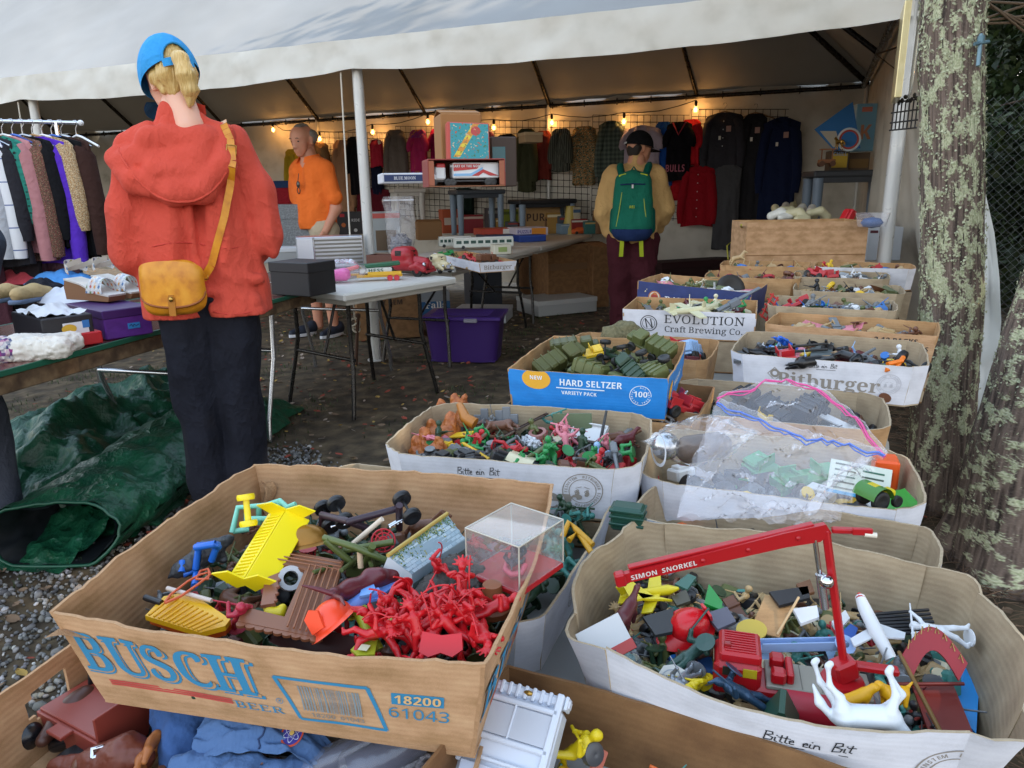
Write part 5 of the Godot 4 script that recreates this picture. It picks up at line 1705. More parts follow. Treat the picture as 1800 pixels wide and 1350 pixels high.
func build_clothes()->void:
	pattern("windowpane",func(x:int,y:int)->Color:return Color("41568c") if (x%64<3 or y%64<3) else Color("e2e2e4"),128,.26)
	pattern("dots",func(x:int,y:int)->Color:return Color("0d1c1c") if v2(x%32-16,(y+16*(x/32%2))%32-16).length()<6.0 else Color("1d7d6c"),128,.16)
	pattern("leopard",func(x:int,y:int)->Color:
		var n:=noise2(x*.11,y*.11)
		return Color("2b1d14") if absf(n)<.1 else Color("b98d5c") if n>.0 else Color("d9c39b"),192,.2)
	pattern("floral",func(x:int,y:int)->Color:
		var n:=noise2(x*.14,y*.14)
		var q:=noise2(y*.2+40.0,x*.2)
		return Color("8a2f33") if n>.25 else Color("5e6b3a") if q>.25 else Color("c08b78") if n<-.32 else Color("2d211d"),192,.2)
	pattern("plaid_green",func(x:int,y:int)->Color:
		var a:=Color("4d5a50").lerp(Color("2c3632"),.5*float(x%32<12)+.5*float(y%32<12))
		return a.lerp(Color("b9b7a2"),.5) if (x%32==22 or y%32==22) else a,128,.2)
	pattern("dark_stripe",func(x:int,y:int)->Color:return Color("77786c") if x%16<3 else Color("33372f"),64,.1)
	pattern("scarf_print",func(x:int,y:int)->Color:
		var n:=noise2(x*.05,y*.09)
		return Color("8a5c2c") if n>.1 else Color("17443a") if n<-.12 else Color("c2a67a"),192,.35)
	pattern("embroidered",func(x:int,y:int)->Color:return (Color("d08a3f") if (x/6+y/6)%5==0 else Color("7c2c86")) if y<26 and (x+y)%12<8 else Color("b01558"),128,.5)
	var row:=[
		["coat","long beige coat hanging behind the person in the orange polo",578,622,246,425,cloth("a0785a"),.55,{"cat":"coat"}],
		["shirt","black top hanging just left of the front tent pole",604,646,240,335,cloth("151418"),.5,{}],
		["dress","red and navy dress with white fur collar below a bulb",648,674,246,290,cloth("b32a3f"),.0,{"cat":"dress","collar":cloth("dcd2c6")}],
		["skirt","navy skirt part hanging under the fur collared dress",650,673,286,338,cloth("1a1d33"),.0,{"cat":"skirt"}],
		["cardigan","plain grey cardigan beside the magenta dresses",672,716,228,310,cloth("6e655f"),.75,{"cat":"cardigan"}],
		["dress","magenta dress with embroidered yoke on the grid wall",715,753,228,312,mats.embroidered,.25,{"cat":"dress","flare":1.1}],
		["dress","plain crimson magenta dress beside the board game carton",752,784,226,300,cloth("8f1248"),.25,{"cat":"dress","flare":1.1}],
		["blouse","black blouse above the stacked games",868,912,236,300,cloth("17151a"),.5,{}],
		["blouse","dark striped blouse under the fifth bulb",966,1006,226,296,mats.dark_stripe,.6,{}],
		["scarf_shirt","brown and green scarf print shirt in the middle of the wall",1002,1052,222,318,mats.scarf_print,.6,{}],
		["plaid_shirt","green grey plaid shirt left of the black cap",1048,1102,214,322,mats.plaid_green,.7,{"collar":mats.plaid_green}],
		["shirt","pale lavender short sleeved shirt behind the black cap",1090,1168,222,306,cloth("a99ba8"),.25,{"collar":cloth("a99ba8"),"buttons":pl("d8d0d4",.4)}],
		["shirt","bright blue shirt between lavender shirt and jersey",1150,1184,214,342,cloth("1f4f9c"),.7,{}],
		["shirt","red shirt half hidden behind the black jersey",1194,1236,210,285,cloth("b31c26"),.4,{}],
		["jersey","black sports jersey with red trimmed neck",1168,1222,214,312,cloth("141318"),.25,{"cat":"jersey"}],
		["tracksuit_top","red cloth hanging below the black jersey",1178,1232,306,348,cloth("a01820"),.0,{"cat":"jacket"}],
		["coverall_jacket","charcoal work jacket with name patch on a wooden hanger",1236,1312,198,294,cloth("35343a"),.75,{"cat":"jacket","buttons":pl("b9b9b9",.4)}],
		["trousers","long grey trousers hanging below the charcoal jacket",1258,1304,290,432,cloth("4a4a4d"),.0,{"cat":"trousers"}],
		["coverall","dark grey coverall between charcoal jacket and navy coverall",1304,1352,200,380,cloth("29292d"),.5,{"cat":"coverall"}],
		["coverall","navy coverall with badge, last garment toward the tent corner",1338,1412,208,380,cloth("1a2340"),.62,{"cat":"coverall","collar":cloth("1a2340")}],
		["jacket","red snap jacket hanging low with its sleeve down",1196,1262,292,392,cloth("8f1420"),.8,{"cat":"jacket","buttons":pl("c9a9a9",.4)}],
		["pleated_skirt","dark red pleated skirt by the white shelf",622,690,330,384,cloth("5d1a26"),.0,{"cat":"skirt","flare":1.15}],
		["blouse","plum velvet blouse hanging behind the game carton",838,872,232,300,cloth("3f1d33"),.6,{}],
		["coat","olive coat hanging between the stacked cartons and striped blouse",906,944,226,330,cloth("3d3f2c"),.7,{}],
		["shirt","brick red check shirt left of the striped blouse",938,972,230,310,cloth("6e2c25"),.6,{}],
		["jacket","tan suede jacket behind the orange polo's shoulder",536,582,250,360,cloth("8b6a48"),.7,{}],
		["shirt","mustard yellow shirt behind the orange polo",496,530,262,360,cloth("b89a2c"),.6,{}],
		["dress","dark green dress behind the grey blue stool",795,835,330,390,cloth("17261f"),.0,{"cat":"dress"}],
	]
	var wall_yaw:=dir_yaw(-TE)
	var hung:=0
	for g in row:
		var p:=wall_at((g[2]+g[3])*.5,g[4],.11+.035*(hung%3))
		var m:=(p-EYE).dot(F)/(675.0/tan(deg_to_rad(FOV/2.0)))
		var w:float=(g[3]-g[2])*m*(.86 if g[7]>.0 else 1.0)
		var h:float=(g[5]-g[4])*m*1.03
		var t:=garment(g[0],g[1],yaw_at(p,wall_yaw),w,h,g[6],h*g[7],g[8],"clothes along the back wall")
		if g[0].begins_with("coverall"):
			piece(t,"badge",bx(v3(.05,.06,.003),.001),pl("a9847a",.7),yaw_at(v3(w*.14,-.17,.058),0))
			piece(t,"size_tag",bx(v3(.025,.04,.003),.001),pl("d8d4ca",.7),yaw_at(v3(-w*.08,-.26,.06),0))
		if g[0]=="jersey":
			piece(t,"neck_trim",mb().tube([v3(-.07,-.01,.03),v3(0,-.14,.062),v3(.07,-.01,.03)],.008,6).mesh(),pl("b23a4a",.8))
			piece(t,"jersey_lettering",text("BULLS",.075,"sans_bold",.7),pl("a5596a",.8),yaw_at(v3(-.02,-h*.78,.075),0))
		if g[0]=="coverall_jacket" or (g[0]=="coverall" and g[2]<1330):
			hanger("wooden coat hanger holding the "+("charcoal work jacket" if g[0]=="coverall_jacket" else "dark grey coverall"),yaw_at(p+v3(0,.0,0),wall_yaw),pl("8a6a48",.5),"wooden hangers on the back wall")
		hung+=1
	for i in 5:
		var x0:=520+i*174
		var a:=wall_at(x0,200,.06)
		var b:=wall_at(x0+170,200,.06)
		var t:=thing("grid_panel",["black wire grid panel behind the orange polo","black wire grid panel behind the magenta dresses","black wire grid panel behind the game boxes","black wire grid panel above the plaid shirt","black wire grid panel above the charcoal jacket"][i],"grid panel",Transform3D(),"wire grid panels on the back wall")
		var L:=a.distance_to(b)
		var dd:=(b-a).normalized()
		a.y=2.08
		var w:=mb()
		for k in int(L/.075)+1:
			w.tube([a+dd*k*.075,a+dd*k*.075+v3(0,-1.15,0)],.0035,4,false)
		piece(t,"upright_wires",w.mesh(),mats.dark_steel)
		var w2:=mb()
		for k in 16:w2.tube([a+v3(0,-.075*k,.004),a+dd*L+v3(0,-.075*k,.004)],.0035,4,false)
		piece(t,"cross_wires",w2.mesh(),mats.dark_steel)
	var r0:=deep(-190,212,4.3)
	var r1:=deep(138,216,4.7)
	r0.y=r1.y
	var rd:=(r1-r0).normalized()
	var rk:=thing("clothes_rack","chrome clothes rail on legs, hung full of jackets and blouses","clothes rack")
	piece(rk,"rail",mb().tube([r0,r1],.011,10).mesh(),mats.chrome)
	piece(rk,"end_cap",mb().ball(r1+rd*.012,v3(.018,.018,.018),10).mesh(),pl("dfdfdf",.4))
	for q in [r0+rd*.1,r1-rd*.12]:
		piece(rk,"upright",mb().tube([q,v3(q.x,.06,q.z)],.012,10).mesh(),mats.chrome)
		piece(rk,"foot",mb().tube([v3(q.x,.05,q.z)+v3(rd.z,0,-rd.x)*.25,v3(q.x,.05,q.z)-v3(rd.z,0,-rd.x)*.25],.014,8).mesh(),mats.chrome)
	var gy:=dir_yaw(v3(.95,0,.25))
	var cl:=[["jacket","charcoal wool jacket first on the rack",cloth("3a3a3f"),.62,.6],["coat","black coat beside the charcoal jacket on the rack",cloth("141416"),.8,.55],["jacket","mid grey jacket with black lining on the rack",cloth("77787c"),.66,.6],["blouse","dark green blouse between two greys on the rack",cloth("1f3530"),.6,.5],["jacket","light grey jacket left of the windowpane blazer",cloth("b4b6bb"),.66,.6],["blazer","white blazer with blue windowpane checks",mats.windowpane,.64,.6],["coat","dark grey coat right of the windowpane blazer",cloth("2d2c31"),.75,.5],["blouse","teal blouse with black dots",mats.dots,.5,.4],
		["jacket","dusty pink jacket on the rack",cloth("b07a7c"),.68,.62],["blouse","brown blouse with small flowers",mats.floral,.72,.6],["jacket","black jacket between flowers and purple shirt",cloth("18181b"),.66,.5],["shirt","vivid purple shirt on the rack",cloth("5b34b8"),.76,.66],["jacket","leopard print fleece jacket",mats.leopard,.56,.45],["vest","black vest under the leopard fleece",cloth("131315"),.72,.0],["sweater","dark brown sweater last on the rack",cloth("3b2722"),.7,.6]]
	for i in cl.size():
		var q:=r1-rd*(.1+(cl.size()-1-i)*.05)
		garment(cl[i][0],cl[i][1],yaw_at(q-v3(0,.085,0),gy+rnd(-5,5)),.42,cl[i][3],cl[i][2],cl[i][4],{"thick":.022,"cat":cl[i][0]},"clothes on the rack")
		hanger("%s hanger on the rail above the %s"%[["white plastic","blue plastic","wire","wooden"][i%4],cl[i][1].split(" on the rack")[0]],yaw_at(q-v3(0,.085,0),gy+rnd(-4,4)),[pl("d8d8da",.4),pl("2b58b0",.4),mats.steel,pl("a07848",.5)][i%4],"hangers on the rack")
	for i in 4:
		var q:=r1-rd*(.25+i*.2)
		garment("trousers",["mauve trousers hanging low below the purple shirt","dark trousers hanging low below the floral blouse","plum trousers below the windowpane blazer","slate trousers low at the end of the rack"][i],yaw_at(q-v3(0,.6,.0)-v3(rd.z,0,-rd.x)*-.08,gy),.34,.72,cloth(["6b4f5c","2a2426","4a2b33","4d4f5a"][i]),.0,{"thick":.03,"cat":"trousers"},"trousers on the rack")
	hanger("empty white plastic hanger at the end of the rail",yaw_at(r1-rd*.02-v3(0,.085,0),gy-14),pl("e2e2e4",.4),"hangers on the rack")
func build_bulbs()->void:
	var gl:=glow("filament","ffc46a",9.0)
	var cap:=pl("1d1b19",.5)
	var prev:=Vector3.ZERO
	var k:=0
	var wire:=mb()
	for q in [[480,226],[515,240],[562,242],[655,230],[752,212],[868,222],[970,213],[1097,211],[1223,190]]:
		var p:=wall_at(q[0],q[1],.16)
		var t:=thing("light_bulb",["glowing pear bulb seen past the red sleeve","glowing bulb above the head of the orange polo","glowing bulb right of the orange collar","glowing bulb above the fur collared dress","glowing bulb left of the game carton","glowing bulb behind the game box","glowing bulb above the striped blouse","glowing bulb above the black cap","brightest glowing bulb left of the charcoal jacket"][k],"light bulb",shift(p),"string of bulbs along the back wall")
		piece(t,"glass",mb().lathe([v2(.0,-.05),v2(.018,-.045),v2(.028,-.028),v2(.029,-.014),v2(.02,.012),v2(.014,.026)],14).mesh(),mats.bulb_glass)
		piece(t,"filament",mb().ball(v3(0,-.016,0),v3(.011,.02,.011),10).mesh(),gl)
		piece(t,"socket",mb().lathe([v2(.0145,.022),v2(.016,.03),v2(.016,.065),v2(.006,.08),v2(0,.082)],12).mesh(),cap)
		var l:=OmniLight3D.new()
		l.name="bulb_light"
		l.light_color=Color("ffb464")
		l.light_energy=.022
		l.light_size=.03
		l.omni_range=12.0
		l.omni_attenuation=2.0
		l.shadow_enabled=true
		l.position=v3(0,-.02,0)
		t.add_child(l)
		var top:=p+v3(0,.08,0)
		if k>0:wire.tube([prev,prev.lerp(top,.25)+v3(0,-.03,0),prev.lerp(top,.5)+v3(0,-.045,0),prev.lerp(top,.75)+v3(0,-.03,0),top],.005,5)
		prev=top
		k+=1
	solo("light_string","black cable looping from bulb to bulb along the back wall","cable",wire.mesh(),cap)
# ---------------------------------------------------------------- goods on and under the tables
func mpp(p:Vector3)->float:
	return (p-EYE).dot(F)/(675.0/tan(deg_to_rad(FOV/2.0)))
func stand(x:float,y:float,h:float)->Vector3:
	var p:=on(x,y,h)
	if p.x>3.2 or p.z>-6.0 or (p-TC).dot(TV)<TD-.42:return p
	p=wall_at(x,y,.42)
	return v3(p.x,h,p.z)
# a closed box standing at height h whose front spans x0..x1 and y0..y1 of the photograph
func crate(called:String,label:String,cat:String,x0:float,y0:float,x1:float,y1:float,h:float,depth:float,yaw:float,mat:Material,o:={})->Node3D:
	var p:=stand((x0+x1)*.5,y1,h)
	var w:float=(x1-x0)*mpp(p)
	var t:=deep((x0+x1)*.5,y0,-p.z).y-h
	var n:=thing(called,label,cat,yaw_at(p,yaw),o.get("group",""))
	var back:=-depth*.5
	piece(n,"carton" if not o.has("part") else o.part,bx(v3(w,t,depth),.004),mat,shift(v3(0,t*.5,back)))
	if o.has("lid"):piece(n,"lid",bx(v3(w+.008,t*.3,depth+.008),.003),o.lid,shift(v3(0,t*.86,back)))
	if o.has("flap"):
		piece(n,"flap",bx(v3(w*.98,.004,depth*.45),.001),mat,Transform3D(eul(-14,0,0),v3(0,t+.012,back-depth*.26)))
		piece(n,"flap",bx(v3(w*.98,.004,depth*.45),.001),mat,Transform3D(eul(10,0,0),v3(0,t+.01,back+depth*.25)))
	if o.has("panel"):piece(n,"printed_panel",bx(v3(w*o.get("pw",.9),t*o.get("ph",.7),.002),.0005),o.panel,shift(v3(w*o.get("px",.0),t*o.get("py",.5),.0012)))
	if o.has("words"):piece(n,"lettering",text(o.words,t*o.get("tall",.25),o.get("face","sans_bold"),o.get("stretch",1.0)),o.get("ink",pl("e8e4da",.7)),shift(v3(w*o.get("tx",.0),t*o.get("ty",.5),.0032)))
	if o.has("stripe"):piece(n,"printed_stripe",bx(v3(w,t*.12,.002),.0005),o.stripe,shift(v3(0,t*o.get("sy",.85),.0014)))
	n.set_meta("size",v3(w,t,depth))
	return n
func stool(called:String,label:String,xf:Transform3D,w:float,d:float,h:float,top:Material,leg:Material,group:="")->void:
	var n:=thing(called,label,"side table",xf,group)
	piece(n,"top_panel",bx(v3(w,.05,d),.012),top,shift(v3(0,h-.025,0)))
	for x in [-1.0,1.0]:
		for z in [-1.0,1.0]:
			piece(n,"leg",mb().lathe([v2(.0,.0),v2(.03,.0),v2(.036,h*.5),v2(.042,h-.055),v2(0,h-.05)],10,shift(v3(x*(w*.5-.05),0,z*(d*.5-.05)))).mesh(),leg)
	for z in [-1.0,1.0]:piece(n,"skirt",bx(v3(w-.08,.045,.015),.004),top,shift(v3(0,h-.07,z*(d*.5-.03))))
func build_back_shelves()->void:
	var blue:=pl("7f93a6",.5)
	var dark:=pl("3d4650",.55)
	var white:=pl("d2d0ca",.5)
	var p:=on(838,415,.745)
	stool("plastic_stool","grey blue plastic side table under the toy semi truck",yaw_at(p+v3(.0,0,-.2),18),.58,.45,.52,dark,blue)
	var p2:=on(715,410,.745)
	stool("plastic_shelf","white plastic shelf stand under the navy labelled tray",yaw_at(p2+v3(0,0,-.25),16),.42,.4,.55,white,white)
	var p3:=stand(950,400,.745)
	stool("plastic_stool","slate plastic side table behind, under the dark cartons",yaw_at(p3+v3(.02,0,.0),20),.72,.42,.4,pl("22262b",.6),blue)
	var y2:=p2.y+.552
	var t:=crate("cardboard_tray","white tray with navy label on the white shelf stand","box",672,304,752,322,y2,.3,14,pl("cfd0d4",.6),{"panel":pl("2b3a63",.6),"ph":.66,"pw":.9,"words":"BLUE MOON","tall":.3,"face":"serif_bold","stretch":.85,"ink":pl("dcdcdc",.6)})
	var y1:=p.y+.522
	var q:=on(822,328,y1)
	var m:=mpp(q)
	var box:=thing("window_carton","open fronted carton around the toy semi truck","box",yaw_at(q,14))
	var bw:=136.0*m
	var bh:=46.0*m
	piece(box,"back_panel",bx(v3(bw,bh,.004),.001),pl("5a3a26",.7),shift(v3(0,bh*.5,-.16)))
	piece(box,"bottom_panel",bx(v3(bw,.004,.16),.001),pl("8a5a3c",.7),shift(v3(0,.002,-.08)))
	piece(box,"top_panel",bx(v3(bw,.004,.16),.001),pl("8f3c34",.7),shift(v3(0,bh,-.08)))
	for s in [-1.0,1.0]:
		piece(box,"side_panel",bx(v3(.004,bh,.16),.001),pl("8a3f36",.7),shift(v3(s*bw*.5,bh*.5,-.08)))
		piece(box,"window_edge",bx(v3(.02,bh-.01,.003),.001),pl("9a5a40",.7),shift(v3(s*(bw*.5-.012),bh*.5,-.001)))
	var tr:=thing("toy_semi_truck","white and red toy semi truck with long painted trailer","toy truck",yaw_at(q,14))
	var rd:=pl("b5282c",.35)
	var wh:=pl("d8dadc",.35)
	var tl:=bw*.62
	piece(tr,"trailer",bx(v3(tl,bh*.58,.075),.004),wh,shift(v3(bw*.14,bh*.6,-.07)))
	piece(tr,"red_panel",mb().ext([v2(-tl*.48,bh*.06),v2(.1*tl,bh*.06),v2(.02*tl,-bh*.12),v2(-tl*.48,-bh*.2)],.0,.002,shift(v3(bw*.14,bh*.78,-.032))).mesh(),rd)
	piece(tr,"red_panel",mb().ext([v2(-.1*tl,-bh*.2),v2(.15*tl,bh*.04),v2(.48*tl,-bh*.2),v2(.3*tl,-bh*.2),v2(.15*tl,-bh*.08),v2(.05*tl,-bh*.2)],.0,.002,shift(v3(bw*.14,bh*.6,-.032))).mesh(),rd)
	piece(tr,"blue_stripe",mb().ext([v2(-.48*tl,-bh*.22),v2(-.1*tl,-bh*.22),v2(.14*tl,bh*.02),v2(.14*tl,bh*.1),v2(-.12*tl,-bh*.13),v2(-.48*tl,-bh*.13)],.0,.0025,shift(v3(bw*.14,bh*.62,-.032))).mesh(),pl("7fb0d8",.4))
	piece(tr,"trailer_lettering",text("HEART OF THE NORTH",bh*.09,"sans_bold"),wh,shift(v3(bw*.02,bh*.76,-.028)))
	piece(tr,"cab",mb().box(v3(0,bh*.05,0),v3(bw*.14,bh*.5,.07),.006).box(v3(-bw*.09,-bh*.1,0),v3(bw*.1,bh*.24,.066),.006).mesh(),wh,shift(v3(-bw*.33,bh*.46,-.07)))
	piece(tr,"cab_roof",bx(v3(bw*.12,bh*.2,.066),.006),rd,shift(v3(-bw*.32,bh*.78,-.07)))
	piece(tr,"chassis",bx(v3(bw*.86,bh*.08,.05),.003),pl("3a3a3c",.5),shift(v3(0,bh*.22,-.07)))
	for x in [-.42,-.23,-.17,.3,.37]:piece(tr,"wheel",mb().lathe([v2(0,-.036),v2(bh*.14,-.036),v2(bh*.14,.036),v2(bh*.08,.038),v2(0,.036)],14,Transform3D(eul(90,0,0),v3(x*bw,bh*.17,-.07))).mesh(),pl("2a2a2a",.5))
	var yt:=y1+bh+.004
	var g:=on(822,283,yt)
	pattern("game_art",func(x:int,y:int)->Color:
		var u:=x/128.0
		var v:=y/128.0
		var c:=Color("2a8f97")
		if absf(u-.12-v*.0-(1.0-v)*.55)<.085 and v<.95:c=Color("d9c034") if int(v*9.0)%2 else Color("c98a2c")
		if v2(u-.66,v-.2).length()<.13:c=Color("b5403a")
		if noise2(x*.09,y*.09)>.42:c=[Color("d7b38c"),Color("b5502f"),Color("3f6a3a")][(x/22+y/22)%3]
		return c,128,.25,.5)
	var art:StandardMaterial3D=mats.game_art
	var gn:=thing("board_game","large board game box with turquoise picture and red edge, leaning upright","board game",Transform3D(Basis(Vector3.UP,deg_to_rad(14))*eul(-8,0,-2),g+v3(0,0,-.03)))
	var gw:=82.0*m
	var gh:=70.0*m
	piece(gn,"lid",bx(v3(gw,gh,.045),.003),pl("b8473a",.5),shift(v3(0,gh*.5,0)))
	art.uv1_triplanar=false
	art.uv1_scale=Vector3.ONE
	var face_m:=mb().grid(1,1,func(u:float,v:float)->Vector3:return v3((u-.5)*gw*.9,(.5-v)*gh*.94,0)).mesh()
	piece(gn,"picture_print",face_m,art,shift(v3(.004,gh*.5,.0238)))
	crate("carton","plain brown carton standing behind the board game box","box",777,199,849,285,yt,.2,14,pl("9a6c3e",.8),{"flap":1})
	crate("carton","dark brown carton with teal window right of the board game","box",864,240,910,328,y1,.22,14,pl("3b2a20",.6),{"panel":pl("14555c",.3),"pw":.5,"ph":.5,"px":-.2,"py":.55})
	var y3:=p3.y+.402
	crate("carton","narrow dark carton with white panel on the slate side table","box",908,250,952,318,y3,.25,16,pl("2c2a30",.5),{"panel":pl("d6d6da",.4),"pw":.28,"ph":.5,"px":-.1,"py":.55})
	crate("carton","blue spined carton at the end of the dark cartons","box",936,255,958,318,y3,.25,16,pl("28375a",.5),{"stripe":pl("7f8a38",.5)})
	crate("cap_stack","cream hat box on the dark cartons","box",922,232,955,250,y3+.52,.2,16,pl("a58a68",.7),{"lid":pl("b9a07c",.7)})
	crate("flat_carton","long flat brown carton on the slate side table","box",955,296,1022,316,y3,.28,16,pl("7a4a30",.7),{"panel":pl("8f3b30",.6),"pw":.4,"ph":.5})
	var yb:=stand(1003,362,.745)
	piece(tag_thing("yellow_bag","crumpled yellow plastic bag standing behind the printed carton","bag",yaw_at(yb,10)),"film",mb().grid(24,14,func(u:float,v:float)->Vector3:return v3(cos(u*TAU)*(.1-.05*v)*(1.0+.25*noise3(cos(u*TAU)*3.0,v*4.0,sin(u*TAU)*3.0)),v*.32,sin(u*TAU)*(.07-.03*v))).mesh(),pl("b7a14a",.4))
	crate("carton","tan carton with dark print beside the yellow bag","box",924,364,986,392,.745,.25,14,pl("a98758",.7),{"words":"PURE","tall":.28,"ink":pl("4a3527",.7),"tx":-.15,"ty":.62})
	crate("carton","orange and white toy carton between the stool legs","box",778,368,812,408,.745,.2,18,pl("b4532f",.6),{"panel":pl("cfc3b4",.6),"pw":.8,"ph":.3})
	crate("carton","small brown carton left of the orange carton","box",735,390,778,422,.745,.2,14,pl("8f6a44",.8),{"flap":1})
	crate("carton","red carton behind the grey blue stool","box",812,378,850,402,.745,.2,12,pl("8f1f2a",.6),{"stripe":pl("d0b8a8",.6)})
	crate("carton","lime green carton under the slate side table","box",885,368,912,395,.745,.2,14,pl("7f8a24",.6),{"stripe":pl("4d5a1a",.6)})
	crate("carton","grey toy carton beside the lime green carton","box",858,366,886,400,.745,.2,14,pl("4b4a4d",.6),{"stripe":pl("8a8a8a",.6)})
	crate("carton","deep red carton low beside the lime carton","box",896,392,926,404,.745,.15,14,pl("8d1e24",.6),{"stripe":pl("c98a7a",.6)})
	for i in 12:
		var x:float=872+15*i+6*(i%3)
		var y:float=[398,412,404,392,406,398,388,402,396,390,398,386][i]
		crate("carton","small %s carton in the crowd on the far table, %s"%[["ochre","slate","red","cream","teal","brown"][i%6],["nearest the yellow bag","behind the puzzle box","in front of the tan carton","tall and thin","flat on its side","beside the brick red one","at the wall end","low and wide","by the dark green car","half behind a brown one","close to the tan sweater","last at the wall"][i]],"box",x,y-[14,22,11,26,9,16][i%6],x+[24,18,30,14,34,20][i%6],y,.748,.16,10+3*(i%5),pl(["a8813c","4a5560","93302c","c4bba2","2f6a66","7a5638"][i%6],.6),{"stripe":pl(["d8cfae","9a3a34","d8d4ca","4a6a8a","c9a25a","3a2a20"][i%6],.6)})
	crate("board_game","flat red and white game box on top of the blue one","board game",846,402,908,414,.8,.3,20,pl("b9432f",.5),{"panel":pl("d9d4cc",.5),"pw":.35,"ph":.9,"px":.3})
	crate("board_game","flat purple and yellow game box beside the red one","board game",906,400,966,414,.8,.28,20,pl("c7c2d0",.5),{"panel":pl("d98a2c",.5),"pw":.45,"ph":.85,"px":.2,"words":"PUZZLE","tall":.4,"tx":-.25,"ink":pl("5a4a9a",.6)})
	crate("board_game","flat royal blue game box underneath the purple box","board game",912,413,962,425,.748,.28,20,pl("1f3f8f",.5),{"stripe":pl("3a5ab0",.5)})
	crate("board_game","flat dark blue game box underneath the red box","board game",850,413,910,425,.748,.28,20,pl("24304f",.5),{"stripe":pl("4a6a9a",.5)})
	for e in [["toy_bus","long white toy bus with square windows on the grey table",798,418,905,436,.765],["toy_bus","second white toy bus half behind the first",772,420,830,434,.765]]:
		var b:=on((e[2]+e[4])*.5,e[5],e[6])
		var mm:=mpp(b)
		var n:=thing(e[0],e[1],"toy bus",yaw_at(b,14),"white toy buses")
		var w:float=(e[4]-e[2])*mm
		piece(n,"body",bx(v3(w,.075,.07),.006),pl("cfd2c8",.4),shift(v3(0,.045,-.035)))
		piece(n,"roof",bx(v3(w*.98,.012,.064),.004),pl("d9dad4",.4),shift(v3(0,.088,-.035)))
		for i in 8:piece(n,"window",bx(v3(w*.085,.026,.002),.0005),pl("39544e",.2),shift(v3(-w*.42+i*w*.12,.055,.0005)))
		for x in [-.35,.35]:piece(n,"wheel",mb().lathe([v2(0,-.035),v2(.015,-.035),v2(.015,.036),v2(0,.036)],12,Transform3D(eul(90,0,0),v3(x*w,.012,-.034))).mesh(),pl("222222",.6))
	crate("small_carton","small white carton printed with a toy at the table corner","box",868,430,900,447,.748,.12,16,pl("c9c4b0",.6),{"panel":pl("8a9a5a",.6),"pw":.5,"ph":.5})
	var wt:=by_front([762,444],[842,462],.815,.26)
	var tr2:=tray("corner","white slogan tray at the corner of the grey table, full of little cars",wt[0],wt[1],.26,.066,wt[2],{"out":mats.white_card,"inner":mats.kraft,"called":"the white corner tray"})
	printed(tr2,0,"handwritten_slogan",scaled(slogan(),.013),.0,.045,pl("2a2a2c",.8))
	printed(tr2,1,"brand_lettering",text("Bitburger",.03,"serif_bold"),.0,.03,pl("8a8278",.7))
	flat_toy("toy_car","dark green toy car far along the table",1008,400,pl("1f3a30",.35),.12)
	flat_toy("toy_car","orange toy car behind the dark green one",1020,384,pl("d8622c",.4),.1)
	crate("flat_carton","pale blue flat box under the dark green car","box",985,393,1045,404,.748,.25,16,pl("7a93a5",.6),{"stripe":pl("a9b8c0",.6)})
	var pr:=on(1492,440,.55)
	var rp:=deep(1490,300,6.1)
	stool("plastic_stool","dark topped plastic side table in the tent corner near the pole",Transform3D(Basis(Vector3.UP,deg_to_rad(-8)),v3(rp.x,.5,rp.z)),.62,.42,rp.y-.5,pl("3a3d42",.6),pl("6f7f90",.5))
	crate("plywood_bench","low wooden bench carrying the corner side table","bench",1420,440,1580,480,.2,.6,-8,mats.rust_wood,{"part":"bench_body","stripe":mats.kraft_dark})
	var yr:=rp.y
	crate("tall_carton","tall pale blue toy carton standing on the corner side table","box",1500,182,1534,266,yr+.16,.12,-8,pl("7fb2cc",.4),{"panel":pl("d07a68",.5),"pw":.5,"ph":.1,"py":.88,"words":"K","tall":.3,"ty":.4,"ink":pl("c98a6a",.5)})
	var fan:=thing("comic_board","blue comic display board fanned out above the bronze horse","display board",Transform3D(Basis(Vector3.UP,deg_to_rad(-8))*eul(-6,0,8),deep(1470,235,6.0)))
	piece(fan,"board",mb().ext([v2(-.16,.06),v2(.14,.22),v2(.17,-.14),v2(-.02,-.13)],-.004,.0).mesh(),pl("2a6fae",.5))
	piece(fan,"picture_print",mb().ext([v2(-.12,.04),v2(.0,.02),v2(.02,-.1),v2(-.03,-.1)],.0,.001,shift(v3(0,0,.001))).mesh(),pl("b9b3a2",.6))
	piece(fan,"arch_print",ring(.075,.09,30),pl("c9d4d8",.6),shift(v3(.09,-.06,.003)))
	piece(fan,"arch_print",ring(.06,.075,30),pl("b4483c",.6),shift(v3(.09,-.06,.003)))
	crate("tin_sign_box","dark game carton with yellow picture on the corner side table","box",1458,265,1490,300,yr,.14,-8,pl("4b4034",.6),{"panel":pl("c2a02f",.6),"pw":.8,"ph":.7,"words":"CHILL","tall":.18,"ty":.84,"ink":pl("8fa0b8",.6)})
	crate("landscape_box","brown carton with mountain print beside the yellow picture","box",1490,268,1526,300,yr,.14,-8,pl("6b5844",.6),{"panel":pl("8a6a3c",.6),"pw":.9,"ph":.5,"py":.4})
	crate("framed_picture","dark framed picture leaning at the tent corner","picture",1532,222,1558,300,yr,.03,-18,pl("2e1d15",.5),{"part":"frame","panel":pl("4a2a22",.5),"pw":.8,"ph":.85})
	crate("sign","small cream sign with ME letters on the tent wall","sign",1540,186,1557,216,1.98,.01,-20,pl("d8cfb4",.6),{"part":"sign_board","words":"ME","tall":.32,"ty":.62,"ink":pl("23201d",.6),"stripe":pl("c98a2c",.6),"sy":.2})
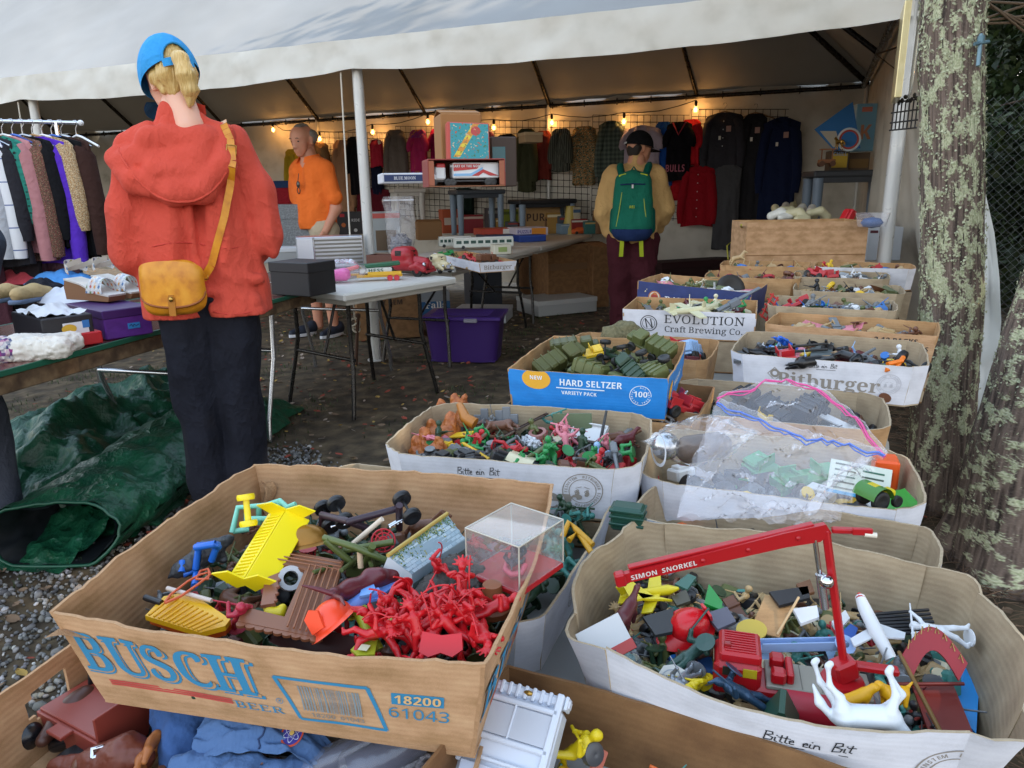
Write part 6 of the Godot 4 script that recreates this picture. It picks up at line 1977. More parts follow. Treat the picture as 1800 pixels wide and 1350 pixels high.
	var hr:=thing("bronze_horse","bronze horse figure below the comic board","figurine",Transform3D(Basis(Vector3.UP,deg_to_rad(110)),deep(1474,264,5.95)))
	piece(hr,"body",horse_mesh(.95),mats.brass)
	var wag:=thing("toy_wagon","little brown wooden wagon at the edge of the corner side table","toy wagon",yaw_at(deep(1452,293,5.9),-8))
	piece(wag,"bed",bx(v3(.12,.03,.06),.003),pl("8a5a38",.6),yaw_at(v3(0,.04,0),0))
	for x in [-.04,.04]:
		piece(wag,"wheel",mb().lathe([v2(0,-.035),v2(.022,-.035),v2(.022,.035),v2(0,.035)],12,Transform3D(eul(90,0,0),v3(x,.022,0))).mesh(),pl("5a3a26",.6))
		piece(wag,"post",mb().tube([v3(x,.05,0),v3(x,.13,0)],.005,6).mesh(),pl("8a5a38",.6))
	piece(wag,"awning",bx(v3(.11,.008,.06),.002),pl("a06a40",.6),yaw_at(v3(0,.13,0),0))
	crate("carton","white carton with a small dark label beside the steel pole","box",1522,399,1580,458,.78,.25,-10,pl("c2c6ca",.5),{"panel":pl("5a2b33",.6),"pw":.22,"ph":.08,"px":-.32,"py":.86})
	crate("carton","brown carton squeezed between big box and white carton","box",1500,382,1530,450,.78,.25,-8,pl("7a5636",.8),{"flap":1})
	var tub:=thing("plastic_tub","clear plastic tub of small blue toys behind the white carton","tub",yaw_at(on(1532,398,1.03),-8))
	piece(tub,"tub_wall",mb().lathe([v2(.0,.0),v2(.07,.0),v2(.085,.07),v2(.09,.072)],20).mesh(),mats.film_dusty)
	piece(tub,"contents",mb().ball(v3(0,.02,0),v3(.06,.03,.06),8).mesh(),pl("3a5a8a",.5))
	var cord:=mb().tube([on(1303,395,1.05),on(1302,410,.95),on(1278,432,.86),on(1280,455,.82)],.005,6)
	solo("extension_cable","yellow cord hanging down beside the big brown box","cord",cord.mesh(),pl("a8a03a",.6))
	var mr:=thing("round_mirror","round glass mirror in a gilt edged board hung at the tent corner","mirror",Transform3D(Basis(Vector3.UP,deg_to_rad(66)),deep(1592,95,3.75)))
	piece(mr,"backboard",bx(v3(.3,.42,.03),.004),mats.mirror_back,yaw_at(v3(0,0,-.02),0))
	piece(mr,"glass_disc",mb().lathe([v2(0,.004),v2(.19,.003),v2(.2,.0),v2(.19,-.003),v2(0,-.004)],40,Transform3D(eul(90,0,0),v3(-.1,-.02,.03))).mesh(),mats.acrylic)
	var gr:=thing("metal_grille","black ornate iron rack hanging under the mirror","rack",Transform3D(Basis(Vector3.UP,deg_to_rad(-72)),deep(1590,200,3.8)))
	gr.scale=Vector3.ONE*.6
	for i in 7:piece(gr,"bar",mb().tube([v3(-.12+i*.04,.1,0),v3(-.12+i*.04,-.12,0)],.006,6).mesh(),pl("1d1917",.6))
	for y in [.1,.02,-.06,-.12]:piece(gr,"crossbar",mb().tube([v3(-.14,y,0),v3(.14,y,0)],.007,6).mesh(),pl("1d1917",.6))
	for i in 9:piece(gr,"leaf_ornament",mb().ball(v3(-.12+.03*i,.11+.02*sin(i*2.0),.01),v3(.025,.018,.008),8,eul(0,0,i*40)).mesh(),pl("1d1917",.6))
func tag_thing(called:String,label:String,cat:String,xf:Transform3D,group:="")->Node3D:
	return thing(called,label,cat,xf,group)
func flat_toy(called:String,label:String,x:float,y:float,mat:Material,w:float,h:=.748)->void:
	var n:=thing(called,label,"toy car",yaw_at(stand(x,y,h),14))
	piece(n,"body",soft([[v3(-w*.8,.03,0),v3(w*.8,.03,0),.028,.026],[v3(-w*.3,.05,0),v3(w*.25,.05,0),.026,.026]],.009,.01),mat)
	for x2 in [-.5,.5]:piece(n,"wheel",mb().lathe([v2(0,-.03),v2(.018,-.03),v2(.018,.03),v2(0,.03)],12,Transform3D(eul(90,0,0),v3(x2*w,.016,0))).mesh(),pl("1d1d1d",.6))
func toy_truck(label:String,p:Vector3,yaw:float,s:float,main:Material,second:Material,bed:Material,detail:Material)->void:
	var n:=thing("toy_truck",label,"toy truck",yaw_at(p,yaw,s))
	piece(n,"cab",soft([[v3(-.01,.105,.022),v3(.03,.105,.022),.04,.04],[v3(-.01,.105,-.022),v3(.03,.105,-.022),.04,.04],[v3(-.01,.06,.025),v3(.05,.06,.025),.036,.034],[v3(-.01,.06,-.025),v3(.05,.06,-.025),.036,.034]],.0045,.006),main)
	piece(n,"bonnet",soft([[v3(.05,.068,0),v3(.125,.062,0),.036,.03]],.0045,.006),main)
	for z in [-.045,.045]:
		piece(n,"fender",soft([[v3(.07,.045,z),v3(.105,.052,z),.016,.02],[v3(.105,.052,z),v3(.14,.036,z),.02,.014]],.004,.005),main)
		piece(n,"headlight",mb().ball(v3(.138,.06,z*.75),v3(.01,.011,.011),10).mesh(),mats.chrome)
		piece(n,"side_window",bx(v3(.034,.026,.003),.001),pl("2b2320",.2),yaw_at(v3(.008,.115,z*1.36),0))
	piece(n,"windscreen",bx(v3(.003,.028,.058),.001),pl("2b2320",.2),Transform3D(eul(0,0,12),v3(.066,.113,0)))
	piece(n,"grille",bx(v3(.004,.034,.03),.001),detail,yaw_at(v3(.155,.052,0),0))
	piece(n,"bumper",bx(v3(.008,.012,.105),.003),detail,yaw_at(v3(.158,.026,0),0))
	piece(n,"chassis",bx(v3(.3,.014,.05),.003),pl("2a2625",.6),yaw_at(v3(-.02,.032,0),0))
	var b:=piece(n,"bed",bx(v3(.15,.012,.1),.003),bed,yaw_at(v3(-.11,.055,0),0))
	for z in [-.049,.049]:piece(b,"side_board",bx(v3(.15,.045,.004),.001),second,yaw_at(v3(0,.026,z),0))
	piece(b,"tail_board",bx(v3(.004,.045,.098),.001),second,yaw_at(v3(-.074,.026,0),0))
	for x in [.105,-.13]:
		for z in [-.045,.045]:
			var w:=piece(n,"wheel",mb().lathe([v2(0,-.01),v2(.026,-.01),v2(.029,-.006),v2(.029,.006),v2(.026,.01),v2(0,.01)],18,Transform3D(eul(90,0,0),Vector3.ZERO)).mesh(),pl("1b1a1a",.7),yaw_at(v3(x,.028,z),0))
			piece(w,"hub",mb().ball(v3(0,0,signf(z)*.009),v3(.012,.012,.005),10).mesh(),detail)
func build_table_goods()->void:
	toy_truck("big red toy truck with open brown bed on the cream table",on(706,487,.74)+v3(0,0,-.1),-22,1.25,pl("a3232b",.4),pl("5a3426",.6),pl("6b4a36",.7),pl("9a2228",.4))
	toy_truck("small cream toy truck with chipped paint at the table corner",on(768,480,.74)+v3(0,0,-.06),-52,.82,pl("cbbd95",.45),pl("5a3426",.6),pl("5d4534",.7),mats.chrome)
	var h:=thing("toy_trailer","green and white toy tanker on a yellow trailer with red wheels","toy trailer",yaw_at(on(668,494,.74),12))
	piece(h,"trailer_deck",bx(v3(.27,.016,.075),.003),pl("d9a322",.45),yaw_at(v3(0,.03,-.04),0))
	piece(h,"yellow_side",bx(v3(.2,.022,.004),.001),pl("e0ad2a",.45),yaw_at(v3(.03,.045,.002),0))
	piece(h,"white_side",bx(v3(.19,.034,.07),.003),pl("d4d6d0",.45),yaw_at(v3(-.02,.062,-.045),0))
	piece(h,"green_top",bx(v3(.25,.022,.078),.004),pl("1d5a3c",.45),Transform3D(eul(0,0,4),v3(.0,.092,-.045)))
	piece(h,"tank_lettering",text("HESS",.02,"sans_bold",1.4),pl("2a5a44",.6),yaw_at(v3(-.02,.062,-.0088),0))
	for x in [.06,.1]:piece(h,"wheel",mb().lathe([v2(0,-.012),v2(.017,-.012),v2(.017,.012),v2(0,.012)],14,Transform3D(eul(90,0,0),v3(x,.017,.0))).mesh(),pl("c2323c",.5))
	piece(h,"drawbar",bx(v3(.06,.012,.02),.002),pl("d9a322",.45),yaw_at(v3(-.15,.04,-.04),0))
	var pk:=thing("toy_bag","clear bag of bright pink toys beside the aluminium case","bag",yaw_at(on(600,497,.74),10))
	piece(pk,"film",mb().grid(30,14,func(u:float,v:float)->Vector3:
		var a:=u*TAU
		var s:=sin(PI*v)
		return v3(cos(a)*.15*s,.065-.065*cos(PI*v),sin(a)*.08*s)*(1.0+.22*noise3(cos(a)*3.5,v*7.0,sin(a)*3.5))).mesh(),mats.film_dusty)
	piece(pk,"pink_toy",soft([[v3(-.07,.04,0),v3(.02,.05,.02),.03,.036],[v3(.02,.05,.02),v3(-.03,.05,.03),.03,.02]],.007,.008),pl("d8409a",.4))
	piece(pk,"red_toy",soft([[v3(.03,.07,-.02),v3(.1,.09,0),.014,.012]],.006,.006),pl("d04a4a",.4))
	var al:=crate("metal_case","ribbed aluminium case on the tables behind the pink toys","case",527,416,640,470,.748,.22,17,pl("b8bdc4",.3,.8),{"part":"shell"})
	var sz:Vector3=al.get_meta("size")
	for i in 7:piece(al,"rib",bx(v3(sz.x*.72,sz.y*.06,.006),.002),pl("77766f",.4,.6),yaw_at(v3(sz.x*.12,sz.y*(.14+i*.125),.003),0))
	piece(al,"end_plate",bx(v3(sz.x*.24,sz.y*.9,.004),.002),pl("ccd2da",.3,.6),yaw_at(v3(-sz.x*.37,sz.y*.5,.002),0))
	piece(al,"edge_trim",bx(v3(.012,sz.y,.01),.003),mats.steel,yaw_at(v3(-sz.x*.245,sz.y*.5,.004),0))
	crate("black_box","plain black cardboard box on the green edged table","box",466,462,556,520,.745,.2,-28,pl("1c1b1e",.55),{"lid":pl("1f1e21",.55)})
	crate("galvanised_bin","dull grey galvanised bin behind the red sleeve","bin",478,360,556,446,.748,.3,12,mats.galv,{"part":"bin_body","lid":mats.galv})
	crate("book_stack","stack of flat white and grey tins under the galvanised bin","box",456,436,530,462,.745,.2,10,pl("9a9a98",.5),{"stripe":pl("d8d8d8",.5),"lid":pl("c9c9c9",.4)})
	crate("folded_clothes","folded red and navy clothes on the bin","clothes",482,318,520,360,1.16,.25,12,cloth("7a1a22"),{"part":"folded_cloth","lid":cloth("1f3350")})
	var bk:=crate("carton","black carton with orange round badges by the tent rope","box",592,372,640,412,.8,.12,14,pl("2b2a2d",.5),{"words":"RIDE","tall":.12,"ty":.62,"tx":.22,"ink":pl("b9b9b9",.6)})
	var bs:Vector3=bk.get_meta("size")
	piece(bk,"badge",ring(.0,.024),pl("c46a2c",.5),yaw_at(v3(-bs.x*.22,bs.y*.42,.004),0))
	piece(bk,"badge",bx(v3(.05,.035,.002),.0005),pl("b3202a",.5),yaw_at(v3(-bs.x*.25,bs.y*.84,.003),0))
	piece(bk,"badge",ring(.0,.02),pl("cfcfcf",.5),yaw_at(v3(bs.x*.2,bs.y*.18,.004),0))
	crate("poster_box","grey printed box with brown log picture beside the pole","box",642,372,706,444,.748,.1,14,pl("8f9494",.5),{"panel":pl("5c4a35",.6),"pw":.55,"ph":.5,"py":.3,"px":.1,"stripe":pl("a9433a",.5),"sy":.9})
	var zb:=thing("zip_bag","clear zip bag of grey parts standing beside the poster box","bag",yaw_at(on(706,446,.748),10))
	piece(zb,"film",mb().grid(20,16,func(u:float,v:float)->Vector3:
		var a:=u*TAU
		return v3(cos(a)*.125*(.9+.12*v),v*.47,sin(a)*(.06*(1.0-v)+.008))+v3(1,0,1)*.02*noise3(cos(a)*2.0,v*5.0,sin(a)*2.0)).mesh(),mats.film_dusty)
	piece(zb,"contents",soft([[v3(-.04,.06,0),v3(.05,.09,.01),.05,.04],[v3(.02,.14,0),v3(-.05,.12,0),.03,.03]],.009,.01,folds(2,30.0),.02),pl("6a6a72",.5))
	piece(zb,"zip_strip",bx(v3(.25,.012,.01),.003),pl("d8dce4",.3),yaw_at(v3(0,.44,0),0))
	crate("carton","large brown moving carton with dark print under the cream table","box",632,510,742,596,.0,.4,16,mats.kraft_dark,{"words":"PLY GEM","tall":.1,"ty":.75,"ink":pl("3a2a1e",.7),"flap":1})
	crate("carton","blue and white carton behind the purple bin","box",742,512,792,556,.0,.3,14,pl("8f9499",.6),{"panel":pl("1f5a8a",.5),"ph":.6,"py":.3,"pw":1.0,"words":"Falls","tall":.25,"ty":.45,"face":"serif_bold"})
	var bin:=thing("storage_bin","purple plastic storage bin with lid on the bare ground","bin",yaw_at(on(818,638,.0)+v3(0,0,-.2),-8))
	piece(bin,"tub",mb().grid(48,8,func(u:float,v:float)->Vector3:
		var a:=u*TAU
		var k:=pow(pow(absf(cos(a)),6.0)+pow(absf(sin(a)),6.0),-1.0/6.0)
		var g:=.88+.12*v
		return v3(cos(a)*k*.29*g,.32*v,sin(a)*k*.2*g)*(1.0+(.02 if v>.9 else .0)),1,1,true).mesh(),pl("3d2468",.35))
	piece(bin,"lid",bx(v3(.61,.03,.43),.01),pl("46297a",.35),yaw_at(v3(0,.335,0),0))
	for i in 5:piece(bin,"lid_rib",bx(v3(.45,.006,.02),.002),pl("4d2f84",.35),yaw_at(v3(-.02,.352,-.13+i*.06),0))
	piece(bin,"latch",bx(v3(.1,.03,.02),.004),pl("8d8a96",.4),yaw_at(v3(.08,.325,.215),0))
	piece(bin,"bottom",bx(v3(.5,.01,.34),.002),pl("3d2468",.35),yaw_at(v3(0,.006,0),0))
	crate("plastic_pallet","white ribbed plastic tray standing behind the purple bin","tray",795,546,890,568,.0,.4,-10,pl("b9bdc0",.5),{"part":"deck","lid":pl("c9cdd0",.5)})
	crate("plastic_pallet","white ribbed plastic tray under the big brown cartons","tray",940,526,1058,552,.0,.5,26,pl("a9aaa8",.5),{"part":"deck","lid":pl("bcbdba",.5)})
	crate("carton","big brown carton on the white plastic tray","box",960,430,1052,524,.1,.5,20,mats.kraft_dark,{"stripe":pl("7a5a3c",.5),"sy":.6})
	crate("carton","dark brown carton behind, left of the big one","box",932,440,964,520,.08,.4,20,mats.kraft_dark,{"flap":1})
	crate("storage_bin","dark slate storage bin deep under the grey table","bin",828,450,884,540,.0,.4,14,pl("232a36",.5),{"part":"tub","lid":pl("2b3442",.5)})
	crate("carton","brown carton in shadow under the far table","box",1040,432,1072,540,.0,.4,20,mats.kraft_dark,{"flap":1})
	crate("rug_roll","dark maroon rolled rug along the foot of the back wall","rug",1150,458,1330,476,.25,.3,22,pl("2a1214",.8),{"part":"rug_body","lid":pl("33161a",.8)})
func build_left_goods()->void:
	var yaw:=-70.0
	var pb:=on(165,590,.742)
	var sb:=crate("shoe_box","purple shoe box with blue tape under the wedge sandals","box",190,542,270,592,.742,.34,50,mats.purple_card,{"lid":pl("3d1a5c",.5)})
	var s:Vector3=sb.get_meta("size")
	piece(sb,"tape_label",bx(v3(s.x*.26,s.y*.2,.002),.0005),pl("2f7fc0",.6),yaw_at(v3(s.x*.1,s.y*.38,.0015),0))
	piece(sb,"pen_writing",strokes([[[-1,0],[-.6,.4],[-.3,-.2],[0,.3],[.4,-.1],[1,.2]]],.0022,s.x*.1),pl("1a2a4a",.8),yaw_at(v3(s.x*.1,s.y*.38,.004),0))
	var kb:=crate("shoe_box","black shoe box with white tissue standing in a red lid","box",84,556,166,600,.765,.3,50,pl("1d1c20",.5),{"panel":pl("cfd0d4",.6),"pw":.5,"ph":.62,"px":.14,"py":.42})
	s=kb.get_meta("size")
	piece(kb,"red_base",bx(v3(s.x*1.1,.045,.31),.004),pl("b3161f",.5),yaw_at(v3(.01,.002,-.14),0))
	piece(kb,"oval_label",ring(.0,.016,24,1.5),pl("c9a02f",.6),yaw_at(v3(s.x*.0,s.y*.5,.004),0))
	piece(kb,"blue_tape",bx(v3(s.x*.14,s.y*.3,.002),.0005),pl("2f6fb0",.6),yaw_at(v3(s.x*.34,s.y*.62,.003),0))
	piece(kb,"label_lettering",text("NAT  7",.012),pl("8a8a8a",.6),yaw_at(v3(s.x*.06,s.y*.22,.004),0))
	piece(kb,"tissue",mb().grid(26,18,func(u:float,v:float)->Vector3:return v3((u-.5)*s.x*.92,s.y+.008+.02*noise2(u*2.4,v*2.2)+.02*sin(PI*u)*sin(PI*v),-.02-v*.24)).mesh(),pl("c9ccd0",.5))
	for k in 2:
		var p:=on(168+k*44,526-k*6,.75+(sb.get_meta("size") as Vector3).y)
		wedge(["white wedge sandal with painted flowers, front one on the purple box","white wedge sandal with painted flowers, behind its pair"][k],p,-24.0-k*4.0)
	for k in 2:
		var q:=thing("espadrille",["tan espadrille with rope sole at the edge of the frame","tan espadrille with rope sole next to the black shoe box"][k],"shoe",yaw_at(on(10+k*48,530,.75),78))
		piece(q,"upper",soft([[v3(-.08,.045,0),v3(.02,.05,0),.035,.036],[v3(.02,.05,0),v3(.1,.035,0),.036,.03]],.007,.008),cloth("b39a70"),Transform3D())
		piece(q,"sole",soft([[v3(-.09,.012,0),v3(.1,.012,0),.04,.036]],.007,.006,null,0,Vector3.ONE,.0,.022),pl("5f6f8a",.8),Transform3D())
	for e in [["cloth_heap","crumpled coral pink cloth behind the espadrilles",40,496,cloth("c8505a"),.16],["cloth_heap","crumpled sky blue garment behind the wedge sandals",110,498,cloth("4f8fd0"),.15],["cloth_heap","dark navy cloth between pink and blue cloths",78,514,cloth("23242c"),.1],["cloth_heap","white paper sheet under the sandals",128,528,pl("c9ccd4",.6),.12]]:
		var c:=on(e[2],e[3],.742)
		var r:float=e[5]
		solo(e[0],e[1],"cloth",mb().grid(34,20,func(u:float,v:float)->Vector3:
			var a:=u*TAU
			var rr:=r*v*(1.0+.3*noise2(cos(a)*2.0+c.x*9.0,sin(a)*2.0))
			return v3(cos(a)*rr*1.3,(1.0-v*v)*.075*(1.0+.5*noise3(cos(a)*v*1.8,c.x,sin(a)*v*1.8)),sin(a)*rr),1,1,true).mesh(),e[4],shift(c))
	var kn:=thing("knitted_stocking","white knitted stocking with purple and navy pattern at the table edge","stocking",yaw_at(on(45,632,.742),-30))
	var wool:=pl("d3cec4",.95)
	piece(kn,"foot",soft([[v3(-.02,.035,.0),v3(.09,.035,-.07),.042,.036],[v3(-.02,.035,0),v3(.0,.03,-.16),.042,.034]],.006,.01,folds(3,40.0),.008),wool)
	piece(kn,"cuff",soft([[v3(-.06,.03,.05),v3(-.12,.03,.09),.044,.04]],.006,.01,folds(4,40.0),.008),wool)
	pattern("knit_print",func(x:int,y:int)->Color:return Color("2b3d6b") if (x/8+y/8)%3==0 else Color("8a2f70") if (y/16)%2==0 and x%16<9 else Color("d8d2c8"),64,.09)
	piece(kn,"pattern_band",soft([[v3(-.035,.035,.025),v3(-.075,.033,.06),.046,.046]],.006,.01,folds(4,40.0),.006),mats.knit_print)
	tarpaulin()
func wedge(label:String,p:Vector3,yaw:float)->void:
	var n:=thing("wedge_sandal",label,"sandal",yaw_at(p,yaw),"pair of wedge sandals")
	if not mats.has("flower_print"):pattern("flower_print",func(x:int,y:int)->Color:
		var c:=v2(x%24-12,y%24-12).length()
		var q:=noise2(x*.3,y*.3)
		return [Color("b5423a"),Color("cf8a2c"),Color("3a6a9a"),Color("5a7a3a")][(x/24+y/24*3)%4] if c<6.0+q*4.0 else Color("4a5a72") if absf(q)<.05 else Color("dcdcda"),96,.09,.5)
	var side:=[v2(-.12,.0),v2(.12,.0),v2(.13,.018),v2(.06,.026),v2(-.03,.06),v2(-.115,.075),v2(-.125,.05)]
	piece(n,"wedge_sole",mb().ext(side,-.037,.037).mesh(),pl("8a6242",.7))
	piece(n,"footbed",mb().ext([v2(.128,.019),v2(.13,.026),v2(.06,.034),v2(-.03,.068),v2(-.118,.083),v2(-.115,.076),v2(-.03,.061),v2(.06,.027)],-.039,.039).mesh(),pl("cfcac2",.6))
	for k in 2:
		piece(n,"cross_strap",mb().grid(20,4,func(u:float,v:float)->Vector3:
			var a:=PI*u
			var x:=.03+.045*v+(.05 if k else -.05)*(u-.5)
			return v3(x,.03+(.068-x*.15)*sin(a),cos(a)*.042)).mesh(),mats.flower_print)
	piece(n,"heel_strap",mb().grid(20,4,func(u:float,v:float)->Vector3:
		var a:=PI*(u-.5)
		return v3(-.075-.05*cos(a),.1+.035*v+.02*cos(a),sin(a)*.042)).mesh(),mats.flower_print)
	piece(n,"ankle_strap",mb().grid(24,2,func(u:float,v:float)->Vector3:
		var a:=PI*1.6*(u-.5)
		return v3(-.06-.06*cos(a),.13+.02*v-.02*cos(a),sin(a)*.043)).mesh(),pl("b0a79a",.6))
func tarpaulin()->void:
	var t:=thing("tarpaulin","crumpled green plastic tarpaulin bundled on the gravel behind the trousers","tarpaulin")
	var c:=on(215,800,.0)
	var along:=(on(330,740,.0)-on(60,900,.0)).normalized()
	var side:=v3(-along.z,0,along.x)
	var b:=mb().grid(110,80,func(u:float,v:float)->Vector3:
		var x:=(u-.5)*1.75
		var z:=(v-.5)*1.25
		var e:=clampf(1.0-pow(absf(u-.5)*2.0,3.0),0,1)*clampf(1.0-pow(absf(v-.5)*2.0,2.6),0,1)
		var h:=.26*pow(e,.7)*(.75+.45*noise2(x*1.3+3.0,z*1.6))
		h+=.1*e*pow(1.0-absf(sin((z*2.4+.5*noise2(x*1.2,z))*2.4)),2.0)
		h+=.05*e*(1.0-absf(noise2(x*3.5+z,z*3.0-x*2.0))*2.5)
		h+=.016*noise2(x*9.0,z*9.0)*e
		var ed:=1.0+.1*noise2(u*6.0,v*6.0)
		return c+along*x*ed+side*z*ed+Vector3.UP*(maxf(h,.0)+.006),1,1,true)
	piece(t,"bundle",b.mesh(),mats.tarp)
	var m0:=on(95,945,.1)
	var m1:=on(330,770,.17)
	var d:=(m1-m0).normalized()
	var s2:=v3(-d.z,0,d.x)
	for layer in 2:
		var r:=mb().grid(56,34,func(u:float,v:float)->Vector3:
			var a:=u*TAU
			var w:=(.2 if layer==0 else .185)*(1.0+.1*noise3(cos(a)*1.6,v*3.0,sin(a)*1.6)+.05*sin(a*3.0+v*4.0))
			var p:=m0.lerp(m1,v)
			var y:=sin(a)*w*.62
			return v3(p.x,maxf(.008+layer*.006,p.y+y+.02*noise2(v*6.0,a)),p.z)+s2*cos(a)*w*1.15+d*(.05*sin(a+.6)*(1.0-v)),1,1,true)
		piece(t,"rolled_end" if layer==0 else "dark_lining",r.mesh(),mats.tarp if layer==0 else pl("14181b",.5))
	var hem:=[]
	for i in 41:
		var a:=TAU*i/40.0
		var w:=.203*(1.0+.1*noise3(cos(a)*1.6,.0,sin(a)*1.6)+.05*sin(a*3.0))
		var q:=m0+s2*cos(a)*w*1.15+d*.05*sin(a+.6)
		q.y=maxf(.01,m0.y+sin(a)*w*.62)
		hem.append(q)
	piece(t,"hem",mb().tube(hem,.006,6,false).mesh(),pl("174a36",.4))
	var f0:=on(60,985,.0)
	piece(t,"loose_edge",mb().grid(24,14,func(u:float,v:float)->Vector3:return f0+s2*(.34*(u-.5))*-1.0+d*(.34*(v-.25))+Vector3.UP*(.012+.04*maxf(.0,noise2(u*3.0,v*3.0))+.05*v*v),1,1,true).mesh(),mats.tarp)
# ---------------------------------------------------------------- toys
func span(a:Vector3,b:Vector3,roll:=.0,s:=1.0)->Transform3D:
	var x:=(b-a).normalized()
	var z:=x.cross(Vector3.UP).normalized()
	var B:=Basis(x,z.cross(x),z)*Basis(v3(1,0,0),deg_to_rad(roll))
	return Transform3D(B.scaled_local(v3(s,s,s)),(a+b)*.5)
func shrunk(m:Mesh,s:float,o:=Vector3.ZERO)->ArrayMesh:
	var b:=mb()
	b.add(m,Transform3D(Basis().scaled(v3(s,s,s)),o))
	return b.mesh()
# plastic figures, modelled at a man's size and shrunk: joints [hip, knee, foot] for each leg and [elbow, hand] for each arm
func figure(kl:Array,kr:Array,al:Array,ar:Array,lean:Vector3,gear:String)->ArrayMesh:
	var hip:=v3(0,.9,0) if gear!="kneel" else v3(0,.55,0)
	var ch:=hip+v3(0,.48,0)+lean
	var hd:=ch+v3(0,.3,0)+lean*.3
	var b:=[[hip,ch,.15,.17],[ch+v3(-.16,.02,0),ch+v3(.16,.02,0),.09,.09],[ch,hd,.08,.07],[hd,hd+v3(0,.04,0),.11,.11]]
	for l in [kl,kr]:
		var h:Vector3=hip+v3(signf(l[0].x)*.09,-.02,0)
		b.append([h,l[0],.115,.092]); b.append([l[0],l[1],.09,.072]); b.append([l[1],l[1]+v3(0,-.02,-.14),.06,.05])
	for l in [al,ar]:
		var s:Vector3=ch+v3(signf(l[0].x)*.2,.02,0)
		b.append([s,ch+l[0],.088,.072]); b.append([ch+l[0],ch+l[1],.07,.066])
	if gear=="brave":
		for i in 7:b.append([hd+v3(0,.05,.05),hd+v3(sin((i-3)*.5)*.3,.05+cos((i-3)*.5)*.3,.12),.045,.03])
	elif gear=="knight":b.append([hd+v3(0,.1,0),hd+v3(0,.26,.14),.06,.03])
	else:b.append([hd+v3(0,.06,.0),hd+v3(0,.07,.02),.145,.135])
	var m:=mb()
	m.add(soft(b,.036,.02))
	var a:Vector3=ch+al[1]
	var c:Vector3=ch+ar[1]
	if gear=="brave":
		var bow:=[]
		for i in 9:bow.append(a+v3(0,(i-4)*.13,-.16+.011*(i-4)*(i-4)))
		m.tube(bow,.026,5)
	elif gear=="knight":
		m.lathe([v2(0,.03),v2(.26,.0),v2(.26,-.03),v2(0,-.0)],14,Transform3D(eul(80,0,0),a+v3(0,0,-.08)))
		m.tube([c,c+v3(.05,.75,-.2)],.03,5)
	else:
		var d:=(a-c).normalized()
		m.tube([c-d*.3,c,a,a+d*.45],[.05,.045,.03,.022],6)
	if gear!="prone" and gear!="brave":
		var o:=[]
		for i in 14:o.append(v2(cos(TAU*i/14)*.36,sin(TAU*i/14)*.26))
		m.ext(o,-.03,.02,Transform3D(eul(90,0,0),v3(0,.0,0)))
	return shrunk(m.mesh(),.034,v3(0,-.03,0))
func horse_bones(pose:=0)->Array:
	var b:=[[v3(-.5,1.1,0),v3(.35,1.08,0),.25,.24],[v3(.35,1.1,0),v3(.72,1.52,0),.19,.12],[v3(.74,1.56,0),v3(1.02,1.36,0),.115,.075],[v3(.7,1.64,.05),v3(.68,1.74,.06),.04,.02],[v3(.7,1.64,-.05),v3(.68,1.74,-.06),.04,.02],[v3(.3,1.36,0),v3(.66,1.66,0),.06,.05],
		[v3(-.72,1.15,0),v3(-.95,.85,0),.07,.09],[v3(-.95,.85,0),v3(-1.05,.5,0),.09,.03],[v3(-.5,1.1,.1),v3(-.5,.9,.12),.2,.12],[v3(-.5,1.1,-.1),v3(-.5,.9,-.12),.2,.12]]
	for s in [-1.0,1.0]:
		var z:float=s*.14
		var f:float=.25 if pose==1 and s>0 else (.1 if pose==1 else .0)
		b.append([v3(.36,.95,z),v3(.4+f,.58+f*.3,z),.12,.07]); b.append([v3(.4+f,.58+f*.3,z),v3(.37+f*.3,.1+f*.6,z),.062,.05]); b.append([v3(.37+f*.3,.1+f*.6,z),v3(.42+f*.3,.03+f*.5,z),.058,.065])
		b.append([v3(-.55,.95,z),v3(-.46-f,.7,z),.14,.085]); b.append([v3(-.46-f,.7,z),v3(-.64-f,.48,z),.08,.06]); b.append([v3(-.64-f,.48,z),v3(-.58-f*1.6,.08,z),.055,.045]); b.append([v3(-.58-f*1.6,.08,z),v3(-.52-f*1.6,.03,z),.055,.065])
	return b
func horse_mesh(s:float,pose:=0,cell:=.04)->ArrayMesh:
	return shrunk(soft(horse_bones(pose),cell,.03),.062*s)
func wheel_mesh(r:float,w:float)->ArrayMesh:
	return mb().lathe([v2(0,-w*.35),v2(r*.5,-w*.4),v2(r*.6,-w*.5),v2(r*.9,-w*.5),v2(r,-w*.3),v2(r,w*.3),v2(r*.9,w*.5),v2(r*.6,w*.5),v2(r*.5,w*.4),v2(0,w*.35)],18,Transform3D(eul(90,0,0),Vector3.ZERO)).mesh()
var kinds:={}
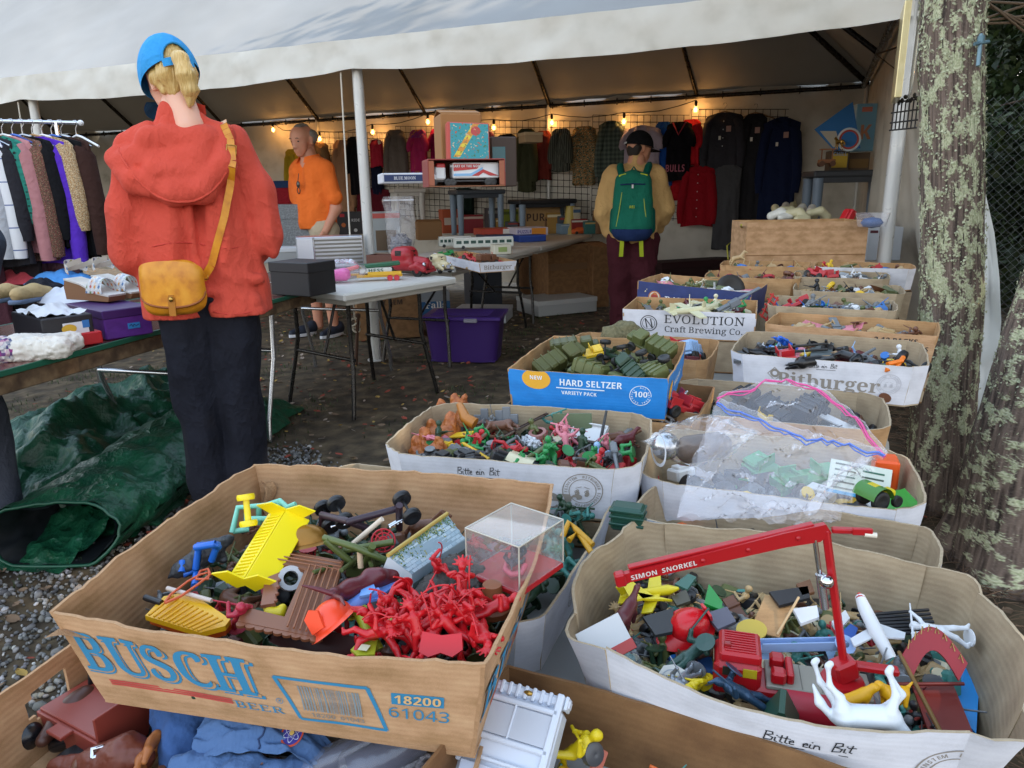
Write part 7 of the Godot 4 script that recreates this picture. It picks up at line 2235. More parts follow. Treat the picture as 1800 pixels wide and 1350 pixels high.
func make_toy_kinds()->void:
	var V:=func(x:float,y:float,z:float)->Vector3:return Vector3(x,y,z)
	kinds.rifleman=[figure([v3(-.12,.48,-.05),v3(-.16,.08,0)],[v3(.13,.48,.02),v3(.18,.08,.08)],[v3(-.3,-.15,-.12),v3(-.12,-.05,-.42)],[v3(.32,-.16,.05),v3(.14,-.08,-.12)],v3(0,0,-.03),"rifle"),"toy soldier","aiming soldier"]
	kinds.kneeler=[figure([v3(-.14,.5,-.35),v3(-.14,.08,-.32)],[v3(.15,.1,-.02),v3(.15,.08,.4)],[v3(-.28,-.12,-.18),v3(-.1,-.02,-.45)],[v3(.32,-.12,.0),v3(.13,-.05,-.14)],v3(0,0,-.04),"kneel"),"toy soldier","kneeling soldier"]
	kinds.runner=[figure([v3(-.12,.55,-.32),v3(-.14,.12,-.3)],[v3(.13,.45,.12),v3(.16,.2,.5)],[v3(-.36,-.12,-.1),v3(-.25,.1,-.35)],[v3(.36,-.2,.12),v3(.24,-.2,-.2)],v3(0,0,-.14),"run"),"toy soldier","running soldier"]
	kinds.thrower=[figure([v3(-.14,.48,-.12),v3(-.2,.08,-.2)],[v3(.15,.46,.06),v3(.22,.08,.22)],[v3(-.4,.08,-.05),v3(-.62,.3,-.12)],[v3(.36,.22,.02),v3(.42,.52,.1)],v3(.03,0,.05),"throw"),"toy soldier","throwing soldier"]
	kinds.brave=[figure([v3(-.16,.5,-.2),v3(-.22,.08,-.12)],[v3(.16,.46,.12),v3(.24,.1,.3)],[v3(-.34,.05,-.2),v3(-.3,.1,-.5)],[v3(.4,.08,.05),v3(.2,.14,-.1)],v3(0,0,-.05),"brave"),"toy figure","bow figure"]
	kinds.knight=[figure([v3(-.14,.48,-.08),v3(-.2,.08,-.06)],[v3(.15,.48,.04),v3(.22,.08,.1)],[v3(-.34,-.1,-.12),v3(-.26,-.02,-.3)],[v3(.38,-.04,.02),v3(.44,.12,-.16)],v3(0,0,0),"knight"),"toy knight","shield knight"]
	kinds.horse=[horse_mesh(.6,1,.055),"toy horse","horse"]
	kinds.pony=[horse_mesh(.5,0,.055),"toy horse","standing horse"]
	kinds.dinosaur=[shrunk(soft([[v3(-.4,.7,0),v3(.35,.75,0),.3,.26],[v3(.35,.8,0),v3(.8,1.3,0),.18,.09],[v3(.8,1.3,0),v3(1.0,1.28,0),.1,.07],[v3(-.4,.7,0),v3(-1.2,.5,.1),.22,.05],[v3(-.4,.5,.2),v3(-.45,.05,.24),.14,.1],[v3(-.4,.5,-.2),v3(-.35,.05,-.24),.14,.1],[v3(.3,.5,.2),v3(.3,.05,.22),.13,.09],[v3(.3,.5,-.2),v3(.38,.05,-.22),.13,.09]],.05,.05),.032),"toy dinosaur","dinosaur"]
	var pm:=mb()
	pm.tube([v3(-.04,0,0),v3(-.03,0,0),v3(.03,0,0),v3(.045,0,0)],[.003,.006,.0075,.002],10)
	pm.ext([v2(-.004,.045),v2(.012,.045),v2(.02,.0),v2(.012,-.045),v2(-.004,-.045),v2(-.002,0)],-.001,.001,Transform3D(eul(90,0,0),Vector3.ZERO))
	pm.ext([v2(-.04,.0),v2(-.044,.018),v2(-.032,.016),v2(-.024,.0)],-.001,.001)
	pm.ext([v2(-.044,.018),v2(-.034,.016),v2(-.028,.0),v2(-.034,-.016),v2(-.044,-.018)],-.001,.001,Transform3D(eul(90,0,0),Vector3.ZERO))
	kinds.plane=[pm.mesh(),"toy plane","aeroplane"]
	kinds.barrel_gun=[mb().tube([v3(-.05,0,0),v3(-.02,0,0),v3(.05,0,0)],[.005,.004,.0028],8).box(v3(-.03,0,0),v3(.03,.014,.012),.002).box(v3(-.025,-.012,0),v3(.01,.02,.03),.002).mesh(),"toy gun","field gun piece"]
	kinds.plank=[mb().box(Vector3.ZERO,v3(.075,.004,.018),.001).box(v3(.02,.003,0),v3(.004,.004,.02),.001).mesh(),"toy plank","plank"]
	var fm:=mb()
	for i in 5:fm.box(v3(-.036+i*.018,0,0),v3(.005,.034,.003),.001)
	for y in [-.009,.009]:fm.box(v3(0,y,.002),v3(.085,.005,.003),.001)
	kinds.fence=[fm.mesh(),"toy fence","piece of fence"]
	kinds.wheels=[mb().add(wheel_mesh(.013,.009),shift(v3(0,0,.018))).add(wheel_mesh(.013,.009),shift(v3(0,0,-.018))).tube([v3(0,0,-.018),v3(0,0,.018)],.002,6).mesh(),"toy axle","pair of wheels"]
	kinds.block=[mb().box(Vector3.ZERO,v3(.04,.02,.028),.003).box(v3(0,.012,0),v3(.026,.006,.018),.002).mesh(),"toy part","moulded block"]
	kinds.sheet=[mb().grid(10,8,func(u:float,v:float)->Vector3:return v3((u-.5)*.06,.006*sin(u*5.0)+.004*v*v,(v-.5)*.045)).mesh(),"toy part","thin plate"]
	kinds.stump=[mb().lathe([v2(0,.018),v2(.007,.018),v2(.008,.004),v2(.014,.0),v2(.014,-.004),v2(0,-.004)],12).mesh(),"toy stump","stump"]
	kinds.hat=[mb().lathe([v2(0,.014),v2(.009,.012),v2(.012,.003),v2(.022,.0),v2(.022,-.002),v2(.012,.001),v2(0,.011)],16).mesh(),"toy hat","hat"]
	kinds.boat=[mb().grid(16,8,func(u:float,v:float)->Vector3:return v3((u-.5)*.09,-.014*sin(PI*v)*sin(PI*u)+.004,(v-.5)*.03*sqrt(maxf(.0,sin(PI*u))))).mesh(),"toy boat","boat hull"]
	var jb:=mb().box(v3(.0,.018,0),v3(.085,.012,.036),.002).box(v3(.028,.026,0),v3(.028,.012,.032),.003).box(v3(-.03,.028,.016),v3(.03,.014,.003),.001).box(v3(-.03,.028,-.016),v3(.03,.014,.003),.001).box(v3(.008,.036,0),v3(.002,.016,.03),.0005)
	kinds.jeep=[jb.mesh(),"toy jeep","jeep"]
	var tb:=mb().box(v3(.0,.018,0),v3(.11,.008,.034),.002).box(v3(.034,.034,0),v3(.03,.028,.036),.004).box(v3(.056,.027,0),v3(.018,.016,.03),.003).box(v3(-.024,.036,0),v3(.07,.03,.04),.004)
	for i in 4:tb.box(v3(-.05+i*.018,.037,0),v3(.003,.033,.043),.001)
	kinds.truck=[tb.mesh(),"toy truck","truck"]
# one toy of a kind at a place; vehicles get four wheel parts
func put_toy(kind:String,called:String,label:String,mat:Material,xf:Transform3D,group:="")->Node3D:
	var k:Array=kinds[kind]
	var n:=thing(called,label,k[1],xf,group)
	var key:="%s_%s"%[kind,mat.resource_name]
	piece(n,"figure" if k[1] in ["toy soldier","toy figure","toy knight","toy horse","toy dinosaur"] else "body",k[0],mat)
	if kind in ["jeep","truck"]:
		if not proto.has("small_wheel"):proto.small_wheel=wheel_mesh(.0115,.009)
		for x in ([-.028,.03] if kind=="jeep" else [-.04,-.015,.045]):
			for z in [-.019,.019]:piece(n,"wheel",proto.small_wheel,pl("2c2b28",.6),shift(v3(x,.011,z)))
	return n
const TONES:={"olive":"5b6136","dark green":"28402c","grey":"6d7072","black":"222224","red":"b3262c","brown":"6a4430","tan":"b09468","cream":"d8cfae","yellow":"dcb425","blue":"2c6cb4","light blue":"8fb0d4","white":"d9dadb","orange":"d9672c","silver":"9aa0a6","maroon":"5d2228","green":"2c8a4a","teal":"3f7f76","pink":"cf7a86","purple":"5a3c8a"}
# toys heaped in a tray: what is [kind, colour, how many]; level is the height of the heap above the tray's bottom
func heap(key:String,what:Array,level:float,mixed:Array,count:int,bounds:=[-.42,.42,-.4,.38],s:=1.0)->void:
	var t:Dictionary=trays[key]
	var xf:Transform3D=t.xf
	var xs:=[]
	var cs:=[]
	for i in count:
		var p:=v3(rnd(-.41,.41)*t.w,.012+rnd(.0,maxf(.004,level-.012)),rnd(-.39,.39)*t.d)
		xs.append(xf*Transform3D(eul(rnd(0,360),rnd(0,360),rnd(0,360)).scaled(v3(s,s,s)),p))
		cs.append(Color(TONES[mixed[rng.randi()%mixed.size()]]).srgb_to_linear())
	var h:=xs.size()/2
	many("mixed_small_toys","small plastic toys lying deep in %s, too many to count"%t.name,kinds.rifleman[0],mats.tint,xs.slice(0,h),cs)
	many("mixed_toy_parts","small toy parts lying deep in %s, too many to count"%t.name,kinds.block[0],mats.tint,xs.slice(h),cs.slice(1))
	for w in what:
		for i in w[2]:
			var mar:float=(.05 if w[0] in ["truck","jeep","plane","horse","plank","barrel_gun","boat"] else .034)*minf(s,1.35)
			var u:=clampf(rnd(bounds[0],bounds[1]),mar/t.w-.5,.5-mar/t.w)
			var v:=clampf(rnd(bounds[2],bounds[3]),mar/t.d-.5,.5-mar/t.d)
			var side:="tent end" if u<-.14 else "tree end" if u>.14 else "middle"
			var row:="front" if v>.12 else "back" if v<-.12 else "centre"
			var flatk:bool=w[0] in ["plane","plank","sheet","boat","hat","fence","barrel_gun","block"]
			var B:=eul(rnd(-25,25),rnd(0,360),rnd(-25,25)) if flatk or w[0] in ["jeep","truck"] else eul(90.0+rnd(-28,28),rnd(0,360),rnd(-40,40)) if rng.randf()<.8 else eul(rnd(-30,30),rnd(0,360),rnd(-30,30))
			if w[0]=="fence" or w[0]=="wheels":B=B*eul(70,0,0)
			var sc:=(minf(s,1.3) if w[0] in ["truck","jeep","horse","block"] else s)*rnd(.85,1.1)
			var p:=v3(u*t.w,level+rnd(.0,.016),v*t.d)
			put_toy(w[0],kinds[w[0]][1].replace(" ","_"),"%s %s %s, %s %s of %s"%[w[1],kinds[w[0]][2],pointing(xf.basis*B),row,side,t.name],pl(TONES[w[1]],.4),xf*Transform3D(B.scaled(v3(sc,sc,sc)),p),"%s toys in %s"%[w[1],t.name])
func pointing(B:Basis)->String:
	var y:=B.y.normalized()
	if y.y>.75:return "upright"
	if y.y<-.75:return "upside down"
	return "head to the "+(("tree" if y.x>0 else "tarp") if absf(y.x)>absf(y.z) else ("photographer" if y.z>0 else "back"))
func flat_poly(px:Array,h:float,thick:float)->ArrayMesh:
	var pts:=[]
	var c:=Vector3.ZERO
	for q in px:c+=on(q[0],q[1],h)
	c /= px.size()
	for q in px:
		var w:=on(q[0],q[1],h)-c
		pts.append(v2(w.x,w.z))
	return mb().ext(pts,.0,thick,Transform3D(Basis(v3(1,0,0),v3(0,0,1),v3(0,-1,0)),c)).mesh()
func line(px:Array)->Array:
	var o:=[]
	for q in px:o.append(on(q[0],q[1],q[2]))
	return o
func bars(called:String,label:String,cat:String,runs:Array,r:float,mat:Material)->Node3D:
	var n:=thing(called,label,cat)
	for i in runs.size():piece(n,"bar",mb().tube(line(runs[i]),r,7).mesh(),mat)
	return n
func helmet(label:String,called:String,cat:String,xf:Transform3D,r:float,mat:Material,crest:bool)->void:
	var n:=thing(called,label,cat,xf)
	piece(n,"dome",mb().grid(32,12,func(u:float,v:float)->Vector3:
		var a:=u*TAU
		var th:=v*PI*.5
		var rib:=1.0+.012*pow(absf(cos(a*3.0)),12.0)*sin(th)
		return v3(cos(a)*sin(th)*r*1.12,cos(th)*r*.95,sin(a)*sin(th)*r*.9)*rib).mesh(),mat)
	piece(n,"brim",mb().grid(36,4,func(u:float,v:float)->Vector3:
		var a:=u*TAU
		var out:=1.0+v*(.28+.42*maxf(.0,-cos(a)))
		return v3(cos(a)*r*1.12*out,-v*r*.16-.3*r*v*maxf(.0,-cos(a)),sin(a)*r*.9*(1.0+v*.3))).mesh(),mat)
	if crest:piece(n,"front_shield",mb().ext([v2(-.35*r,-.2*r),v2(-.42*r,.55*r),v2(0,.8*r),v2(.42*r,.55*r),v2(.35*r,-.2*r)],-.0015,.0015,Transform3D(eul(0,90,0)*eul(-18,0,0),v3(r*1.08,r*.35,0))).mesh(),mat)
func build_beer_box_toys()->void:
	var Y:=pl("ecd411",.35)
	var a:=on(432,1030,.79)
	var b:=on(505,908,.83)
	var L:=a.distance_to(b)
	var tr:=thing("toy_trough","long bright yellow toy trough with winged end plates","toy part",span(a,b,8))
	piece(tr,"wide_plate",mb().box(v3(0,.006,.016),v3(L,.003,.034),.001,Basis(v3(1,0,0),.35)).mesh(),Y)
	piece(tr,"ribbed_plate",mb().box(v3(0,.004,-.014),v3(L,.003,.028),.001,Basis(v3(1,0,0),-.45)).mesh(),Y)
	for i in 18:piece(tr,"rib",bx(v3(.0018,.0016,.02),.0004),Y,Transform3D(Basis(v3(1,0,0),-.45),v3(-L*.42+i*L*.049,.0066,-.0145)))
	for e in [-.5,.5]:piece(tr,"end_plate",mb().ext([v2(-.042,.02),v2(-.012,-.006),v2(.0,.002),v2(.012,-.006),v2(.042,.012),v2(.02,.022),v2(0,.014),v2(-.02,.026)],-.0012,.0012,Transform3D(eul(0,90,0),v3(e*L,0,0))).mesh(),Y)
	var ax:=thing("toy_axle","yellow toy axle with round end caps standing on the trough","toy part",span(on(437,920,.83),on(432,874,.862)))
	var al:=on(437,920,.83).distance_to(on(432,874,.862))
	piece(ax,"rod",mb().tube([v3(-al/2,0,0),v3(al/2,0,0)],.0042,10).mesh(),Y)
	for e in [-.5,.5]:piece(ax,"end_cap",mb().lathe([v2(0,-.004),v2(.011,-.004),v2(.012,0),v2(.011,.004),v2(0,.004)],18,Transform3D(eul(0,0,90),v3(e*al,0,0))).mesh(),Y)
	bars("toy_gadget","mint green toy frame with a curled handle by the back corner","toy part",[[[408,936,.8],[418,892,.83],[468,888,.83],[492,880,.835],[505,892,.83],[520,886,.835]],[[410,934,.8],[438,930,.8]],[[432,912,.82],[492,912,.82]],[[455,889,.83],[455,920,.8]],[[491,882,.835],[493,938,.79]],[[434,892,.83],[434,930,.8]]],.004,pl("7fcbb4",.4))
	bars("toy_chair","bright blue toy frame chair against the tent end of the beer carton","toy part",[[[319,1006,.79],[321,986,.8]],[[344,1000,.79],[350,958,.82],[384,958,.825]],[[344,962,.82],[378,956,.83],[384,962,.82]],[[322,1010,.785],[345,1004,.785],[342,1030,.78]],[[380,962,.82],[372,985,.8]]],.0046,pl("1d62c0",.35))
	var cr:=thing("toy_creature","dark grey rubber creature lying behind the orange rubber band","toy animal")
	piece(cr,"body",soft([[on(318,1000,.79),on(365,970,.8),.009,.013],[on(365,970,.8),on(402,948,.805),.013,.007],[on(350,985,.79),on(352,1010,.78),.006,.004],[on(375,970,.795),on(395,985,.785),.006,.004],[on(318,1000,.79),on(300,1012,.785),.007,.003]],.0025,.004,folds(2,120.0),.002),pl("35373a",.5))
	var band:=[]
	for q in [[290,1058],[300,1045],[330,1022],[352,1010],[368,1006],[366,1018],[345,1018],[352,1004],[366,1000],[370,1010],[350,1026],[318,1048],[290,1060]]:band.append(on(q[0],q[1],.798))
	solo("rubber_band","tangled orange rubber band beside the yellow raft","rubber band",mb().tube(band,.0016,6).mesh(),pl("d0603a",.5))
	var raft:=thing("toy_raft","yellow toy raft with ribbed top and orange underside","toy boat")
	var rp:=[[255,1082],[288,1048],[332,1040],[405,1088],[396,1100],[352,1112]]
	piece(raft,"deck",flat_poly(rp,.787,.006),pl("e2ab13",.4))
	piece(raft,"underside",flat_poly([[262,1086],[290,1055],[334,1048],[406,1094],[396,1106],[352,1118]],.776,.008),pl("cf5a1c",.4))
	for i in 11:
		var q:=(i+.5)/11.0
		piece(raft,"rib",mb().tube([on(lerpf(258,352,q),lerpf(1080,1110,q),.794),on(lerpf(300,396,q),lerpf(1046,1092,q),.794)],.0016,5).mesh(),pl("d99c10",.4))
	solo("black_bar","short black plastic bar behind the yellow raft","toy part",mb().tube(line([[255,1050,.79],[284,1060,.788]]),.004,6).mesh(),pl("1f1f20",.4))
	solo("striped_stick","pale speckled stick lying across behind the raft","stick",mb().tube(line([[294,1034,.795],[372,1056,.792]]),.0028,6).mesh(),pl("c9b9ae",.6))
	var B:=pl("7d4a2e",.45)
	var po:=thing("toy_porch","brown toy porch panel with notch, grooves and scalloped edge","toy part")
	piece(po,"panel",flat_poly([[474,962],[604,986],[566,1122],[418,1092],[428,1066],[500,1084],[536,1002],[468,984]],.802,.004),B)
	for i in 6:
		var q:=(i+.5)/6.0
		piece(po,"plank_ridge",mb().tube([on(lerpf(540,602,q),lerpf(992,1000,q),.8065),on(lerpf(500,566,q),lerpf(1100,1116,q),.8065)],.0013,5).mesh(),pl("8d5636",.45))
	for i in 3:piece(po,"plank_ridge",mb().tube([on(476-i*1.5,968+i*6,.8065),on(600,990+i*6,.8065)],.001,5).mesh(),pl("8d5636",.45))
	for i in 9:
		var c:=on(426+i*16.2,1097+i*3.3,.8)
		piece(po,"scallop",mb().lathe([v2(0,.0015),v2(.0065,.0015),v2(.0065,-.0015),v2(0,-.0015)],12,shift(c)).mesh(),B)
	for q in [[600,978],[572,1105],[486,958]]:piece(po,"peg",mb().tube([on(q[0],q[1],.802),on(q[0],q[1],.802)+v3(0,.014,0)],.003,7).mesh(),B)
	var door:=thing("toy_shutter","small brown toy shutter with notched edge beside the yellow trough","toy part")
	piece(door,"panel",flat_poly([[468,1004],[493,1002],[484,1060],[458,1064]],.797,.004),pl("86513a",.45))
	for i in 5:piece(door,"notch",bx(v3(.004,.004,.004),.001),pl("86513a",.45),shift(on(493-i*2.0,1008+i*12,.799)))
	var gd:=thing("toy_hat","gold plastic dome hat behind the brown porch","toy hat",Transform3D(eul(-18,0,10),on(540,954,.802)))
	piece(gd,"dome",mb().grid(28,10,func(u:float,v:float)->Vector3:return v3(cos(u*TAU)*sin(v*1.57)*.029,cos(v*1.57)*.024,sin(u*TAU)*sin(v*1.57)*.022)).mesh(),pl("8f6424",.35,.5))
	piece(gd,"brim",mb().grid(30,2,func(u:float,v:float)->Vector3:return v3(cos(u*TAU)*(.029+.009*v),-.004*v,sin(u*TAU)*(.022+.007*v))).mesh(),pl("8f6424",.35,.5))
	bars("toy_chassis","dark brown toy wagon chassis over chrome grids by the back wall","toy part",[[[566,926,.8],[566,905,.83],[612,916,.83]],[[608,918,.83],[702,893,.835]],[[702,888,.85],[702,930,.8]],[[612,916,.83],[650,930,.81]]],.005,pl("3a2a33",.4))
	for g in [[["chrome_grille","chrome toy grille under the dark brown chassis"],[590,925],[655,912],7,.032],[["chrome_basket","chrome ribbed toy basket right of the dark chassis"],[684,925],[728,905],8,.045]]:
		var n:=thing(g[0][0],g[0][1],"toy part",span(on(g[1][0],g[1][1],.81),on(g[2][0],g[2][1],.82),-25))
		var w:float=on(g[1][0],g[1][1],.81).distance_to(on(g[2][0],g[2][1],.82))
		for i in g[3]:
			piece(n,"rung",mb().tube([v3(-w/2,0,g[4]*(i/float(g[3]-1)-.5)),v3(w/2,.004,g[4]*(i/float(g[3]-1)-.5))],.0017,5).mesh(),mats.chrome)
			piece(n,"rung",mb().tube([v3(w*(i/float(g[3]-1)-.5),0,-g[4]*.5),v3(w*(i/float(g[3]-1)-.5),0,g[4]*.5)],.0017,5).mesh(),mats.chrome)
	for q in [[598,900,.83],[575,908,.82],[715,892,.84]]:put_toy("wheels","wheel_pair","black toy wheel pair by the %s of the beer carton's back wall"%("tree end" if q[0]>700 else "gold hat" if q[0]<590 else "middle"),pl("1d1d1f",.4),Transform3D(eul(20,30,0),on(q[0],q[1],q[2])))
	bars("toy_carriage","olive toy gun carriage of crossed legs behind the maroon steer","toy gun",[[[570,945,.83],[625,962,.83],[690,990,.8]],[[572,950,.83],[622,992,.795]],[[600,968,.81],[692,952,.82]],[[640,995,.79],[655,960,.83]]],.0045,pl("56612f",.4))
	for q in [[625,985],[648,978],[602,992]]:put_toy("barrel_gun","toy_gun","olive toy gun piece %s the crossed carriage legs"%["under","between","below"][(q[0]/20)%3],pl("4f5a2d",.4),Transform3D(eul(10,q[0],15),on(q[0],q[1],.795)))
	solo("ivory_stick","ivory plastic stick leaning over the olive carriage","toy part",mb().tube(line([[606,968,.8],[672,912,.85]]),.0035,8).mesh(),pl("cdbfae",.5))
	solo("ivory_peg","short ivory peg pointing down beside the olive carriage","toy part",mb().tube(line([[632,962,.825],[634,998,.8]]),.0038,8).mesh(),pl("d3b492",.5))
	var rw:=thing("lattice_wheel","red open lattice wheel behind the tin roof","toy wheel",Transform3D(eul(50,20,0),on(674,950,.815)))
	for r in [.005,.01,.015]:
		var pts:=[]
		for i in 17:pts.append(v3(cos(TAU*i/16)*r,0,sin(TAU*i/16)*r))
		piece(rw,"hoop",mb().tube(pts,.0013,5,false).mesh(),pl("c01f2a",.4))
	for i in 8:piece(rw,"spoke",mb().tube([Vector3.ZERO,v3(cos(TAU*i/8)*.015,0,sin(TAU*i/8)*.015)],.0011,4).mesh(),pl("c01f2a",.4))
	tin_roof()
	display_case()
	var st:=thing("toy_steer","dark maroon long horned toy steer lying across the porch","toy animal")
	piece(st,"figure",soft([[on(690,1010,.81),on(615,1035,.815),.0105,.01],[on(615,1035,.815),on(586,1046,.82),.0095,.007],[on(586,1046,.822),on(570,1066,.812),.007,.0045],[on(625,1040,.8),on(622,1060,.78),.006,.004],[on(675,1022,.8),on(670,1045,.78),.007,.004],[on(692,1006,.815),on(700,988,.82),.004,.002],[on(650,1012,.818),on(668,1010,.82),.009,.008]],.0022,.003),pl("5e2228",.35))
	piece(st,"horn",mb().tube(line([[586,1044,.826],[560,1036,.832],[531,1029,.835]]),[.0034,.0028,.001],7).mesh(),pl("5e2228",.35))
	piece(st,"horn",mb().tube(line([[588,1048,.826],[600,1052,.832],[606,1064,.83]]),[.0032,.0026,.001],7).mesh(),pl("5e2228",.35))
	var pt:=thing("plane_tail","light blue plastic plane tail between steer and orange helmet","toy plane")
	piece(pt,"fuselage",mb().tube(line([[606,1078,.795],[640,1052,.805],[668,1038,.81]]),[.01,.009,.004],10).mesh(),pl("6a90d8",.4))
	piece(pt,"fin",flat_poly([[632,1048],[642,1004],[649,1004],[660,1034],[650,1044]],.815,.003),pl("6fa0dd",.4))
	piece(pt,"stabiliser",flat_poly([[640,1058],[660,1036],[697,1020],[694,1028],[664,1052]],.806,.003),pl("6a90d8",.4))
	helmet("orange red plastic toy helmet at the front of the beer carton","toy_helmet","toy helmet",Transform3D(eul(38,-100,6),on(586,1092,.806)),.024,pl("ef4a26",.35),true)
	var lp:=thing("toy_plane","lime green toy plane with marked wings nose up by the red figures","toy plane")
	var lm:=pl("a3a82a",.4)
	piece(lp,"fuselage",mb().tube(line([[622,1072,.81],[645,1105,.805],[668,1142,.79]]),[.003,.006,.0045],9).mesh(),lm)
	for q in [[[612,1088],[632,1060],[645,1064],[644,1082]],[[664,1100],[690,1060],[698,1066],[692,1112],[676,1122]],[[616,1142],[640,1118],[664,1124],[658,1150],[628,1152]]]:piece(lp,"wing",flat_poly(q,.803,.0025),lm)
	piece(lp,"cross_marking",ring(.0,.007,4),pl("c9c9a8",.5),Transform3D(eul(-90,30,0),on(640,1138,.8062)))
	piece(lp,"cross_marking",ring(.0,.006,4),pl("4a4238",.5),Transform3D(eul(-90,30,0),on(682,1096,.8062)))
	var lg:=thing("toy_log","dark grey brown hollow log of rubbery plastic","toy log")
	piece(lg,"body",soft([[on(752,1048,.79),on(800,1010,.8),.018,.02],[on(800,1010,.8),on(838,1016,.8),.02,.014],[on(790,1040,.79),on(830,1052,.785),.013,.011],[on(835,1012,.8),on(846,1028,.795),.008,.008]],.003,.005,folds(12,90.0),.004),pl("3d3833",.6))
	solo("green_plate","flat bright green toy base in front of the tin roof","toy part",flat_poly([[700,1064],[740,1040],[776,1058],[768,1072],[728,1088]],.783,.004),pl("14813c",.4))
	put_toy("stump","toy_stump","brown tree stump at the tree end of the beer carton",pl("8a5230",.5),Transform3D(Basis().scaled(Vector3.ONE*1.6),on(866,1066,.785)))
	solo("white_ring","pale grey plastic ring inside the porch notch","toy part",mb().lathe([v2(.009,.0),v2(.015,.0),v2(.016,.008),v2(.015,.016),v2(.009,.016),v2(.009,.0)],22,Transform3D(eul(55,0,-20),on(510,1018,.785))).mesh(),pl("b9b9bb",.45))
	put_toy("boat","toy_boat","dark brown toy boat hull by the front wall of the beer carton",pl("3b2320",.4),Transform3D(eul(0,-12,0).scaled(Vector3.ONE*1.3),on(560,1136,.79)))
	put_toy("rifleman","toy_figure","magenta red figure crouched between raft and porch",pl("a8233a",.4),Transform3D(eul(40,60,20).scaled(Vector3.ONE*1.1),on(422,1084,.79)))
	solo("yellow_saddle","small yellow saddle piece inside the porch notch","toy part",soft([[on(470,1068,.79),on(476,1078,.785),.004,.005],[on(476,1078,.785),on(492,1078,.785),.005,.005],[on(492,1078,.785),on(497,1068,.79),.005,.004]],.002,.003),pl("d8c01c",.4))
	var red:=pl("c0161f",.35)
	var spots:=[[770,1010],[700,1075],[735,1060],[690,1110],[720,1130],[660,1120],[680,1148],[745,1100],[790,1060],[812,1045],[840,1050],[856,1072],[800,1085],[826,1090],[770,1075],[845,1105],[815,1125],[760,1145],[735,1150],[800,1150],[700,1095],[650,1140]]
	for i in spots.size():
		var kind:String="brave" if i%3!=2 else ["rifleman","runner","thrower"][i/3%3]
		var B2:=eul(60+rnd(-35,40),rnd(0,360),rnd(-50,50)) if i else eul(25,-35,-20)
		var where:String=["standing tallest, by the hollow log","pointing to the green base","by the green base","beside the lime plane","below the lime wing","next to the orange helmet","at the front wall by the lime plane","in the middle of the red heap","below the hollow log","near the brown stump","under the clear case corner","against the torn tree side wall","on the crest of the red heap","on the tree side slope of the heap","leaning on the tallest one","low by the tree side wall","beside the red base","in front by the numbers","at the front wall centre","in the front corner by the numbers","crossing the lime wing","lowest by the front wall near the helmet"][i]
		put_toy(kind,"red_figure","red plastic figure %s"%where,red,Transform3D(B2.scaled(Vector3.ONE*rnd(.95,1.2)),on(spots[i][0],minf(spots[i][1],1114),.809+rnd(-.004,.008))),"red figures heaped in the beer carton")
	solo("red_disc","red peanut shaped figure base turned up at the front","toy part",mb().ext([v2(-.022,-.008),v2(-.012,-.013),v2(0,-.009),v2(.012,-.013),v2(.022,-.006),v2(.02,.01),v2(.0,.008),v2(-.02,.012)],-.002,.002,Transform3D(eul(-50,-8,4),on(776,1132,.815))).mesh(),red)
	heap("beer",[["rifleman","dark green",12],["runner","olive",9],["kneeler","grey",10],["thrower","red",5],["brave","brown",4],["knight","silver",4],["stump","brown",3],["hat","black",3],["horse","brown",3],["plank","brown",4],["barrel_gun","olive",4],["wheels","black",3],["block","grey",5],["sheet","teal",3],["fence","brown",2],["plane","silver",2]],.046,["dark green","olive","grey","black","brown","red","dark green","maroon"],420,[-.42,.42,-.4,.38],1.0)
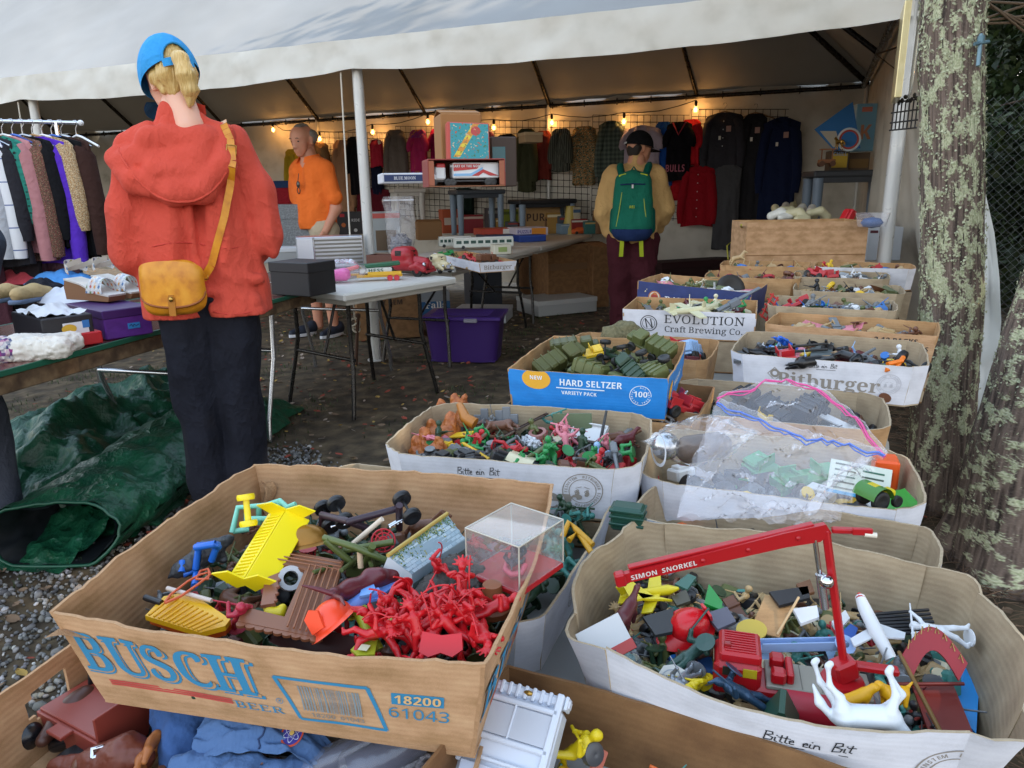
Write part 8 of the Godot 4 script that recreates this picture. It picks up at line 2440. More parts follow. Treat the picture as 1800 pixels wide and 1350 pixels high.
func tin_roof()->void:
	var A:=on(682,978,.838)
	var Bq:=on(786,904,.838)
	var D:=on(724,1010,.812)
	var Cq:=on(818,948,.812)
	var n:=thing("tin_house_roof","printed tin toy house roof with pale shingles and ivy","toy house")
	var nrm:=(Bq-A).cross(D-A).normalized()
	if nrm.y<0:nrm=-nrm
	var b:=mb()
	b.flat(A,Bq,Cq,D)
	var A2:=A+(A-D)*v3(.5,0,.5)+v3(0,-.03,0)
	var B2:=Bq+(Bq-Cq)*v3(.5,0,.5)+v3(0,-.03,0)
	b.flat(A,Bq,B2,A2)
	b.flat(D,Cq,Cq+v3(0,-.022,0),D+v3(0,-.022,0))
	piece(n,"tin_sheet",b.mesh(),pl("90a4ae",.35))
	var g:=mb()
	g.flat(A,D,D+v3(0,-.022,0),A2)
	g.flat(Bq,Cq,Cq+v3(0,-.022,0),B2)
	piece(n,"gable",g.mesh(),pl("c9d3d8",.35))
	var tones:=[pl("b4c8d2",.35),pl("a5bcc8",.35),pl("bccdd4",.35)]
	for r in 6:
		for c in 12:
			var u:=(c+.5+.5*(r%2))/12.5
			var v:=(r+.5+.0)/6.0*.82+.17
			if u>.97:continue
			var p:=A.lerp(Bq,u).lerp(D.lerp(Cq,u),v)+nrm*.0006
			var X:=(Bq-A).normalized()
			var Z:=(D-A).normalized()
			piece(n,"shingle",bx(v3(A.distance_to(Bq)/12.5*.92,.0008,A.distance_to(D)*.82/6.0*.9),.0002),tones[rng.randi()%3],Transform3D(Basis(X,nrm,Z),p))
	var iv:=[]
	var ic:=[]
	for i in 260:
		var u:=rng.randf()
		var v:=pow(rng.randf(),1.5)*(.34+.6*noise2(u*5.0,3.0))+.06
		iv.append(Transform3D(Basis(nrm.cross(Vector3.RIGHT).normalized(),nrm,nrm.cross(nrm.cross(Vector3.RIGHT).normalized())).rotated(nrm,rnd(0,TAU)).scaled(Vector3.ONE*rnd(.0008,.0017)),A.lerp(Bq,u).lerp(D.lerp(Cq,u),v)+nrm*.0016))
		ic.append([Color(.1,.19,.05),Color(.35,.33,.06),Color(.06,.13,.05)][i%3])
	many("ivy_print","",mb().box(Vector3.ZERO,v3(1.6,.1,1.0),.0).mesh(),mats.tint,iv,ic,n)
	piece(n,"ridge_strip",mb().tube([A+v3(0,.001,0),Bq+v3(0,.001,0)],.003,6).mesh(),pl("b59a4e",.4))
	piece(n,"base_print",mb().flat(D+v3(0,-.012,0)+(D-A)*.02,Cq+v3(0,-.012,0)+(D-A)*.02,Cq+v3(0,-.021,0)+(D-A)*.02,D+v3(0,-.021,0)+(D-A)*.02).mesh(),pl("5d6a66",.5))
func display_case()->void:
	var top:=.868
	var a:=on(818,928,top)
	var b:=on(912,962,top)
	var c:=on(886,878,top)
	var w:=a.distance_to(b)
	var d:=a.distance_to(c)*.95
	var e:=(b-a).normalized()
	var n:=thing("display_case","clear plastic display box on a red base in the beer carton's tree end corner","display box",yaw_at((a+b)*.5+v3(e.z,0,-e.x)*d*.5+v3(0,-.056,0),dir_yaw(e)))
	var h:=.056
	var t:=.0012
	for s in [-1.0,1.0]:
		piece(n,"clear_pane",mb().box(v3(s*w*.5,h*.5,0),v3(t,h,d)).mesh(),mats.acrylic)
		piece(n,"clear_pane",mb().box(v3(0,h*.5,s*d*.5),v3(w-t*1.2,h,t)).mesh(),mats.acrylic)
		for s2 in [-1.0,1.0]:piece(n,"edge",mb().tube([v3(s*w*.5,0,s2*d*.5),v3(s*w*.5,h,s2*d*.5)],.0011,5).mesh(),pl("b9b3a4",.2))
		piece(n,"edge",mb().tube([v3(s*w*.5,h,-d*.5),v3(s*w*.5,h,d*.5)],.0011,5).mesh(),pl("b9b3a4",.2))
		piece(n,"edge",mb().tube([v3(-w*.5,h,s*d*.5),v3(w*.5,h,s*d*.5)],.0011,5).mesh(),pl("b9b3a4",.2))
	piece(n,"clear_pane",mb().box(v3(0,h,0),v3(w-t,t,d-t)).mesh(),mats.acrylic)
	piece(n,"red_base",bx(v3(w*1.02,.008,d*1.02),.002),pl("a3161d",.35),shift(v3(0,-.0045,0)))
	put_toy("knight","case_figure","dark grey figure lying inside the clear display box",pl("3c3d48",.4),n.transform*Transform3D(eul(80,40,10).scaled(Vector3.ONE*.9),v3(.0,.012,.0)))
	solo("pink_ring","pink curled toy piece inside the clear display box","toy part",mb().tube([v3(-.012,0,.0),v3(-.008,0,.01),v3(.004,0,.013),v3(.013,0,.006),v3(.01,0,-.006)],.004,8).mesh(),pl("c9566a",.4),n.transform*Transform3D(eul(20,0,0),v3(.01,.009,.012)))
func build_engine_box_toys()->void:
	fire_engine()
	var wh:=thing("toy_horse","white toy horse lying on its back at the slogan wall","toy horse",Transform3D(Basis(Vector3.UP,deg_to_rad(-18))*eul(158,0,0)*eul(0,0,-8),on(1530,1256,.744)))
	var hb:=horse_bones(1)
	var mv:=mb()
	mv.add(soft(hb,.03,.03))
	piece(wh,"figure",shrunk(mv.mesh(),.048,v3(0,-.05,0)),pl("d3d9de",.45))
	helmet("glossy red toy fire helmet in the middle of the fire engine tray","toy_helmet","toy helmet",Transform3D(eul(22,25,12),on(1212,1100,.715)),.024,pl("cf1720",.25),true)
	var dn:=thing("toy_dinosaur","maroon long necked dinosaur by the tent end of the fire engine tray","toy dinosaur",Transform3D(eul(10,60,8).scaled(Vector3.ONE*1.05),on(1098,1098,.7)))
	piece(dn,"figure",kinds.dinosaur[0],pl("5f2a2e",.4))
	var yp:=thing("toy_plane","bright yellow delta plane under the tip of the red boom","toy plane",Transform3D(eul(8,-18,20).scaled(Vector3.ONE*.95),on(1140,1042,.715)))
	piece(yp,"body",kinds.plane[0],pl("dcc71a",.4))
	for q in [[[1096,1030],[1112,1022],[1150,1048],[1110,1056]],[[1118,1040],[1182,1054],[1130,1052]]]:piece(yp,"delta_wing",mb().add(flat_poly(q,.722,.003),yp.transform.affine_inverse()).mesh(),pl("dcc71a",.4))
	solo("green_fin","vivid green plastic plane tail fin behind the red helmet","toy part",mb().add(flat_poly([[1238,1060],[1246,1026],[1270,1058],[1268,1072]],.72,.003)).add(flat_poly([[1236,1064],[1246,1044],[1274,1068],[1262,1074]],.71,.003)).mesh(),pl("118a35",.35))
	var gate:=thing("toy_gate","cream toy lattice gate leaning on the tent end wall","toy fence",span(on(1082,1168,.705),on(1166,1196,.705),-40))
	var cm:=pl("cfc294",.5)
	for i in 6:piece(gate,"slat",bx(v3(.0042,.003,.05),.001),cm,Transform3D(eul(0,18,0),v3(-.024+i*.0105,0,0)))
	for z in [-.022,.022]:piece(gate,"rail",bx(v3(.068,.0034,.0045),.001),cm,shift(v3(0,.0016,z)))
	piece(gate,"brace",bx(v3(.004,.003,.06),.001),cm,Transform3D(eul(0,-48,0),v3(0,.003,0)))
	solo("tan_card","creased tan cardboard scrap lying in the fire engine tray","card",flat_poly([[1345,1046],[1398,1052],[1370,1120],[1318,1108]],.714,.0015),mats.kraft)
	solo("thin_stick","thin pale stick resting on the tan cardboard scrap","stick",mb().tube(line([[1366,1116,.714],[1404,1050,.735]]),.0016,6).mesh(),pl("c9a87c",.6))
	solo("yellow_oval","pale yellow oval figure base beside the tan card","toy part",mb().lathe([v2(0,.002),v2(.017,.002),v2(.017,-.002),v2(0,-.002)],24,Transform3D(eul(24,-10,0).scaled(v3(1.1,1,.75)),on(1321,1108,.722))).mesh(),pl("c2a949",.45))
	var gi:=thing("toy_girder","light blue toy girder with a round end behind the truck deck","toy part")
	var lb:=pl("8fa9d0",.4)
	piece(gi,"beam",mb().box(Vector3.ZERO,v3(.105,.003,.014),.001).box(v3(0,.006,.0065),v3(.105,.01,.002),.0006).box(v3(0,.005,-.0065),v3(.105,.008,.002),.0006).mesh(),lb,span(on(1332,1140,.712),on(1492,1136,.712)))
	piece(gi,"round_end",ring(.0045,.012,24),lb,Transform3D(eul(-60,0,0),on(1486,1132,.722)))
	var mi:=thing("toy_missile_plane","white toy rocket plane with red nose and stamped wings","toy plane")
	var wt:=pl("cfd1d3",.4)
	piece(mi,"fuselage",mb().tube(line([[1512,1050,.752],[1520,1070,.748],[1540,1110,.735],[1566,1158,.715]]),[.006,.0078,.0085,.007],12).mesh(),wt)
	piece(mi,"nose",mb().tube(line([[1510,1043,.755],[1513,1053,.752]]),[.002,.0062],10).mesh(),pl("b02a24",.4))
	for q in [[[1495,1122],[1530,1102],[1542,1116],[1502,1136]],[[1546,1096],[1592,1112],[1590,1122],[1558,1120]]]:piece(mi,"wing",flat_poly(q,.73,.0022),wt)
	var ar:=thing("toy_arch","crimson arched toy chair back with gold scrollwork","toy part",span(on(1586,1172,.712),on(1702,1186,.712),-38))
	var L:=on(1586,1172,.712).distance_to(on(1702,1186,.712))
	var po:=[]
	for i in 15:
		var q:=i/14.0
		po.append(v2((q-.5)*L,.012+.036*sin(PI*q)))
	for i in 13:
		var q:=1.0-(i+.5)/13.0
		po.append(v2((q-.5)*L*.74,-.012+.034*sin(PI*q)))
	piece(ar,"arch",mb().ext(po,-.002,.002).mesh(),pl("8f141f",.4))
	for i in 8:piece(ar,"gold_scroll",mb().tube([v3(-L*.4+i*L*.11,.012+.03*sin(PI*(i+.7)/8.0),.0024),v3(-L*.37+i*L*.11,.02+.03*sin(PI*(i+.9)/8.0),.0026),v3(-L*.34+i*L*.11,.014+.03*sin(PI*(i+1.2)/8.0),.0024)],.0007,4).mesh(),pl("a9864a",.4))
	solo("blue_plate","sky blue flat toy floor plate under the crimson arch","toy part",flat_poly([[1572,1150],[1700,1160],[1722,1185],[1716,1290],[1640,1200],[1566,1196]],.672,.003),pl("1c86cc",.4))
	var rm:=thing("toy_ramp","dark brick red toy ramp with cross rail on the blue plate","toy part")
	piece(rm,"deck",flat_poly([[1602,1202],[1676,1204],[1722,1316],[1640,1306]],.692,.003),pl("6a1f18",.45))
	piece(rm,"cross_rail",mb().tube(line([[1560,1203,.7],[1694,1202,.7]]),.0022,6).mesh(),pl("6a1f18",.45))
	for i in 5:piece(rm,"post",mb().tube(line([[1600+i*9,1250+i*14,.69],[1622+i*9,1246+i*14,.672]]),.0018,5).mesh(),pl("7a2a22",.45))
	solo("wooden_stick","thin brown stick slanting over the brick red ramp","stick",mb().tube(line([[1580,1146,.722],[1656,1292,.705]]),.0024,6).mesh(),pl("6f5326",.6))
	for i in 2:
		var y:=thing("toy_dog",["yellow toy dog behind the legs of the white horse","yellow toy dog with raised rump right of the white horse"][i],"toy animal",Transform3D(eul(20,[15,-160][i],10),on([1500,1572][i],[1238,1240][i],.712)))
		piece(y,"figure",shrunk(soft([[v3(-.5,.5,0),v3(.4,.55,0),.24,.26],[v3(.45,.65,0),v3(.75,.85,0),.19,.17],[v3(.8,.85,0),v3(1.05,.75,0),.13,.09],[v3(-.6,.55,0),v3(-1.0,.85,0),.09,.05],[v3(-.45,.4,.17),v3(-.5,.0,.18),.13,.09],[v3(-.45,.4,-.17),v3(-.4,.0,-.18),.13,.09],[v3(.38,.4,.17),v3(.4,.0,.18),.12,.08],[v3(.38,.4,-.17),v3(.5,.0,-.18),.12,.08]],.05,.05),.026),pl("dfa512",.4))
	put_toy("thrower","white_figure","slim white figure stretched out behind the crimson arch",pl("d6d8da",.4),Transform3D(eul(78,-100,0).scaled(Vector3.ONE*1.1),on(1655,1108,.722)))
	put_toy("knight","blue_knight","metallic blue knight with round shield in front of the truck",pl("2f4a63",.35,.3),Transform3D(eul(60,-70,20).scaled(Vector3.ONE*1.25),on(1312,1222,.712)))
	put_toy("knight","green_knight","dark green knight figure lying beside the truck cab",pl("2d4d44",.35),Transform3D(eul(70,130,10).scaled(Vector3.ONE*1.35),on(1208,1156,.708)))
	put_toy("rifleman","yellow_figure","yellow figure squeezed against the truck's front wheel",pl("d8bd14",.4),Transform3D(eul(30,40,60),on(1226,1205,.708)))
	put_toy("rifleman","silver_figure","silver figure with a red cap lying on the white tag",pl("8d9298",.3,.6),Transform3D(eul(80,-40,0),on(1204,1192,.714)))
	var tagm:=thing("card_tag","white tombstone shaped card tag by the cream gate","tag",Transform3D(eul(-50,0,-14),on(1182,1206,.706)))
	piece(tagm,"card",mb().ext([v2(-.017,-.02),v2(.017,-.02),v2(.017,.01),v2(.012,.02),v2(0,.024),v2(-.012,.02),v2(-.017,.01)],-.001,.001).mesh(),pl("c9c6bd",.5))
	piece(tagm,"tag_lettering",text("TOMBSTONE",.0036,"serif"),pl("4a4a4a",.7),shift(v3(0,.008,.0016)))
	piece(tagm,"hoop",ring(.013,.0142,24),pl("9aa0a6",.3),shift(v3(0,.004,.0014)))
	var pkg:=thing("blister_pack","white toy package with red header strip at the tent end wall","package",Transform3D(eul(-42,14,16),on(1076,1150,.712)))
	piece(pkg,"card",bx(v3(.062,.034,.0015),.0004),pl("cfd0d0",.5),shift(v3(0,.022,0)))
	piece(pkg,"header_strip",bx(v3(.064,.013,.003),.0006),pl("b5433f",.5))
	piece(pkg,"header_lettering",text("L. HOR",.006,"serif_bold"),pl("2f3a58",.6),shift(v3(-.008,0,.002)))
	piece(pkg,"bag",mb().grid(10,6,func(u:float,v:float)->Vector3:return v3((u-.5)*.06,-.007-.05*v,.006*sin(PI*u)*sin(PI*v))).mesh(),mats.film_dusty)
	for i in 7:solo("black_rod","thin black toy rod, number %s of the bundle by the tree end back wall"%["one, topmost","two","three","four","five","six","seven, lowest"][i],"toy part",mb().tube([on(1508+i*4,1082+i*5,.722-i*.002),on(1632+i*3,1072+i*7,.718)],.0022,6).mesh(),pl("1e1e22",.4),Transform3D(),"black rods in the fire engine tray")
	for e in [["black_plate","black moulded plate behind the chrome piston",[[1352,1040],[1420,1030],[1424,1050],[1370,1064]],"202024"],["white_bracket","white plastic bracket under the chrome piston",[[1394,1070],[1436,1064],[1440,1084],[1408,1096]],"d2d5da"],["white_plate","white square plate behind the mast",[[1462,1092],[1486,1072],[1494,1086],[1472,1110]],"cdd0d4"],["blue_bowl","royal blue toy scoop behind the mast",[[1470,1120],[1495,1096],[1508,1104],[1500,1126]],"1d4f9c"],["grey_cape","slate grey moulded cape right of the red helmet",[[1240,1078],[1278,1066],[1294,1092],[1262,1106]],"5c5b68"],["black_cape","black moulded cape left of the red helmet",[[1130,1084],[1184,1068],[1182,1110],[1152,1116]],"26282a"],["teal_oval","dusty teal oval plate near the boom lettering",[[1186,1026],[1210,1008],[1224,1014],[1208,1036]],"3d6a5c"],["olive_disc","olive half moon plate in front of the teal plate",[[1180,1048],[1206,1036],[1214,1056],[1190,1064]],"4a4636"],["brown_leaf","curled dry brown leaf behind the black plate",[[1400,1026],[1424,1018],[1432,1040],[1410,1046]],"6a4326"]]:
		solo(e[0],e[1],"toy part" if e[0]!="brown_leaf" else "leaf",flat_poly(e[2],.722,.004),pl(e[3],.45))
	var tent:=thing("toy_tent","dark green toy tent at the slogan wall in front of the truck","toy tent",Transform3D(Basis(Vector3.UP,-.4),on(1372,1270,.7)))
	piece(tent,"canvas",mb().ext([v2(-.018,0),v2(.018,0),v2(.003,.027),v2(-.003,.027)],-.02,.02).mesh(),pl("1f4636",.45))
	heap("engine",[["rifleman","tan",13],["runner","olive",11],["kneeler","grey",9],["thrower","dark green",9],["knight","silver",5],["brave","tan",7],["runner","brown",6],["rifleman","teal",5],["stump","brown",3],["pony","cream",3],["horse","grey",2],["plank","brown",4],["barrel_gun","black",5],["sheet","light blue",3],["block","black",5],["fence","red",2],["wheels","black",3],["hat","black",2],["boat","blue",1],["plane","grey",2]],.036,["tan","olive","grey","dark green","brown","black","cream","tan","teal"],420,[-.43,.3,-.4,.3],1.05)
	heap("engine",[["block","black",3],["rifleman","black",3],["knight","grey",2]],.03,["brown","black","maroon"],30,[.3,.44,-.2,.36])
func fire_engine()->void:
	var red:=pl("a8141b",.3)
	var rear:=on(1520,1246,.682)
	var front:=on(1262,1206,.682)
	var x:=(front-rear).normalized()
	var z:=x.cross(Vector3.UP).normalized()
	var L:=rear.distance_to(front)
	var n:=thing("toy_fire_engine","red die cast toy fire engine with grey deck and hinged boom","toy fire engine",Transform3D(Basis(x,Vector3.UP,z),rear.lerp(front,.5)))
	var w:=.05
	piece(n,"chassis",bx(v3(L*1.08,.014,w),.003),red,shift(v3(0,.016,0)))
	piece(n,"deck",bx(v3(L*.7,.005,w*.96),.001),pl("8d887a",.5),shift(v3(-L*.17,.0262,0)))
	for i in 5:piece(n,"deck_seam",bx(v3(.0008,.0006,w*.9),.0001),pl("6c685c",.5),shift(v3(-L*.45+i*L*.13,.0291,0)))
	var cab:=piece(n,"cab",mb().box(v3(0,.021,0),v3(.052,.036,w+.004),.006).box(v3(-.002,.044,0),v3(.046,.014,w-.002),.005).mesh(),red,shift(v3(L*.38,.012,0)))
	for i in 9:piece(cab,"roof_rib",bx(v3(.034,.0014,.0018),.0004),red,shift(v3(-.002,.0516,-.019+i*.0047)))
	piece(cab,"roof_light",bx(v3(.008,.005,.006),.001),pl("8a2020",.3),shift(v3(.012,.053,-.01)))
	for s in [-1.0,1.0]:
		piece(cab,"door_window",bx(v3(.015,.011,.001),.0003),pl("33342c",.15),shift(v3(.009,.03,s*(w*.5+.0023))))
		piece(cab,"rear_window",bx(v3(.015,.011,.001),.0003),pl("b39a1c",.2),shift(v3(-.013,.03,s*(w*.5+.0023))))
	piece(cab,"windscreen",bx(v3(.001,.014,w*.8),.0003),pl("5c4a20",.15),shift(v3(.0263,.03,0)))
	for e in [[.37,-1],[.37,1],[-.4,-1],[-.4,1]]:
		var wl:=piece(n,"wheel",wheel_mesh(.0135,.009),pl("1a1a1b",.6),shift(v3(e[0]*L,.0135,e[1]*(w*.5+.002))))
		piece(wl,"hub",mb().ball(v3(0,0,e[1]*.0042),v3(.007,.007,.002),12).mesh(),mats.chrome)
	for s in [-1.0,1.0]:piece(n,"locker",bx(v3(L*.1,.016,w*.32),.003),red,shift(v3(L*.1,.036,s*w*.28)))
	piece(n,"locker",bx(v3(L*.05,.014,w*.7),.003),red,shift(v3(L*.02,.035,0)))
	piece(n,"side_drum",mb().grid(24,10,func(u:float,v:float)->Vector3:return v3((u-.5)*L*.36,.024*cos(.1+v*1.9),-.028*sin(.1+v*1.9))).mesh(),pl("a0182a",.35),Transform3D(eul(-14,0,0),v3(-L*.09,.012,-w*.5)))
	var tb:=v3(-L*.34,.0285,.004)
	piece(n,"turntable",mb().lathe([v2(0,.004),v2(.022,.004),v2(.024,.0),v2(0,.0)],28,shift(tb)).mesh(),red)
	piece(n,"turret",bx(v3(.026,.026,.02),.003),red,Transform3D(eul(0,25,-18),tb+v3(0,.016,0)))
	piece(n,"counterweight",bx(v3(.045,.008,.012),.002),red,Transform3D(eul(0,0,0),tb+v3(-.035,.017,.008)))
	var inv:=n.transform.affine_inverse()
	var foot:Vector3=n.transform*(tb+v3(0,.02,0))
	var elbow:=foot+v3(-.026,.156,-.022)
	var tip:=on(1090,1016,.835)
	var m:=mb()
	var fm:=inv*foot
	var em:=inv*elbow
	var tm:=inv*tip
	piece(n,"mast",mb().box(Vector3.ZERO,v3(fm.distance_to(em),.008,.0075),.0015).mesh(),red,span(fm,em))
	var bl:=em.distance_to(tm)
	var bt:=span(tm,em)
	piece(n,"boom",mb().ext([v2(-bl*.5,-.006),v2(bl*.3,-.008),v2(bl*.46,-.011),v2(bl*.52,-.004),v2(bl*.5,.008),v2(bl*.3,.009),v2(-bl*.5,.005)],-.0035,.0035).mesh(),red,bt)
	piece(n,"boom_rail",mb().box(v3(0,.0085,-.004),v3(bl*.9,.003,.008),.001).mesh(),red,bt)
	piece(n,"boom_end",bx(v3(.012,.016,.012),.002),red,bt*shift(v3(-bl*.5,-.001,0)))
	piece(n,"boom_lettering",text("SIMON  SNORKEL",.0056,"sans_bold",1.15),pl("d0c9c4",.6),bt*shift(v3(-bl*.29,-.001,.0039)))
	piece(n,"basket",mb().box(Vector3.ZERO,v3(.04,.006,.008),.002).box(v3(.01,.002,.006),v3(.02,.008,.004),.001).mesh(),red,Transform3D(eul(0,180,4),em+v3(-.026,.001,.002)))
	piece(n,"ivory_pin",mb().tube([v3(-.006,0,0),v3(.006,0,0)],.003,8).mesh(),pl("d9d2c0",.4),shift(em+v3(-.044,.001,-.004)))
	for q in [-.1,.12,.36]:piece(n,"rivet",mb().ball(Vector3.ZERO,v3(.003,.003,.002),8).mesh(),red,bt*shift(v3(q*bl,.0,.004)))
	var p0:=bt*v3(bl*.44,-.008,.001)
	var p1:=fm.lerp(em,.42)+v3(.012,0,0)
	piece(n,"piston",mb().tube([p0,p0.lerp(p1,.55)],.0028,8).mesh(),mats.chrome)
	piece(n,"cylinder",mb().tube([p0.lerp(p1,.5),p1],.005,10).mesh(),mats.steel)
	piece(n,"piston_ball",mb().ball(p0.lerp(p1,.55)+v3(-.005,0,-.008),v3(.008,.008,.008),14).mesh(),mats.chrome)
func build_near_toys()->void:
	var rd:=pl("86392d",.4)
	var a:=on(108,1290,.62)
	var ch:=thing("toy_chest","red brown plastic toy chest with raised lid in the doll carton","toy chest",Transform3D(Basis(Vector3.UP,-.5),on(186,1272,.605)))
	piece(ch,"tray_bottom",bx(v3(.12,.005,.085),.001),rd,shift(v3(0,.03,0)))
	piece(ch,"raised_lid",bx(v3(.12,.06,.004),.001),rd,Transform3D(eul(12,0,0),v3(0,.058,-.05)))
	piece(ch,"end_wall",bx(v3(.004,.065,.09),.001),rd,shift(v3(.061,.03,0)))
	piece(ch,"front_wall",bx(v3(.124,.034,.004),.001),rd,shift(v3(0,.012,.044)))
	piece(ch,"handle",bx(v3(.03,.005,.016),.001),rd,shift(v3(0,.028,.053)))
	solo("leather_sheath","brown leather doll sheath along the tent end wall of the doll carton","sheath",soft([[on(75,1302,.62),on(110,1258,.62),.008,.012],[on(110,1258,.62),on(138,1238,.625),.013,.015],[on(138,1238,.625),on(152,1222,.63),.015,.012]],.003,.004),pl("4a2b20",.45))
	solo("doll_boot","shiny black doll boot at the edge of the frame","doll shoe",soft([[on(20,1310,.61),on(48,1292,.615),.014,.015],[on(48,1292,.615),on(36,1318,.6),.013,.012]],.003,.004),pl("17161a",.25))
	solo("doll_boot","shiny black doll boot under the red brown chest","doll shoe",soft([[on(100,1308,.6),on(122,1298,.605),.01,.012]],.003,.004),pl("17161a",.25))
	solo("black_hoop","black plastic hoop behind the red brown chest","hoop",mb().tube(line([[182,1224,.6],[160,1210,.63],[160,1185,.65],[176,1170,.66],[196,1168,.66]]),.004,7).mesh(),pl("17161a",.4))
	var dl:=thing("doll_limb","jointed brown doll arm with chrome cuff at the bottom edge","doll")
	piece(dl,"arm",soft([[on(180,1338,.62),on(225,1328,.63),.019,.022],[on(225,1328,.63),on(248,1330,.63),.022,.014],[on(100,1345,.61),on(170,1342,.62),.01,.013]],.003,.005,folds(3,60.0),.002),pl("6a3322",.45))
	piece(dl,"cuff",ringbar(.011,.009,.003),mats.chrome,Transform3D(eul(-40,20,0),on(172,1322,.64)))
	var hd:=thing("doll_hand","small tan doll hand with separate fingers beside the chest","doll")
	var hm:=mb()
	hm.add(soft(hand_bones(1.0),.004,.004),Transform3D(eul(70,200,30).scaled(Vector3.ONE*.42),on(278,1300,.635)))
	piece(hd,"hand",hm.mesh(),pl("a5622f",.5))
	var jc:=thing("doll_jacket","faded blue denim doll jacket with round atom patch","doll clothes")
	var J:=[on(330,1345,.64),on(372,1205,.69),on(575,1262,.66),on(560,1345,.64)]
	var jf:=func(u:float,v:float)->Vector3:
		var p:Vector3=(J[0] as Vector3).lerp(J[3],u).lerp((J[1] as Vector3).lerp(J[2],u),v)
		var n:=noise2(u*3.2,v*3.6)
		return p+v3(.01*noise2(v*4.0,u),.02*sin(PI*u)+.009*n+.002*noise2(u*8.0,v*8.0)-.05*pow(maxf(.0,u-.75)*4.0,2.0)*.3,0)
	var denim:=cloth("55729c",.4)
	piece(jc,"back_panel",mb().grid(44,30,jf).mesh(),denim)
	piece(jc,"sleeve",soft([[on(300,1240,.655),on(330,1270,.64),.022,.026],[on(330,1270,.64),on(322,1330,.62),.026,.024]],.005,.008,folds(5,30.0),.008),cloth("3f5c8c",.4))
	piece(jc,"lower_fold",soft([[on(330,1350,.63),on(440,1362,.63),.02,.018],[on(440,1362,.63),on(570,1352,.62),.018,.014]],.005,.008,folds(5,30.0),.008),denim)
	for s in [[.42,.62,.9,.62],[.55,.05,.5,.95]]:
		var pts:=[]
		for i in 17:pts.append(jf.call(lerpf(s[0],s[2],i/16.0),lerpf(s[1],s[3],i/16.0))+v3(0,.001,0))
		piece(jc,"seam",mb().tube(pts,.0012,5).mesh(),pl("2a3f66",.8))
	var pc:Vector3=jf.call(.76,.36)+v3(0,.003,0)
	var pB:=Basis(v3(1,0,.2).normalized(),v3(.1,.5,-.86).normalized(),v3(-.1,.86,.5).normalized()).orthonormalized()
	var patch:=piece(jc,"round_patch",ring(.0,.0145,30,.9),pl("3a3590",.7),Transform3D(pB,pc))
	piece(patch,"patch_rim",ring(.0125,.0148,30,.9),pl("c0492c",.7),shift(v3(0,0,.0006)))
	for i in 3:piece(patch,"orbit",mb().add(ring(.0095,.0105,24,.36),Transform3D(Basis(v3(0,0,1),i*PI/3.0),Vector3.ZERO)).mesh(),pl("c9cbe0",.7),shift(v3(0,0,.0008+i*.0002)))
	piece(patch,"nucleus",ring(.0,.0028,14),pl("d8b25c",.7),shift(v3(0,0,.0018)))
	piece(jc,"zip_slider",ringbar(.014,.005,.0012),mats.chrome,Transform3D(pB,jf.call(.86,.93)+v3(0,.004,0)))
	for k in 2:
		var r0:=on(548+k*70,1352+k*10,.625)
		var r1:=on(690+k*50,1285+k*12,.645)
		var roll:=thing("bubble_wrap_roll",["thin roll of bubble wrapped toy along the blue jacket","thick bubble wrapped toy next to the carton wall"][k],"bubble wrap")
		var rr:=.016+k*.012
		piece(roll,"wrapped_toy",mb().tube([r0,r0.lerp(r1,.5),r1],[rr*.7,rr*.75,rr*.6],12).mesh(),pl("55586a",.5))
		piece(roll,"film",mb().tube([r0-(r1-r0)*.1,r0,r0.lerp(r1,.3),r0.lerp(r1,.7),r1],[rr*.8,rr,rr*1.06,rr,rr*.85],22).mesh(),mats.film_dusty)
		var xs:=[]
		var d:=(r1-r0).normalized()
		for i in 420:
			var t:=rnd(-.05,1.0)
			var s1:=d.cross(Vector3.UP).normalized().rotated(d,rnd(0,PI))
			xs.append(Transform3D(Basis(s1.cross(d),s1,d).scaled(Vector3.ONE*rnd(.0022,.0036)),r0.lerp(r1,t)+s1*rr))
		many("bubbles","",mb().ball(Vector3.ZERO,v3(1,.55,1),8).mesh(),mats.film_dusty,xs,[],roll)
	for e in [["rifleman","brown",4],["block","maroon",4],["sheet","black",3],["boat","brown",2]]:heap("doll",[e],.015,["brown","black","maroon"],14,[-.4,.4,-.44,.2],1.4)
	var vn:=thing("toy_van","white plastic toy van with ribbed bumper lying in the front brown carton","toy van",Transform3D(Basis(Vector3.UP,-.42)*eul(38,0,0),on(895,1320,.675)))
	var w2:=pl("cbd0da",.35)
	var sz:=.098
	piece(vn,"body",bx(v3(sz,.034,.13),.008),w2,shift(v3(0,0,.01)))
	piece(vn,"roof_frame",mb().box(v3(0,.019,-.045),v3(sz*.96,.006,.006),.002).box(v3(0,.019,-.005),v3(sz*.96,.006,.006),.002).box(v3(-sz*.46,.019,-.02),v3(.006,.006,.09),.002).box(v3(sz*.46,.019,-.02),v3(.008,.006,.09),.002).box(v3(0,.019,-.025),v3(.002,.004,.036),.0005).box(v3(0,.019,.016),v3(sz*.9,.006,.004),.001).mesh(),w2)
	piece(vn,"window_panel",bx(v3(sz*.84,.002,.032),.0005),pl("b9bcc4",.3),shift(v3(0,.0185,-.025)))
	piece(vn,"tail_panel",bx(v3(sz*.84,.003,.036),.001),pl("c6cbd8",.4),Transform3D(eul(8,0,0),v3(0,.018,.04)))
	var bp:=piece(vn,"bumper",bx(v3(sz*1.12,.014,.012),.004),w2,shift(v3(0,.008,-.058)))
	for i in 12:piece(bp,"bumper_rib",bx(v3(.004,.016,.014),.001),w2,shift(v3(-sz*.52+i*sz*.095,.001,0)))
	piece(vn,"badge",mb().ball(v3(.008,.016,-.058),v3(.006,.003,.003),8).mesh(),mats.brass)
